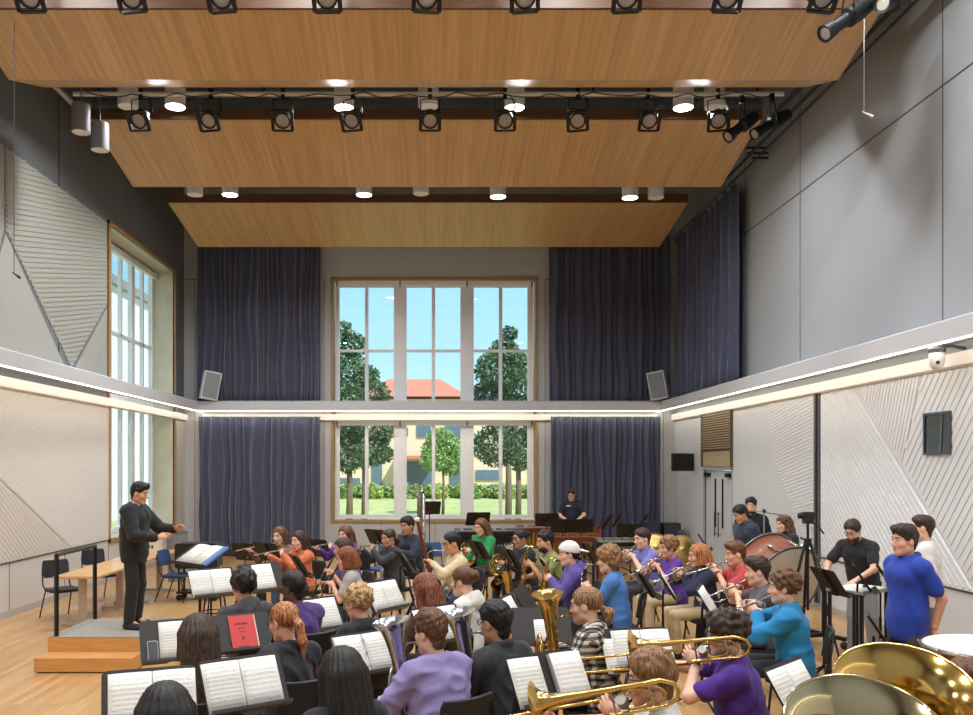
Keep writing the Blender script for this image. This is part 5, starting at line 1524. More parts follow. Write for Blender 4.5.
def inst_trombone(M, cfg):
    u, w, v = frame(V3(cfg.get('side', 0.03), 0.96, cfg.get('drop', -0.24)))
    w = -w; ext = cfg.get('ext', 0.95)
    o = -v*0.13 - w*0.05                                    # bell section beside the left cheek
    def bld(mk):
        b = MB(); b.tube([M, M+u*0.015, M+u*0.04, M+u*0.10], [0.017, 0.016, 0.008, 0.006], seg=10); mk('mouthpiece', b, silver)
        q = w*0.09
        b = MB(); b.tube([M+u*0.06, M+u*ext, M+u*(ext+0.045)+q*0.2, M+u*(ext+0.06)+q*0.5, M+u*(ext+0.045)+q*0.8, M+u*ext+q, M+u*0.10+q], 0.0085, seg=8); mk('slide', b, cfg.get('m', brass), True)
        for t in (0.14, 0.50):
            b = MB(); b.tube([M+u*t, M+u*t+q], 0.006, seg=6); mk('slide_brace', b, silver)
        b = MB(); b.tube([M+u*0.10+q, M+u*0.02+q, M+u*0.0+q-v*0.06, M+o-u*0.02+q*0.9], 0.008, seg=8); mk('connecting_tube', b, brass)
        pr = [(0.10, 1.0), (-0.18, 1.0), (-0.235, 0.8), (-0.25, 0.5), (-0.235, 0.2), (-0.18, 0.0), (0.10, 0.0), (0.25, 0.0), (0.34, 0.0), (0.39, 0.0), (0.42, 0.0), (0.435, 0.0)]
        rr = [0.009, 0.009, 0.0095, 0.0095, 0.010, 0.011, 0.014, 0.020, 0.032, 0.05, 0.078, 0.108]
        b = MB(); b.tube([M+o+u*a+w*(0.12*c_-0.02) for a, c_ in pr], rr, seg=24, caps=False); mk('bell', b, brass, True)
        for r_, a in ((0.07, -0.07), (0.055, -0.04)):
            b = MB(); cc = M+o+u*a+w*0.05+v*0.03
            b.tube([cc+u*(1.6*r_*math.cos(R(t)))+w*(0.8*r_*math.sin(R(t))) for t in range(0, 360, 20)], 0.0075, seg=8, closed=True); mk('trigger_tubing', b, brass, True)
        b = MB(); b.tube([M+o+u*0.02+w*0.03-v*0.02, M+o+u*0.02+w*0.07+v*0.03], 0.026, seg=12); mk('rotor_valve', b, mat('rotor_satin', (150, 146, 136), 0.45, metal=0.8))
        for t in (-0.12, 0.06):
            b = MB(); b.tube([M+o+u*t-w*0.02, M+o+u*t+w*0.10], 0.005, seg=6); mk('bell_brace', b, silver)
    return dict(L=(M+o*0.5+u*0.08+w*0.10-v*0.0, tuple(u*0.5+v*0.3-w*0.7), tuple(v*0.9), 'grip'), R=(M+u*0.42+w*0.07+v*0.04, tuple(u*0.7-v*0.6-w*0.2), tuple(-v*0.8-w*0.2), 'grip'),
                poleL=(-0.8, -0.1, -0.6), poleR=(0.7, -0.2, -0.7)), bld, 'trombone', 'brass trombone'
def inst_euph(M, cfg):
    m = cfg.get('m', silver); x0 = cfg.get('ex', -0.10)
    c = M + V3(x0*0.4, 0.22, -0.34); rim = M + V3(x0-0.03, 0.17, cfg.get('ebell', 0.08)); ax = V3(-0.22, 0.05, 1).normalized()
    def loop(cc, hw, hh, d, r): return [cc + V3(d.x*hw*math.cos(R(t)), d.y*hw*math.cos(R(t)), hh*math.sin(R(t))) + ax*0 for t in range(0, 360, 18)], r
    d = V3(0.85, 0.5, 0).normalized()
    def bld(mk):
        b = MB(); a = rim - ax*0.62
        b.tube([a+V3(0.17, 0.08, 0.22), a+V3(0.17, 0.08, 0.02), a+V3(0.14, 0.06, -0.06), a+V3(0.08, 0.03, -0.09), a+V3(0.02, 0.01, -0.06), a+ax*0.02, a+ax*0.25, a+ax*0.40, a+ax*0.50, a+ax*0.56, a+ax*0.60, a+ax*0.62],
               [0.022, 0.026, 0.029, 0.032, 0.035, 0.036, 0.042, 0.050, 0.062, 0.078, 0.102, 0.122], seg=26, caps=False); mk('bell', b, m, True)
        for hw, hh, dz, r in ((0.10, 0.20, -0.02, 0.011), (0.075, 0.16, -0.06, 0.009), (0.05, 0.11, -0.02, 0.008)):
            pts, rr = loop(c+V3(0.02, 0.03, dz), hw, hh, d, r)
            b = MB(); b.tube(pts, rr, seg=8, closed=True); mk('tubing', b, m, True)
        b = MB(); b.tube([M, M+V3(0, 0.02, 0), M+V3(0, 0.05, 0), M+V3(-0.01, 0.10, -0.01), M+V3(-0.03, 0.14, -0.05), c+V3(-0.02, -0.02, 0.12)], [0.015, 0.014, 0.006, 0.006, 0.007, 0.008], seg=10); mk('leadpipe', b, m, True)
        for k in range(4):
            b = MB(); cc = c + V3(0.11+0.005*k, -0.02+0.034*k, 0.0)
            b.tube([cc+V3(0, 0, -0.10), cc+V3(0, 0, 0.07)], 0.015, seg=10); b.tube([cc+V3(0, 0, 0.07), cc+V3(0, 0, 0.10)], [0.005, 0.009], seg=8); mk('valve', b, m)
    return dict(R=(c+V3(0.12, -0.07, 0.07), (-0.25, 0.85, 0.2), (-0.4, 0.2, -0.8), 'grip'), L=(c+V3(-0.15, -0.04, -0.06), (0.5, 0.8, 0), (0.8, -0.3, 0), 'grip'),
                poleL=(-0.8, -0.3, -0.6), poleR=(0.8, -0.4, -0.5)), bld, 'euphonium', ('brass euphonium' if m is brass else 'silver euphonium')
INST = dict(flute=inst_flute, clarinet=inst_clarinet, bassclar=inst_bass_clarinet, bassoon=inst_bassoon, horn=inst_horn, sax=inst_sax, trumpet=inst_trumpet, trombone=inst_trombone, euph=inst_euph,
            oboe=lambda M, c: inst_clarinet(M, dict(c, iname='oboe'), 'black oboe', 0.58, 0.022))

# ================================================================== people
SKIN = {k: mat('skin_'+k, c, 0.5, spec=0.35) for k, c in dict(fair=(232, 184, 156), pink=(226, 170, 144), tan=(206, 154, 120), olive=(190, 140, 106), dark=(108, 72, 54)).items()}
eye_w = mat('eye_white', (196, 188, 180), 0.4); iris_m = mat('iris_dark', (46, 34, 28), 0.3)
lips_m = mat('lips', (176, 98, 88), 0.5)
HAIRC = dict(black=(24, 21, 21), darkbrown=(50, 36, 28), brown=(86, 58, 38), chestnut=(92, 58, 38), auburn=(100, 56, 36), ginger=(144, 92, 56), blond=(160, 128, 86), dirtyblond=(118, 86, 56))
def hair_mat(k, st=0.5):
    c = HAIRC[k]; c1 = tuple(int(x*(0.55 if st < 0.2 else 0.68)) for x in c); c2 = tuple(min(255, int(x*(1.55 if st < 0.2 else 1.4)+6)) for x in c)
    return mat('hair_%s_%g' % (k, st), c1, 0.5, rgb2=c2, vscale=30, stretch=(3.4, 3.4, st), spec=0.4, bump=0.35, bscale=60)

def cloth(name, rgb, rgb2=None, vs=12):
    return mat('cloth_'+name, rgb, 0.85, sheen=0.1, rgb2=rgb2, vscale=vs, bump=0.12, bscale=35)
def plaid_mat():
    if 'plaid' in MATS: return MATS['plaid']
    m = bpy.data.materials.new('cloth_plaid'); m.use_nodes = True; nt = m.node_tree; b = nt.nodes['Principled BSDF']; N = nt.nodes.new; L = nt.links.new
    tc = N('ShaderNodeTexCoord'); sp = N('ShaderNodeSeparateXYZ'); L(tc.outputs['Object'], sp.inputs[0])
    def mth(op, a, c=None):
        n = N('ShaderNodeMath'); n.operation = op
        for i, v in enumerate((a, c)):
            if v is None: continue
            if isinstance(v, (int, float)): n.inputs[i].default_value = v
            else: L(v, n.inputs[i])
        return n.outputs[0]
    s1 = mth('GREATER_THAN', mth('SINE', mth('MULTIPLY', mth('ADD', sp.outputs[0], mth('MULTIPLY', sp.outputs[1], 1.0)), 110.0)), 0.0)
    s2 = mth('GREATER_THAN', mth('SINE', mth('MULTIPLY', sp.outputs[2], 120.0)), 0.0)
    f = mth('MULTIPLY', mth('ADD', s1, s2), 0.5)
    rp = N('ShaderNodeValToRGB'); rp.color_ramp.interpolation = 'CONSTANT'
    E = rp.color_ramp.elements; E[0].color = lin((34, 33, 34)); E[1].position = 0.4; E[1].color = lin((112, 102, 92)); e = E.new(0.8); e.color = lin((214, 206, 190))
    L(f, rp.inputs[0]); L(rp.outputs[0], b.inputs['Base Color']); b.inputs['Roughness'].default_value = 0.9
    MATS['plaid'] = m; return m

def nrot(ax, deg):
    c, s = math.cos(R(deg)), math.sin(R(deg))
    if ax == 'x': return np.array([[1,0,0],[0,c,-s],[0,s,c]])
    if ax == 'y': return np.array([[c,0,s],[0,1,0],[-s,0,c]])
    return np.array([[c,-s,0],[s,c,0],[0,0,1]])
_cache = {}
def hand_mesh(pose, side, h):
    k = ('hand', pose, side, h)
    if k in _cache: return _cache[k]
    F = Field((-0.07, -0.05, -0.10), (0.10, 0.22, 0.05), h)
    F.ell((0.0, 0.045, 0), (0.040, 0.052, 0.016), 0.01); F.cone((0, -0.03, 0), (0, 0.03, 0), 0.026, 0.024, 0.02)
    F.ell((0.022, 0.03, -0.008), (0.018, 0.030, 0.014), 0.01)
    cu = dict(grip=(42, 52, 36), soft=(18, 24, 16), flat=(5, 7, 5), fist=(75, 80, 55))[pose]
    for x, y, L, r in ((-0.031, 0.080, 0.056, 0.0076), (-0.0105, 0.088, 0.070, 0.0084), (0.0105, 0.090, 0.076, 0.0086), (0.031, 0.086, 0.068, 0.0084)):
        p = np.array([x, y, 0.0]); a = cu[0]*(1+0.2*(x < 0))
        sp = x*0.9
        for j, (f, c) in enumerate(((0.45, 0), (0.31, cu[1]), (0.24, cu[2]))):
            if j: a += c
            d = np.array([sp*(1-0.5*j), math.cos(R(a)), -math.sin(R(a))]); q = p + d*L*f*1.05
            F.cone(p, q, r*(1-0.08*j), r*(1-0.08*(j+1)), 0.004); p = q
    if pose in ('grip', 'fist'): th = [(0.030, 0.015, -0.008), (0.050, 0.045, -0.030), (0.040, 0.078, -0.048)]
    else: th = [(0.030, 0.012, -0.004), (0.058, 0.040, -0.016), (0.070, 0.076, -0.022)]
    F.cone(th[0], th[1], 0.0125, 0.0105, 0.008); F.cone(th[1], th[2], 0.0105, 0.0082, 0.004)
    V, Q = F.mesh(); V = relax(V, Q, 1, 0.3)
    if side == 'R': V = V*np.array([-1, 1, 1]); Q = Q[:, ::-1]
    _cache[k] = (V, Q); return V, Q
def small_ell(c, r, h):
    F = Field(np.array(c)-np.array(r)-2*h, np.array(c)+np.array(r)+2*h, h); F.ell(c, r, 0); return F.mesh()
def head_mesh(sex, var, h, beard=False):
    k = ('head', sex, var, h)
    if k in _cache: return _cache[k]
    w = (1.0 if sex == 'm' else 0.95)*(1 + 0.03*((var*7) % 3 - 1))
    F = Field((-0.12, -0.15, -0.26), (0.12, 0.16, 0.15), h)
    F.ell((0, -0.015, 0.035), (0.076*w, 0.098, 0.088), 0); F.ell((0, 0.022, -0.03), (0.064*w, 0.070, 0.085), 0.03)
    jw = 0.030 if sex == 'm' else 0.024
    F.cone((0.040*w, 0.0, -0.07), (0.014, 0.062, -0.102), jw, 0.024, 0.025); F.cone((-0.040*w, 0.0, -0.07), (-0.014, 0.062, -0.102), jw, 0.024, 0.025)
    F.cone((0, 0.066, -0.100), (0, 0.068, -0.104), 0.022, 0.020, 0.02)
    for s in (-1, 1):
        F.ell((s*0.040, 0.058, -0.028), (0.026, 0.022, 0.024), 0.02)
        F.ell((s*0.032, 0.104, 0.010), (0.020, 0.018, 0.013), 0.012, '-')
        F.ell((s*0.078*w, -0.008, -0.008), (0.010, 0.022, 0.033), 0.006, M=nrot('x', -12)); F.ell((s*0.088*w, -0.002, -0.006), (0.006, 0.012, 0.020), 0.004, '-')
    F.cone((-0.034, 0.080, 0.032), (0.034, 0.080, 0.032), 0.012, 0.012, 0.018)
    nl = 0.012 + 0.002*(var % 3)
    F.cone((0, 0.086, 0.012), (0, 0.104+nl*0.4, -0.034), 0.008, 0.0125, 0.010); F.ell((0.012, 0.096, -0.040), (0.009, 0.010, 0.008), 0.008); F.ell((-0.012, 0.096, -0.040), (0.009, 0.010, 0.008), 0.008)
    F.ell((0, 0.087, -0.064), (0.026, 0.012, 0.008), 0.010); F.ell((0, 0.086, -0.076), (0.022, 0.012, 0.008), 0.008); F.ell((0, 0.102, -0.070), (0.026, 0.008, 0.002), 0.003, '-')
    F.cone((0, -0.020, -0.06), (0, -0.040, -0.22), 0.050 if sex == 'm' else 0.043, 0.054 if sex == 'm' else 0.046, 0.03)
    V, Q = F.mesh(); V = relax(V, Q, 1, 0.25)
    parts = [(V, Q, 0)]
    for s in (-1, 1):
        parts.append(small_ell((s*0.032, 0.0785, 0.010), (0.0140, 0.0130, 0.0095), 0.0035) + (1,))
        parts.append(small_ell((s*0.031, 0.0885, 0.010), (0.0062, 0.0050, 0.0066), 0.0022) + (2,))
        E = Field((-0.07, 0.05, 0.0), (0.07, 0.12, 0.06), 0.004)
        E.cone((s*0.016, 0.092, 0.028), (s*0.034, 0.091, 0.034), 0.0045, 0.0045, 0.002); E.cone((s*0.034, 0.091, 0.034), (s*0.050, 0.080, 0.029), 0.0045, 0.003, 0.002)
        parts.append(E.mesh() + (3,))
    parts.append(small_ell((0, 0.0905, -0.0645), (0.023, 0.0095, 0.0050), 0.0028) + (4,)); parts.append(small_ell((0, 0.0900, -0.0755), (0.020, 0.0095, 0.0055), 0.0028) + (4,))
    _cache[k] = parts; return parts

def hair_field(style, h, seed, sex):
    lo, hi = (-0.2, -0.30, -0.46), (0.2, 0.16, 0.22)
    F = Field(lo, hi, h); amp, kind = 0.004, 'strand'
    def face_cut(zc=-0.035, ry=0.090, top=0.112, k=0.012): F.ell((0, 0.115, zc), (0.092, ry, top), k, '-')
    def ear_cut(): F.cone((-0.16, 0.025, -0.085), (0.16, 0.025, -0.085), 0.085, 0.085, 0.012, '-')
    if style in ('short', 'shortdark', 'quiff', 'crop'):
        t = 0.0 if style == 'crop' else 0.010
        F.ell((0, -0.017, 0.033), (0.0830, 0.1050, 0.0960), 0); F.ell((0, -0.006, 0.066), (0.083+t*0.5, 0.103+t*0.3, 0.072+t), 0.012)
        F.ell((0, -0.045, -0.058), (0.058, 0.046, 0.055), 0.02)
        if style == 'quiff': F.ell((0, 0.055, 0.105), (0.066, 0.048, 0.036), 0.03)
        face_cut(); ear_cut(); F.cut((0, 0, -0.098), (0, 0.25, -1), 0.01)
        amp = 0.0065 if style != 'crop' else 0.002; kind = 'tuft'
    elif style in ('curly', 'curlyvol', 'curlyshort'):
        v = 0.02 if style == 'curlyvol' else (0.012 if style == 'curly' else 0.006)
        F.ell((0, -0.02, 0.048), (0.088+v, 0.112+v, 0.098+v), 0); face_cut(-0.035, 0.085, 0.105); F.cone((-0.16, 0.035, -0.090), (0.16, 0.035, -0.090), 0.075, 0.075, 0.012, '-'); F.cut((0, 0, -0.085), (0, 0.2, -1), 0.01)
        if style == 'curlyvol': F.ell((0, -0.06, -0.03), (0.100, 0.075, 0.09), 0.03)
        amp = 0.016; kind = 'curl'
    elif style in ('curlylong', 'wavylong'):
        F.ell((0, -0.02, 0.045), (0.095, 0.118, 0.102), 0); F.cone((0, -0.065, 0.0), (0, -0.10, -0.26), 0.10, 0.105, 0.03)
        for s in (-1, 1): F.cone((s*0.075, -0.01, -0.02), (s*0.085, -0.03, -0.24), 0.035, 0.045, 0.03)
        face_cut(-0.06, 0.088, 0.135); amp = 0.012; kind = 'curl'
    elif style in ('long', 'longback', 'shoulder'):
        ln = dict(long=-0.33, longback=-0.40, shoulder=-0.20)[style]
        F.ell((0, -0.018, 0.042), (0.088, 0.112, 0.097), 0); F.cone((0.035, -0.075, 0.0), (0.05, -0.125, ln), 0.062, 0.060, 0.03); F.cone((-0.035, -0.075, 0.0), (-0.05, -0.125, ln), 0.062, 0.060, 0.03); F.cone((0, -0.085, 0.0), (0, -0.135, ln), 0.06, 0.058, 0.03)
        for s in (-1, 1): F.cone((s*0.078, 0.0, 0.02), (s*0.088, -0.04, max(ln, -0.27)), 0.026, 0.034, 0.03)
        face_cut(-0.05, 0.088, 0.128); amp = 0.0045
        F.cut((0, 0, ln-0.015), (0, 0.0, -1), 0.03)
    elif style == 'bob':
        F.ell((0, -0.016, 0.042), (0.092, 0.114, 0.098), 0); F.cone((0, -0.06, 0.0), (0, -0.075, -0.10), 0.085, 0.085, 0.03)
        for s in (-1, 1): F.cone((s*0.072, 0.0, 0.02), (s*0.080, 0.010, -0.085), 0.030, 0.034, 0.03)
        face_cut(-0.05, 0.086, 0.125); amp = 0.004; F.cut((0, 0, -0.125), (0, 0, -1), 0.015)
    elif style in ('ponytail', 'bun', 'lowtail'):
        F.ell((0, -0.016, 0.040), (0.083, 0.108, 0.092), 0); face_cut(-0.045, 0.088, 0.118); F.cone((-0.16, 0.03, -0.09), (0.16, 0.03, -0.09), 0.085, 0.085, 0.012, '-'); F.cut((0, 0, -0.07), (0, 0.3, -1), 0.01)
        if style == 'ponytail':
            F.cone((0, -0.115, 0.015), (0, -0.150, -0.03), 0.020, 0.026, 0.012); F.cone((0, -0.150, -0.03), (0.004, -0.155, -0.13), 0.028, 0.028, 0.02); F.cone((0.004, -0.155, -0.13), (0.012, -0.135, -0.25), 0.028, 0.008, 0.02)
        elif style == 'lowtail':
            F.cone((0, -0.12, -0.03), (0, -0.155, -0.06), 0.024, 0.036, 0.012); F.cone((0, -0.155, -0.06), (0, -0.15, -0.12), 0.036, 0.022, 0.02)
        else: F.ell((0, -0.125, 0.045), (0.048, 0.042, 0.046), 0.012)
        if style == 'bun':
            for s in (-1, 1): F.cone((s*0.076, 0.035, 0.0), (s*0.080, 0.03, -0.08), 0.008, 0.004, 0.01)
        amp = 0.004
    elif style == 'undercap':
        F.ell((0, -0.02, 0.0), (0.084, 0.106, 0.085), 0); face_cut(-0.02, 0.10, 0.12); F.cone((-0.16, 0.03, -0.07), (0.16, 0.03, -0.07), 0.075, 0.075, 0.012, '-'); F.cut((0, 0, -0.09), (0, 0.2, -1), 0.01); amp = 0.005
    V, Q = F.mesh(); V = relax(V, Q, 2, 0.5); N = vnormals(V, Q)
    wx = {'longback': 1.14, 'long': 1.08, 'wavylong': 1.1}.get(style, 1.0)
    ph = np.arctan2(V[:, 0], -V[:, 1]+0.02)
    if kind == 'strand':
        d = np.sin(ph*34 + 2.5*sines(V, 14, seed) + V[:, 2]*6)*0.55 + np.sin(ph*71 + 3*sines(V, 20, seed+1))*0.3 + 0.5*sines(V*np.array([1, 1, 0.25]), 60, seed+2)
    elif kind == 'tuft':
        d = sines(V*np.array([1, 0.5, 0.8]), 110, seed)*1.2 + 1.0*sines(V*np.array([1, 0.6, 0.8]), 200, seed+1) + 0.3*np.sin(ph*50+3*sines(V, 30, seed+2))
    else:
        d = sines(V, 105, seed, 7)*1.2 + 0.6*sines(V, 190, seed+3)
    V = (V + N*(amp*d)[:, None])*np.array([wx, 1, 1])
    return V, Q

PEOPLE = {}
def person(key, px, py, s, sex='m', hair='short', hairc='brown', skin='fair', top=(90, 90, 90), top2=None, sleeve='short', pants=(40, 42, 48), pose='seat', inst=None, icfg=None,
           face=None, yaw=0.0, pitch=6.0, lean=8.0, fat=1.0, var=0, glasses=False, beard=None, hood=False, collar=False, plaid=False, cap=None, label='', short='', arms=None, knee=0.0, blazer=False, watch=False,
           group=None, shorts=False, prints=None, chair=True, headband=None):
    hi = s >= 90
    hb, hc_, hh, hr, hn = (0.014, 0.0115, 0.0068, 0.0075, 0.0048) if hi else (0.018, 0.016, 0.0095, 0.0105, 0.0065)
    seat = pose == 'seat'
    if seat: s = s*(1.09 if sex == 'f' else 1.12)
    hz0 = 0.545 if seat else 0.935
    hipc = np.array([0, -0.04 if seat else 0.0, hz0])
    Ml = nrot('x', -lean)
    def T(x, y, z): return hipc + Ml @ np.array([x, y, z])
    fem = sex == 'f'
    # head
    Mh = (nrot('z', yaw) @ nrot('x', -pitch))*(1.06 if seat else 0.97)
    piv = T(0, -0.005, 0.515)
    def H(p): return piv + Mh @ (np.asarray(p, float) - np.array([0, -0.03, -0.125]))
    headtop = H((0, -0.01, 0.14))
    ztop = CAMH - (py-VY)/s
    g = ztop/headtop[2]; g = max(0.90, min(1.13, g))
    ht = W(px, py, s)
    if face is None: d = Vector((-3.66-ht.x, 10.3-ht.y)); d.normalize()
    else: d = Vector(face).normalized()
    rz = math.atan2(-d.x, d.y)
    c, sn = math.cos(rz), math.sin(rz)
    loc = Vector((ht.x - g*(c*headtop[0]-sn*headtop[1]), ht.y - g*(sn*headtop[0]+c*headtop[1]), 0))
    mouth = Vector(H((0, 0.104, -0.070)))
    # arms
    ss = 0.158 if fem else 0.180
    SH = {'L': T(-ss, 0.0, 0.415), 'R': T(ss, 0.0, 0.415)}
    grips = None; ib = None
    if inst: grips, ib, iname, ilab = INST[inst](mouth, icfg or {})
    if arms: grips = arms if not grips else {**grips, **arms}
    if grips is None:
        if seat: grips = dict(L=(V3(-0.12, 0.30, 0.66), (0.35, 0.9, -0.1), (0, 0, -1), 'soft'), R=(V3(0.12, 0.30, 0.66), (-0.35, 0.9, -0.1), (0, 0, -1), 'soft'), poleL=(-0.7, -0.4, -0.5), poleR=(0.7, -0.4, -0.5))
        else: grips = dict(L=(V3(-0.25, 0.06, 0.83), (0.05, 0.15, -1), (1, 0, 0), 'soft'), R=(V3(0.25, 0.06, 0.83), (-0.05, 0.15, -1), (-1, 0, 0), 'soft'), poleL=(-0.4, -1, 0), poleR=(0.4, -1, 0))
    L1, L2 = (0.27, 0.245) if fem else (0.285, 0.26)
    EL, WR, HF = {}, {}, {}
    for k in 'LR':
        S = Vector(SH[k]); tgt, fw, pn, hp = grips[k]; tgt = Vector(tgt)
        D = tgt - S; dist = min(D.length, (L1+L2)*0.995); dn = D.normalized()
        a = (L1*L1 - L2*L2 + dist*dist)/(2*dist); hgt = math.sqrt(max(L1*L1-a*a, 0.0))
        pl = Vector(grips.get('pole'+k, (0.6 if k == 'R' else -0.6, -0.3, -0.7))); pl = (pl - dn*pl.dot(dn)).normalized()
        EL[k] = S + dn*a + pl*hgt; WR[k] = S + dn*dist
        f = Vector(fw).normalized(); n = Vector(pn); n = (n - f*n.dot(f))
        n = n.normalized() if n.length > 1e-3 else Vector((0, 0, -1))
        HF[k] = (f, n, hp)
    # joints of the legs
    if seat:
        ks = 0.13 if fem else 0.17
        HP = {'L': hipc+np.array([-0.09, 0.0, -0.01]), 'R': hipc+np.array([0.09, 0.0, -0.01])}
        KN = {'L': np.array([-ks-knee, 0.39, 0.505]), 'R': np.array([ks+knee, 0.39, 0.505])}
        AN = {'L': np.array([-ks*0.9-knee, 0.37, 0.085]), 'R': np.array([ks*0.9+knee, 0.41, 0.085])}
    else:
        HP = {'L': hipc+np.array([-0.09, 0.0, -0.02]), 'R': hipc+np.array([0.09, 0.0, -0.02])}
        KN = {'L': np.array([-0.105, 0.02, 0.50]), 'R': np.array([0.105, 0.03, 0.50])}
        AN = {'L': np.array([-0.115, -0.03, 0.085]), 'R': np.array([0.12, 0.0, 0.085])}
    def torso(F, inf, k=0.03):
        if fem:
            F.ell(T(0, 0, 0.03), (0.168+inf, 0.115+inf, 0.13+inf), 0, M=Ml); F.ell(T(0, 0.0, 0.17), (0.122*fat+inf, 0.095*fat+inf, 0.14+inf), k+0.02, M=Ml); F.ell(T(0, 0.0, 0.31), (0.136*fat+inf, 0.104+inf, 0.155+inf), k, M=Ml)
            for q in (-1, 1): F.ell(T(q*0.06, 0.072, 0.300), (0.062+inf, 0.050+inf, 0.060+inf), 0.03, M=Ml)
            rs = 0.050
        else:
            F.ell(T(0, 0, 0.03), (0.164+inf, 0.115+inf, 0.13+inf), 0, M=Ml); F.ell(T(0, 0.005, 0.17), (0.142*fat+inf, 0.106*fat+inf, 0.15+inf), k+0.02, M=Ml); F.ell(T(0, 0.0, 0.31), (0.158*fat+inf, 0.115+inf, 0.165+inf), k, M=Ml)
            for q in (-1, 1): F.ell(T(q*0.07, 0.06, 0.345), (0.078+inf, 0.05+inf, 0.07+inf), 0.03, M=Ml)
            rs = 0.052
        F.cone(T(-ss+0.02, -0.005, 0.415), T(ss-0.02, -0.005, 0.415), rs+inf, rs+inf, 0.03)
        for q in (-1, 1): F.cone(T(0, -0.02, 0.475), T(q*ss*0.85, -0.008, 0.43), 0.050+inf*0.6, 0.045+inf, 0.03)
    ua, ub, fa, fb = (0.043, 0.035, 0.035, 0.024) if fem else (0.050, 0.041, 0.040, 0.028)
    ext = [hipc] + [SH[k] for k in 'LR'] + [np.array(EL[k]) for k in 'LR'] + [np.array(WR[k]) for k in 'LR'] + [KN[k] for k in 'LR'] + [AN[k] for k in 'LR'] + [piv]
    lo = np.min(ext, 0) - 0.2; hi_ = np.max(ext, 0) + 0.2; lo[2] = max(lo[2], -0.02)
    # ---- body (one mesh): trunk and limbs, head, hands
    F = Field(lo, hi_, hb)
    torso(F, -0.008)
    F.cone(T(0, -0.02, 0.44), piv, 0.05, 0.046, 0.02)
    for k in 'LR':
        F.cone(SH[k], EL[k], ua, ub, 0.03); F.cone(EL[k], WR[k], fa, fb, 0.015)
        F.cone(HP[k], KN[k], 0.080, 0.056, 0.03); F.cone(KN[k], AN[k], 0.052, 0.036, 0.015); F.cone(AN[k], AN[k]+np.array([0, 0.12, -0.05]), 0.036, 0.028, 0.02)
    V, Q = F.mesh()
    Vs, Qs, Ms = [V], [Q], [np.zeros(len(Q), int)]; nV = len(V)
    def app(V, Q, m):
        nonlocal nV
        Vs.append(V); Qs.append(Q+nV); Ms.append(np.full(len(Q), m)); nV += len(V)
    for v_, q_, m_ in head_mesh(sex, var, hh):
        app((v_ - np.array([0, -0.03, -0.125])) @ Mh.T + piv, q_, m_)
    for k in 'LR':
        f, n, hp = HF[k]; Z = -n; X = f.cross(Z)
        B = np.array([[X.x, f.x, Z.x], [X.y, f.y, Z.y], [X.z, f.z, Z.z]])
        v_, q_ = hand_mesh(hp, k, hn)
        sc = 0.90 if fem else 1.0
        app((v_*sc) @ B.T + np.array(WR[k]), q_, 0)
    sk = SKIN[skin]; hm = hair_mat(hairc, 0.12 if hair in ('long', 'longback', 'shoulder', 'bob', 'ponytail', 'lowtail') else (0.3 if hair in ('short', 'quiff', 'crop', 'bun') else 1.0))
    body = np_obj('person', np.concatenate(Vs)*g, np.concatenate(Qs), [sk, eye_w, iris_m, hm, lips_m if skin != 'dark' else mat('lips_dark', (96, 56, 48), 0.5)], mi=np.concatenate(Ms))
    body.location = loc; body.rotation_euler = (0, 0, rz)
    tag(body, label, 'person', group)
    # ---- hair
    if hair:
        ck = ('hair', hair, hr, var, sex)
        if ck not in _cache: _cache[ck] = hair_field(hair, hr, var*13+5, sex)
        V, Q = _cache[ck]
        hair_o = np_obj('hair', ((V - np.array([0, -0.03, -0.125])) @ Mh.T + piv)*g, Q, hm, body)
    if beard:
        bk = ('beard', hr, sex)
        if bk not in _cache:
            F = Field((-0.11, -0.06, -0.19), (0.11, 0.14, 0.02), hr)
            F.ell((0, 0.030, -0.085), (0.069, 0.069, 0.056), 0); F.cut((0, 0.0, -0.035), (0, 0.25, 1), 0.01); F.ell((0, 0.11, -0.068), (0.030, 0.03, 0.013), 0.006, '-'); F.ell((0, 0.11, -0.02), (0.05, 0.05, 0.03), 0.01, '-'); F.cut((0, -0.005, 0), (0, -1, 0), 0.01)
            V, Q = F.mesh(); V = V + vnormals(V, Q)*(0.003*sines(V, 120, 3))[:, None]; _cache[bk] = (V, Q)
        V, Q = _cache[bk]
        np_obj('beard', ((V - np.array([0, -0.03, -0.125])) @ Mh.T + piv)*g, Q, hm, body)
    # ---- shirt
    inf = 0.026 if (sleeve == 'long' or hood) else 0.021
    if blazer: inf = 0.034
    F = Field(lo, hi_, hc_); torso(F, inf, 0.045)
    wf = min(1.02, max(0.97, fat)); F.ell(T(0, 0.005, (-0.01 if seat else -0.05)), ((0.162 if fem else 0.158)*wf+inf, 0.113*wf+inf, 0.24), 0.03, M=Ml)
    if sex == 'm': F.ell(T(0, 0.0, 0.14), (0.148*fat+inf, 0.108*fat+inf, 0.22), 0.03, M=Ml)
    for k in 'LR':
        S, E_, W_ = Vector(SH[k]), EL[k], WR[k]
        if sleeve == 'long':
            F.cone(S, E_, ua+inf, ub+inf*0.9, 0.03); e2 = W_ - (W_-E_).normalized()*0.035; F.cone(E_, e2, fa+inf*0.9, fb+inf*0.7, 0.02)
        elif sleeve == 'roll':
            F.cone(S, E_, ua+inf, ub+inf*0.9, 0.03); F.cone(E_, E_.lerp(W_, 0.25), fa+inf*0.9, fa+inf*0.9, 0.02)
        else:
            e2 = S.lerp(E_, 0.66); F.cone(S, e2, ua+0.013, ub+0.022, 0.03)
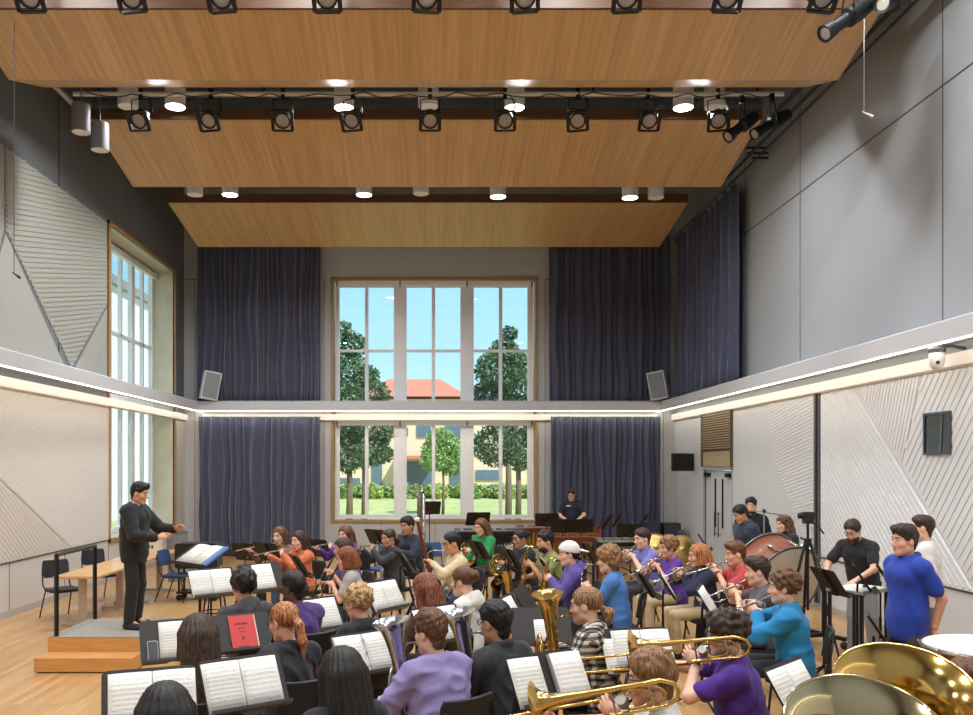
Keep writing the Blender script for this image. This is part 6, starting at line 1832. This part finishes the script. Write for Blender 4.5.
    if hood:
        F.ell(T(0, -0.105, 0.445), (0.115, 0.055, 0.085), 0.02, M=Ml); F.ell(T(0, -0.09, 0.51), (0.09, 0.045, 0.05), 0.02, M=Ml)
        for q in (-1, 1): F.cone(T(q*0.07, -0.06, 0.50), T(q*0.055, 0.05, 0.455), 0.026, 0.02, 0.015)
    if collar:
        for q in range(10):
            a0, a1 = 2*math.pi*q/10, 2*math.pi*(q+1)/10
            r_ = 0.068 if not fem else 0.060
            F.cone(T(r_*math.sin(a0), -0.012+r_*math.cos(a0), 0.500-0.020*math.cos(a0)), T(r_*math.sin(a1), -0.012+r_*math.cos(a1), 0.500-0.020*math.cos(a1)), 0.018, 0.018, 0.002)
    hem = -0.10 if seat else -0.18
    F.cut(T(0, 0, hem), -Ml[:, 2], 0.006)
    nr = (0.054 if not fem else 0.050) + (0.006 if not (collar or hood) else 0.0)
    F.cone(T(0, -0.008, 0.48), T(0, 0.02, 0.62), nr, nr+0.01, 0.006, '-')
    if blazer: F.cone(T(0, 0.16, 0.50), T(0, 0.165, 0.26), 0.062, 0.012, 0.006, '-')
    V, Q = F.mesh(); V = relax(V, Q, 1, 0.4); N = vnormals(V, Q)
    w1 = sines(V*np.array([1, 1, 0.6]), 20, var*3+1, 6); rg = 1 - np.abs(sines(V*np.array([0.8, 0.8, 1.1]) + 0.03*w1[:, None], 38, var*3+2, 5))*2.4
    fold = w1*0.005 + np.clip(rg, -0.6, 1)*(0.0075 if s > 110 else 0.0055) + sines(V, 80, var*3+2, 6)*0.0018
    V = V + N*(fold*(1.35 if s > 110 else 1.0))[:, None]
    tm = plaid_mat() if plaid else cloth('%d_%d_%d' % tuple(top), top, top2)
    shirt = np_obj('jacket' if blazer else ('hoodie' if hood else 'shirt'), V*g, Q, tm, body)
    if blazer:
        F = Field(T(0, 0, 0.2)-0.3, T(0, 0, 0.55)+0.25, hc_); torso(F, 0.020); F.cut(T(0, 0.02, 0), (0, -1, 0)); F.cut(T(0, 0, 0.15), (0, 0, -1))
        for q in range(8):
            a0, a1 = 2*math.pi*q/8, 2*math.pi*(q+1)/8
            F.cone(T(0.062*math.sin(a0), -0.010+0.062*math.cos(a0), 0.515-0.015*math.cos(a0)), T(0.062*math.sin(a1), -0.010+0.062*math.cos(a1), 0.515-0.015*math.cos(a1)), 0.013, 0.013, 0.004)
        V, Q = F.mesh(); ds = np_obj('dress_shirt', V*g, Q, cloth('white', (226, 228, 232)), body)
        if blazer == 'tie':
            q = MB(); q.tube([T(0, 0.118, 0.455), T(0, 0.145, 0.35), T(0, 0.147, 0.2)], [0.012, 0.022, 0.03], seg=6, flat=0.3); q.v = [tuple(g*x for x in p) for p in q.v]; q.build('necktie', mat('tie_dark', (30, 30, 36), 0.6), ds)
    # ---- trousers
    if pants is not None:
        F = Field(lo, hi_, hc_ if not seat else max(hc_, 0.013))
        F.ell(hipc+np.array([0, 0, 0.02]), (0.158, 0.114, 0.12), 0)
        for k in 'LR':
            F.cone(HP[k], KN[k], 0.082, 0.068 if seat else 0.078, 0.03)
            if not shorts: F.cone(KN[k], AN[k], 0.064 if seat else 0.074, 0.052 if seat else 0.066, 0.015)
        if not shorts: F.cut((0, 0, 0.06), (0, 0, -1))
        else: F.cut((0, 0.36 if seat else 0, 0.48 if not seat else 0), (0, 1, 0) if seat else (0, 0, -1))
        V, Q = F.mesh(); V = V + vnormals(V, Q)*(sines(V, 40, var+9)*0.005)[:, None]
        np_obj('trousers', V*g, Q, cloth('%d_%d_%d' % tuple(pants), pants, None), body)
    # ---- shoes
    shm = mat('shoe_dark', (34, 32, 32), 0.45) if (var % 3 or blazer) else mat('shoe_light', (186, 182, 176), 0.6)
    for k in 'LR':
        A = AN[k]; o = 0.04 if k == 'R' else -0.02
        F = Field(A+np.array([-0.09, -0.14, -0.10]), A+np.array([0.09, 0.26, 0.06]), max(hc_*0.8, 0.009))
        F.cone((A[0], A[1]-0.035, 0.038), (A[0]+o, A[1]+0.145, 0.030), 0.044, 0.038, 0.01); F.cone((A[0], A[1], 0.095), (A[0], A[1]+0.03, 0.04), 0.040, 0.042, 0.03); F.cut((0, 0, 0.002), (0, 0, -1)); F.cut((0, 0, 0.115), (0, 0, 1))
        V, Q = F.mesh(); np_obj('shoe', V*g, Q, shm, body)
    def headpart(b): 
        b.v = [tuple(g*np.array(H(p))) for p in b.v]; return b
    if glasses:
        b = MB()
        for q in (-1, 1):
            b.tube([(q*0.034+0.024*math.cos(R(a)), 0.108-0.008*abs(math.cos(R(a)))*(1 if q*math.cos(R(a)) > 0 else 0), 0.008+0.018*math.sin(R(a))) for a in range(0, 360, 30)], 0.0028, seg=5, closed=True)
            b.tube([(q*0.058, 0.098, 0.014), (q*0.080, 0.05, 0.012), (q*0.084, -0.01, 0.006)], 0.0026, seg=5)
        b.tube([(-0.010, 0.110, 0.010), (0.010, 0.110, 0.010)], 0.0026, seg=5)
        headpart(b).build('glasses', mat('glasses_dark', (40, 34, 32), 0.35), body)
    if cap:
        F = Field((-0.14, -0.26, -0.02), (0.14, 0.16, 0.2), hr)
        F.ell((0, -0.012, 0.035), (0.094, 0.120, 0.112), 0); F.cut((0, 0, 0.022), (0, 0.25, -1), 0.004); F.ell((0, -0.16, 0.020), (0.070, 0.075, 0.012), 0.01, M=nrot('x', 18)); F.ell((0, 0.1, 0.03), (0.045, 0.05, 0.035), 0.006, '-')
        V, Q = F.mesh(); np_obj('cap', ((V - np.array([0, -0.03, -0.125])) @ Mh.T + piv)*g, Q, cloth('cap', cap), body)
    if headband:
        b = MB(); b.sphere((0.03, -0.125, 0.045), (0.028, 0.022, 0.034), 10, 6); headpart(b).build('hair_tie', cloth('scrunchie', headband), hair_o, smooth=True)
    if watch:
        b = MB(); k = 'L'; a_ = Vector(WR[k]); e_ = (a_-EL[k]).normalized(); b.tube([(a_-e_*0.03)*g, (a_-e_*0.008)*g], (fb+0.006)*g, seg=12); b.build('wristband', mat('band_dark', (60, 50, 44), 0.5), body)
    if prints:
        for (x, y, z, w_, h_, col) in prints:
            b = MB(); b.sphere((0, 0, 0), (w_, 0.004, h_), 12, 6); p_ = T(x, y, z); b.v = [tuple(g*(np.array(p_) + Ml @ np.array(q))) for q in b.v]; b.build('shirt_print', mat('print_%d_%d_%d' % col, col, 0.7), shirt)
    # ---- the instrument
    if inst:
        t = thing(iname, loc + Matrix.Rotation(rz, 3, 'Z') @ (mouth*g), ilab + ' played by the ' + short, {'alto_saxophone': 'saxophone', 'bass_clarinet': 'clarinet', 'french_horn': 'horn'}.get(iname, iname), iname.replace('_', ' ') + 's', rz)
        t.scale = (g, g, g)
        def mk(nm, b, m, sm=False):
            o = b.build(nm, m, t, origin=mouth, autos=None if sm else 40, smooth=sm); o.location = (0, 0, 0); return o
        ib(mk)
    if seat and chair:
        cd = Matrix.Rotation(rz, 3, 'Z') @ Vector((0, -0.02, 0))
        place_chair(loc.x+cd.x, loc.y+cd.y, rz, 'black chair seating the ' + short).scale = (g, g, g)
    PEOPLE[key] = dict(loc=loc, rz=rz, g=g, short=short, d=d)
    return body
# ================================================================== the cast
G = 'seated musicians'
def mus(key, px, py, s, short, label, **k):
    return person(key, px, py, s, short=short, label=label, group=G, **k)
BLK, JEAN, CHAR, KHAKI = (30, 31, 35), (62, 78, 104), (52, 54, 58), (196, 176, 140)
mus('F1', 279, 526, 59, 'far left flutist in tan', 'young woman in tan top playing flute, farthest left of the flutes', sex='f', hair='long', hairc='brown', skin='fair', top=(150, 112, 78), top2=(92, 78, 70), sleeve='long', pants=CHAR, inst='flute', var=1)
mus('F2', 298, 530, 62.7, 'flutist in rust orange blouse', 'woman in loose rust orange blouse playing flute', sex='f', hair='shoulder', hairc='darkbrown', skin='fair', top=(196, 96, 62), top2=(216, 132, 92), sleeve='long', pants=JEAN, inst='flute', var=2)
mus('F3', 345, 525, 58, 'rear flutist in purple top', 'woman with long brown hair in purple top, half hidden behind other woodwinds', sex='f', hair='long', hairc='brown', skin='fair', top=(92, 58, 142), sleeve='long', pants=BLK, inst='flute', var=3)
mus('F4', 342, 537, 69, 'dark haired player in plum shirt', 'dark haired woman in plum shirt hidden behind the grey shirted oboist', sex='f', hair='bob', hairc='darkbrown', skin='tan', top=(84, 60, 110), sleeve='short', pants=BLK, inst='clarinet', var=4)
mus('W5', 345, 546, 77, 'oboist in grey T-shirt', 'woman with auburn bob in pale grey T-shirt playing oboe', sex='f', hair='bob', hairc='auburn', skin='pink', top=(168, 166, 160), sleeve='short', pants=BLK, inst='oboe', var=5, fat=1.15, pitch=10)
mus('F6', 388, 528, 61, 'flutist in charcoal jacket', 'woman with tied dark hair in charcoal jacket playing flute', sex='f', hair='lowtail', hairc='darkbrown', skin='olive', top=(52, 53, 57), sleeve='long', pants=(120, 122, 128), inst='flute', icfg=dict(drop=-0.08), var=6)
mus('M7', 407, 516, 54, 'horn player in navy sweater', 'young man in navy sweater with blue lanyard playing horn below the window', sex='m', hair='short', hairc='black', skin='olive', top=(34, 38, 54), sleeve='long', pants=(140, 132, 108), inst='horn', var=7, prints=[(0.02, 0.125, 0.36, 0.012, 0.07, (74, 130, 210))])
mus('M8', 452, 532, 67, 'bassoonist in beige shirt', 'man with glasses in beige shirt playing a tall red brown bassoon', sex='m', hair='short', hairc='black', skin='tan', top=(206, 184, 148), sleeve='long', pants=JEAN, inst='bassoon', glasses=True, collar=True, var=8)
mus('W9', 480, 518, 54, 'horn player in green sweater', 'woman with long brown hair in bright green sweater playing horn', sex='f', hair='long', hairc='brown', skin='fair', top=(34, 140, 74), sleeve='long', pants=CHAR, inst='horn', var=9, pitch=12, icfg=dict(bellfront=1))
mus('W10', 520, 528, 62, 'horn player in black blazer', 'woman with dark bun and glasses in black blazer playing brass horn', sex='f', hair='bun', hairc='black', skin='olive', top=(30, 30, 34), sleeve='long', pants=BLK, inst='horn', glasses=True, blazer=True, var=10, icfg=dict(bellfront=1))
mus('M11', 545, 530, 65, 'saxophonist in olive T-shirt', 'bearded man in olive green T-shirt playing brass saxophone', sex='m', hair='short', hairc='black', skin='tan', top=(132, 136, 84), sleeve='short', pants=BLK, inst='sax', beard=True, fat=1.2, var=11)
mus('M12', 568, 541, 74, 'saxophonist in white cap', 'young man in backward white cap and purple hoodie', sex='m', hair='undercap', hairc='black', skin='fair', top=(88, 74, 150), sleeve='long', hood=True, pants=BLK, inst='sax', cap=(226, 222, 216), var=12)
mus('M13', 607, 546, 79, 'bass clarinetist in blue T-shirt', 'long curly haired player in blue T-shirt seen from behind, playing bass clarinet', sex='m', hair='curlyvol', hairc='dirtyblond', skin='fair', top=(70, 122, 190), sleeve='short', pants=BLK, inst='bassclar', var=13, face=(-1, 0.35), pitch=8)
mus('M14', 642, 528, 62, 'trumpeter in periwinkle polo', 'young man in periwinkle polo playing a slanted trumpet', sex='m', hair='short', hairc='darkbrown', skin='fair', top=(112, 116, 186), sleeve='short', collar=True, pants=CHAR, inst='trumpet', icfg=dict(silver=1, drop=-0.55), var=14)
mus('W15', 668, 536, 69, 'curly haired trumpeter in purple T-shirt', 'person with short curly fair hair in purple T-shirt playing trumpet', sex='f', hair='curly', hairc='dirtyblond', skin='pink', top=(92, 50, 150), sleeve='short', pants=KHAKI, inst='trumpet', icfg=dict(silver=1, drop=-0.6), var=15, fat=1.15)
mus('W16', 698, 543, 76, 'ginger trumpeter in navy shirt', 'person with ginger bob in dark navy shirt playing trumpet', sex='f', hair='bob', hairc='ginger', skin='pink', top=(36, 38, 70), sleeve='long', pants=KHAKI, inst='trumpet', icfg=dict(silver=1, drop=-0.5), var=16)
mus('M17', 735, 541, 75, 'trumpeter in red T-shirt', 'young man in red T-shirt playing silver trumpet before the bass drum', sex='m', hair='quiff', hairc='chestnut', skin='pink', top=(186, 66, 66), sleeve='short', pants=CHAR, inst='trumpet', icfg=dict(silver=1, drop=-0.28), var=17, watch=True)
mus('M18', 757, 556, 88, 'trumpeter in dark grey T-shirt', 'young man in dark grey printed T-shirt playing trumpet', sex='m', hair='quiff', hairc='darkbrown', skin='fair', top=(84, 84, 88), sleeve='short', pants=(70, 72, 80), shorts=True, inst='trumpet', icfg=dict(silver=1, drop=-0.45), var=18, prints=[(-0.02, 0.13, 0.33, 0.05, 0.03, (176, 176, 190))])
mus('M19', 784, 570, 102, 'trumpeter in bright blue sweatshirt', 'curly haired young man in bright blue sweatshirt playing trumpet', sex='m', hair='curly', hairc='brown', skin='fair', top=(22, 126, 178), sleeve='long', pants=(34, 34, 42), inst='trumpet', icfg=dict(silver=1, drop=-0.42), var=19, pitch=2)
mus('M20', 725, 610, 141, 'trombonist in purple T-shirt', 'curly dark haired man in purple T-shirt playing trombone, seen from behind', sex='m', hair='curly', hairc='darkbrown', skin='fair', top=(74, 36, 132), sleeve='short', pants=BLK, inst='trombone', icfg=dict(ext=0.80, drop=-0.17), var=20, fat=1.15, face=(-0.93, 0.36), glasses=True, watch=True, prints=[(0.05, -0.118, 0.33, 0.018, 0.03, (214, 206, 226))])
mus('M21', 650, 648, 178, 'blond trombonist in white shirt', 'short haired blond person with glasses in white shirt playing trombone at the bottom edge', sex='m', hair='short', hairc='dirtyblond', skin='pink', top=(222, 216, 206), sleeve='short', pants=BLK, inst='trombone', icfg=dict(ext=0.75, drop=-0.26), var=21, face=(-0.95, 0.3), glasses=True)
mus('M22', 585, 585, 117, 'euphonium player in plaid shirt', 'long haired person in black and white plaid shirt playing brass euphonium', sex='m', hair='lowtail', hairc='dirtyblond', skin='fair', top=(120, 110, 100), plaid=True, sleeve='long', pants=BLK, inst='euph', icfg=dict(m=brass, ex=-0.02, ebell=0.16), var=22, face=(-0.92, 0.4))
mus('M23', 495, 600, 131, 'euphonium player in black jacket', 'dark haired man with glasses in black jacket playing silver euphonium', sex='m', hair='short', hairc='black', skin='olive', top=(44, 45, 48), sleeve='long', collar=True, pants=BLK, inst='euph', icfg=dict(ex=-0.05, ebell=0.13), var=23, glasses=True, fat=1.15)
mus('M24', 430, 608, 139, 'euphonium player in lavender shirt', 'brown haired man in long sleeved lavender shirt, back turned, with silver euphonium', sex='m', hair='short', hairc='brown', skin='fair', top=(146, 135, 186), sleeve='long', pants=CHAR, inst='euph', icfg=dict(ex=-0.07, ebell=0.13), var=24, fat=1.2, yaw=8)
mus('W25', 340, 645, 175, 'black haired player in the front row', 'long black haired woman in black seen from behind, front row centre', sex='f', hair='longback', hairc='black', skin='tan', top=(32, 31, 34), sleeve='long', pants=BLK, inst='clarinet', var=25, yaw=6)
mus('W26', 282, 600, 131, 'clarinetist with ginger ponytail', 'ginger ponytailed woman with glasses in black T-shirt playing clarinet', sex='f', hair='ponytail', hairc='ginger', skin='pink', top=(46, 47, 52), sleeve='short', pants=BLK, inst='clarinet', var=26, glasses=True, yaw=20, pitch=10)
mus('W27', 198, 612, 143, 'long haired player in mustard top', 'woman with very long straight dark hair in mustard top, back turned', sex='f', hair='longback', hairc='darkbrown', skin='tan', top=(178, 138, 62), sleeve='long', pants=BLK, inst='clarinet', var=27)
mus('W28', 165, 680, 210, 'black haired player at the bottom edge', 'black haired person whose head just enters the bottom edge at left', sex='f', hair='longback', hairc='black', skin='tan', top=(50, 50, 54), sleeve='long', pants=BLK, inst='clarinet', var=28)
mus('M29', 243, 569, 101, 'player in dark grey hoodie', 'curly black haired person in dark grey hoodie facing the podium', sex='m', hair='curly', hairc='black', skin='tan', top=(66, 65, 66), sleeve='long', hood=True, pants=BLK, inst='clarinet', var=29)
mus('M30', 293, 570, 102, 'dark skinned player in purple shirt', 'dark skinned person with glasses in deep purple shirt playing clarinet', sex='m', hair='crop', hairc='black', skin='dark', top=(78, 58, 118), sleeve='short', pants=JEAN, inst='clarinet', var=30, glasses=True, yaw=12)
mus('W31', 357, 584, 115, 'player in black fleece', 'woman with short curly blond hair in black fleece jacket', sex='f', hair='curlyshort', hairc='blond', skin='pink', top=(34, 34, 38), sleeve='long', collar=True, pants=BLK, inst='clarinet', var=31, fat=1.1, pitch=10)
mus('W32', 424, 572, 104, 'red haired clarinetist with clip', 'woman with long wavy red brown hair, glasses and dark hair clip', sex='f', hair='long', hairc='auburn', skin='fair', top=(92, 74, 62), sleeve='long', pants=BLK, inst='clarinet', var=32, glasses=True, headband=(36, 36, 44))
mus('W33', 462, 565, 97, 'clarinetist in white hoodie', 'woman with brown bun in white hoodie playing clarinet', sex='f', hair='bun', hairc='brown', skin='fair', top=(222, 218, 208), sleeve='long', hood=True, pants=KHAKI, inst='clarinet', var=33)
mus('M42', 972, 658, 190, 'player in red at the right edge', 'brown haired person in red shirt cut off by the right edge behind the brass bell', sex='m', hair='short', hairc='chestnut', skin='tan', top=(170, 46, 50), sleeve='short', pants=BLK, var=42)

# standing people
def stander(key, px, py, s, short, label, **k): return person(key, px, py, s, pose='stand', short=short, label=label, chair=False, **k)
stander('P34', 571, 489, 42.5, 'percussionist', 'percussionist in navy T-shirt with white print standing at the marimba', sex='m', hair='short', hairc='darkbrown', skin='fair', top=(30, 33, 52), sleeve='short', pants=BLK, face=(-0.35, -1), pitch=16, lean=10, glasses=True, var=34, fat=1.15,
        prints=[(0.05, 0.135, 0.40, 0.060, 0.016, (226, 226, 230))], arms=dict(L=(V3(-0.20, 0.40, 1.02), (0.2, 0.9, -0.2), (0, 0, -1), 'grip'), R=(V3(0.10, 0.36, 1.02), (-0.3, 0.9, -0.2), (0, 0, -1), 'grip'), poleL=(-0.8, -0.4, -0.6), poleR=(0.8, -0.4, -0.6)))
stander('P36', 738, 505, 69, 'man in dark plaid shirt', 'black haired man in dark blue plaid shirt looking down behind the bass drum', sex='m', hair='short', hairc='black', skin='tan', top=(34, 40, 56), top2=(58, 66, 84), sleeve='long', pants=BLK, face=(-1, -0.25), pitch=22, var=36, collar=True)
stander('P37', 751, 497, 62, 'bearded man in black', 'smiling bearded man in black shirt standing against the wall by the doors', sex='m', hair='short', hairc='black', skin='fair', top=(30, 30, 33), sleeve='short', pants=BLK, face=(-0.55, -1), beard=True, var=37, collar=True)
stander('P38', 783, 515, 71, 'curly haired woman', 'long curly brown haired woman standing behind the bass drum', sex='f', hair='curlylong', hairc='brown', skin='fair', top=(36, 36, 40), sleeve='long', pants=BLK, face=(-1, -0.3), var=38)
stander('P39', 851, 520, 85, 'man in black T-shirt', 'man with glasses in black T-shirt leaning over papers on a cart', sex='m', hair='short', hairc='darkbrown', skin='fair', top=(34, 34, 37), sleeve='short', pants=(146, 150, 158), face=(-0.72, -0.55), pitch=24, lean=20, glasses=True, beard=True, var=39, fat=1.05,
        arms=dict(L=(V3(-0.16, 0.50, 0.98), (0.2, 0.9, -0.3), (0, 0, -1), 'soft'), R=(V3(0.20, 0.48, 0.98), (-0.1, 0.9, -0.3), (0, 0, -1), 'soft'), poleL=(-0.8, -0.5, -0.2), poleR=(0.8, -0.5, -0.2)))
stander('P40', 905, 524, 115, 'man in royal blue polo', 'man in royal blue polo standing with hands behind his back', sex='m', hair='quiff', hairc='darkbrown', skin='pink', top=(32, 62, 164), sleeve='short', collar=True, pants=(72, 66, 62), face=(-0.95, -0.12), var=40, fat=0.95, lean=0, pitch=2,
        arms=dict(L=(V3(-0.14, -0.13, 0.86), (0.5, -0.1, -0.85), (0, 1, 0), 'soft'), R=(V3(0.15, -0.14, 0.84), (-0.5, -0.1, -0.85), (0, 1, 0), 'soft'), poleL=(-0.45, -1, 0.1), poleR=(0.45, -1, 0.1)))
stander('P41', 923, 514, 97, 'man in white shirt', 'dark haired man in white shirt standing behind the royal blue polo', sex='m', hair='crop', hairc='darkbrown', skin='fair', top=(226, 222, 220), sleeve='short', pants=(112, 104, 96), face=(-1, 0.5), var=41, pitch=0, lean=2)
def conductor():
    # stands on the podium top, 0.335 m up: built on the floor and lifted
    s = 82.2                                            # scale at the podium
    b = person('COND', 141, 482 + 0.335*s, s, pose='stand', short='conductor', label='conductor in black suit standing on the carpeted podium, hands raised', chair=False, sex='m', hair='quiff', hairc='black', skin='tan', top=(27, 27, 29), sleeve='long', pants=(27, 27, 29),
        blazer='tie', face=(1.0, -0.12), var=43, pitch=12, lean=2, fat=1.1,
        arms=dict(L=(V3(-0.12, 0.46, 1.14), (0.35, 0.8, 0.45), (0.5, 0.1, -0.6), 'soft'), R=(V3(0.16, 0.36, 1.06), (-0.2, 0.85, 0.3), (-0.6, 0.2, -0.5), 'soft'), poleL=(-0.5, -0.3, -0.8), poleR=(0.5, -0.4, -0.8)))
    b.location.z = 0.337
conductor()

# ------------------------------------------------------------------ stands in front of the players
def st_for(key, px, py, h, kind=None, who=None, dyaw=0, seed=0, ph=None):
    P = PEOPLE[key]
    yaw = P['rz'] + R(dyaw)
    who = who or ('of the ' + P['short'])
    c = place_stand(px, py, h, yaw, who)
    if kind: sheets(c, kind, who, seed)
    if ph: phone(c, ph[0], ph[1], 'phone standing on the stand ' + who)
    return c
st_for('F1', 247, 552, 0.93, 'single', seed=1)
st_for('F2', 268, 552, 1.0, 'double', seed=2)
st_for('F3', 318, 548, 0.97, 'single', seed=3)
st_for('F4', 300, 566, 1.0, 'single', seed=1)
st_for('M7', 377, 537, 0.97, 'single', seed=2)
st_for('M8', 404, 562, 0.95, 'double', seed=3)
st_for('W10', 479, 550, 1.0, 'single', seed=0)
st_for('M11', 512, 559, 1.0, 'single', seed=1)
st_for('M12', 547, 569, 0.93, 'double', seed=2)
st_for('M13', 527, 601, 0.90, None, seed=3)
st_for('M14', 587, 552, 0.97, 'single', seed=0)
st_for('W16', 646, 585, 0.92, 'single', seed=1)
st_for('M18', 668, 586, 0.95, 'single', seed=2)
st_for('M19', 708, 602, 1.0, 'double', seed=3)
st_for('M20', 640, 650, 0.93, 'triple', seed=0, dyaw=-58)
st_for('M21', 548, 680, 1.0, 'two', seed=1, dyaw=-46)
st_for('M22', 513, 613, 1.0, 'single', seed=2)
st_for('M23', 440, 625, 1.0, 'double', seed=3)
st_for('M24', 365, 654, 0.9, 'binder', seed=0)
st_for('W25', 245, 684, 1.0, 'double', seed=1, dyaw=6)
st_for('W26', 242, 633, 0.92, 'red', seed=2)
st_for('W27', 176, 641, 1.0, 'single', seed=3, ph=(-0.17, -0.07))
st_for('W28', 150, 698, 1.0, 'double', seed=0)
st_for('M29', 213, 583, 1.05, 'double', seed=1)
st_for('M30', 262, 578, 1.12, 'single', seed=2)
st_for('W31', 318, 615, 0.93, 'double', seed=3, ph=(-0.17, -0.08))
st_for('W32', 384, 596, 1.0, 'double', seed=0)
st_for('M42', 797, 690, 1.0, 'double', seed=1, who='beside the brass tuba bells at lower right')
# spare and percussion stands
def spare(px, py, s, yaw, who, kind=None, seed=0):
    h = CAMH-(py-VY)/s; c = place_stand(px, py, h, R(yaw), who, 'spare stands')
    if kind: sheets(c, kind, who, seed)
    return c
spare(541, 627, 120, 6, 'beside the plaid shirted player', 'small', 2)
spare(429, 508, 46, 190, 'standing tall before the middle window')
spare(478, 519, 47, 190, 'standing before the right window panes')
spare(547, 520, 46.5, 172, 'widest of the dark group before the percussionist')
spare(563, 526, 48, 172, 'in front at the percussionist\'s left')
spare(581, 526, 47.5, 176, 'in front at the percussionist\'s right')
spare(607, 522, 48, 245, 'turned edge-on right of the percussionist')
spare(617, 520, 46, 250, 'turned edge-on farther right of the percussionist')
spare(630, 531, 49, 170, 'behind the periwinkle polo trumpeter')
spare(643, 521, 46, 245, 'turned edge-on before the dark speaker cabinets')
spare(685, 538, 52, 60, 'leaning behind the two gold cymbals')
spare(704, 542, 58, 75, 'leaning in front of the grey double doors')
spare(863, 578, 94, 68, 'largest of the group before the leaning man')
spare(886, 577, 90, 68, 'just behind the largest before the leaning man')
spare(880, 631, 112, 68, 'low at the feet of the royal blue polo')

# flat cart with papers under the leaning man's hands
p = W(858, 588, 91); ct = thing('paper_cart', (p.x, p.y, 0), 'grey flat topped cart covered with white paper before the leaning man', 'cart', rz=R(35))
hgt = p.z
b = MB(); b.box((-0.30, -0.22, hgt-0.03), (0.30, 0.22, hgt)); b.build('tabletop', mat('cart_grey', (150, 150, 152), 0.5), ct)
for sx in (-0.25, 0.25):
    for sy in (-0.18, 0.18):
        b = MB(); b.bar((sx, sy, hgt-0.03), (sx, sy, 0.0), 0.03); b.build('leg', chair_metal, ct)
pp = thing('loose_papers', (p.x, p.y, hgt), 'white loose papers spread on the flat cart', 'papers', rz=R(35))
b = MB(); b.box((-0.28, -0.2, 0.001), (0.02, 0.18, 0.006)); b.build('page', SHEETS[2], pp)
b = MB(); b.box((0.03, -0.19, 0.001), (0.28, 0.19, 0.007)); b.build('page', SHEETS[0], pp)
spare(829, 582, 92, 95, 'small and flat before the camera tripod')

# ------------------------------------------------------------------ the two tubas in the foreground
tuba_b = mat('tuba_brass', (220, 186, 110), 0.12, metal=1.0)
tuba_p = mat('tuba_pale', (206, 198, 160), 0.10, metal=1.0)
def tuba(c, ax, rad, m, label, inner):
    ax = Vector(ax).normalized()
    t = thing('tuba', c, label, 'tuba', 'tubas')
    Q = ax.to_track_quat('Z', 'Y').to_matrix().to_4x4()
    prof = [(0.030, -0.95), (0.050, -0.70), (0.068, -0.50), (0.085, -0.36), (0.105, -0.25), (0.135, -0.15), (0.180, -0.072), (0.235, -0.025), (rad*0.98, -0.004), (rad, 0.0)]
    prof = [(r*(rad/0.28 if r > 0.1 else 1), z) for r, z in prof[:-2]] + prof[-2:]
    b = MB(); b.lathe(prof, Q, 64); o = b.build('bell', m, t, smooth=True)
    md = o.modifiers.new('s', 'SOLIDIFY'); md.thickness = 0.003
    sb_ = o.modifiers.new('d', 'SUBSURF'); sb_.levels = 1; sb_.render_levels = 1
    b = MB(); b.tube([Q @ Vector((rad*math.cos(R(a)), rad*math.sin(R(a)), 0)) for a in range(0, 360, 6)], 0.006, seg=8, closed=True); b.build('bell_rim', m, t, smooth=True)
    e = Q @ Vector((0, 0, -0.95)); dn = -ax
    b = MB(); b.tube([e, e+dn*0.08+Vector((0.02, 0.04, 0)), e+dn*0.12+Vector((0.10, 0.12, 0)), e+dn*0.06+Vector((0.18, 0.2, 0)), e+Vector((0.2, 0.22, 0.3)), e+Vector((0.18, 0.2, 0.45))], [0.030, 0.04, 0.045, 0.042, 0.035, 0.03], seg=16); b.build('bow', m, t, smooth=True)
    bot = e+dn*0.14+Vector((0.10, 0.12, 0))
    b = MB(); b.tube([bot, (bot.x, bot.y, -c.z)], 0.012, seg=8); b.build('floor_peg', steel, t)
    for r_, k in ((0.16, 0.0), (0.12, 0.05)):
        cc = e + Vector((0.10, 0.10+k, 0.32))
        b = MB(); b.tube([cc+Vector((0.7*r_*math.cos(R(a)), 0.4*r_*math.cos(R(a)), 1.3*r_*math.sin(R(a)))) for a in range(0, 360, 15)], 0.012, seg=8, closed=True); b.build('tubing', m, t, smooth=True)
    return t
c = W(905, 686, 262); tuba(c, (-0.10, -0.52, 1.0), 0.25, tuba_b, 'large lacquered brass tuba bell, farther of the two at the lower right', 1)
c = W(868, 733, 292); tuba(c, (-0.05, -0.62, 1.0), 0.27, tuba_p, 'large pale brass tuba bell, nearest the camera at the bottom edge', 0)

for o in list(STAND0.children) + [STAND0]: bpy.data.objects.remove(o)
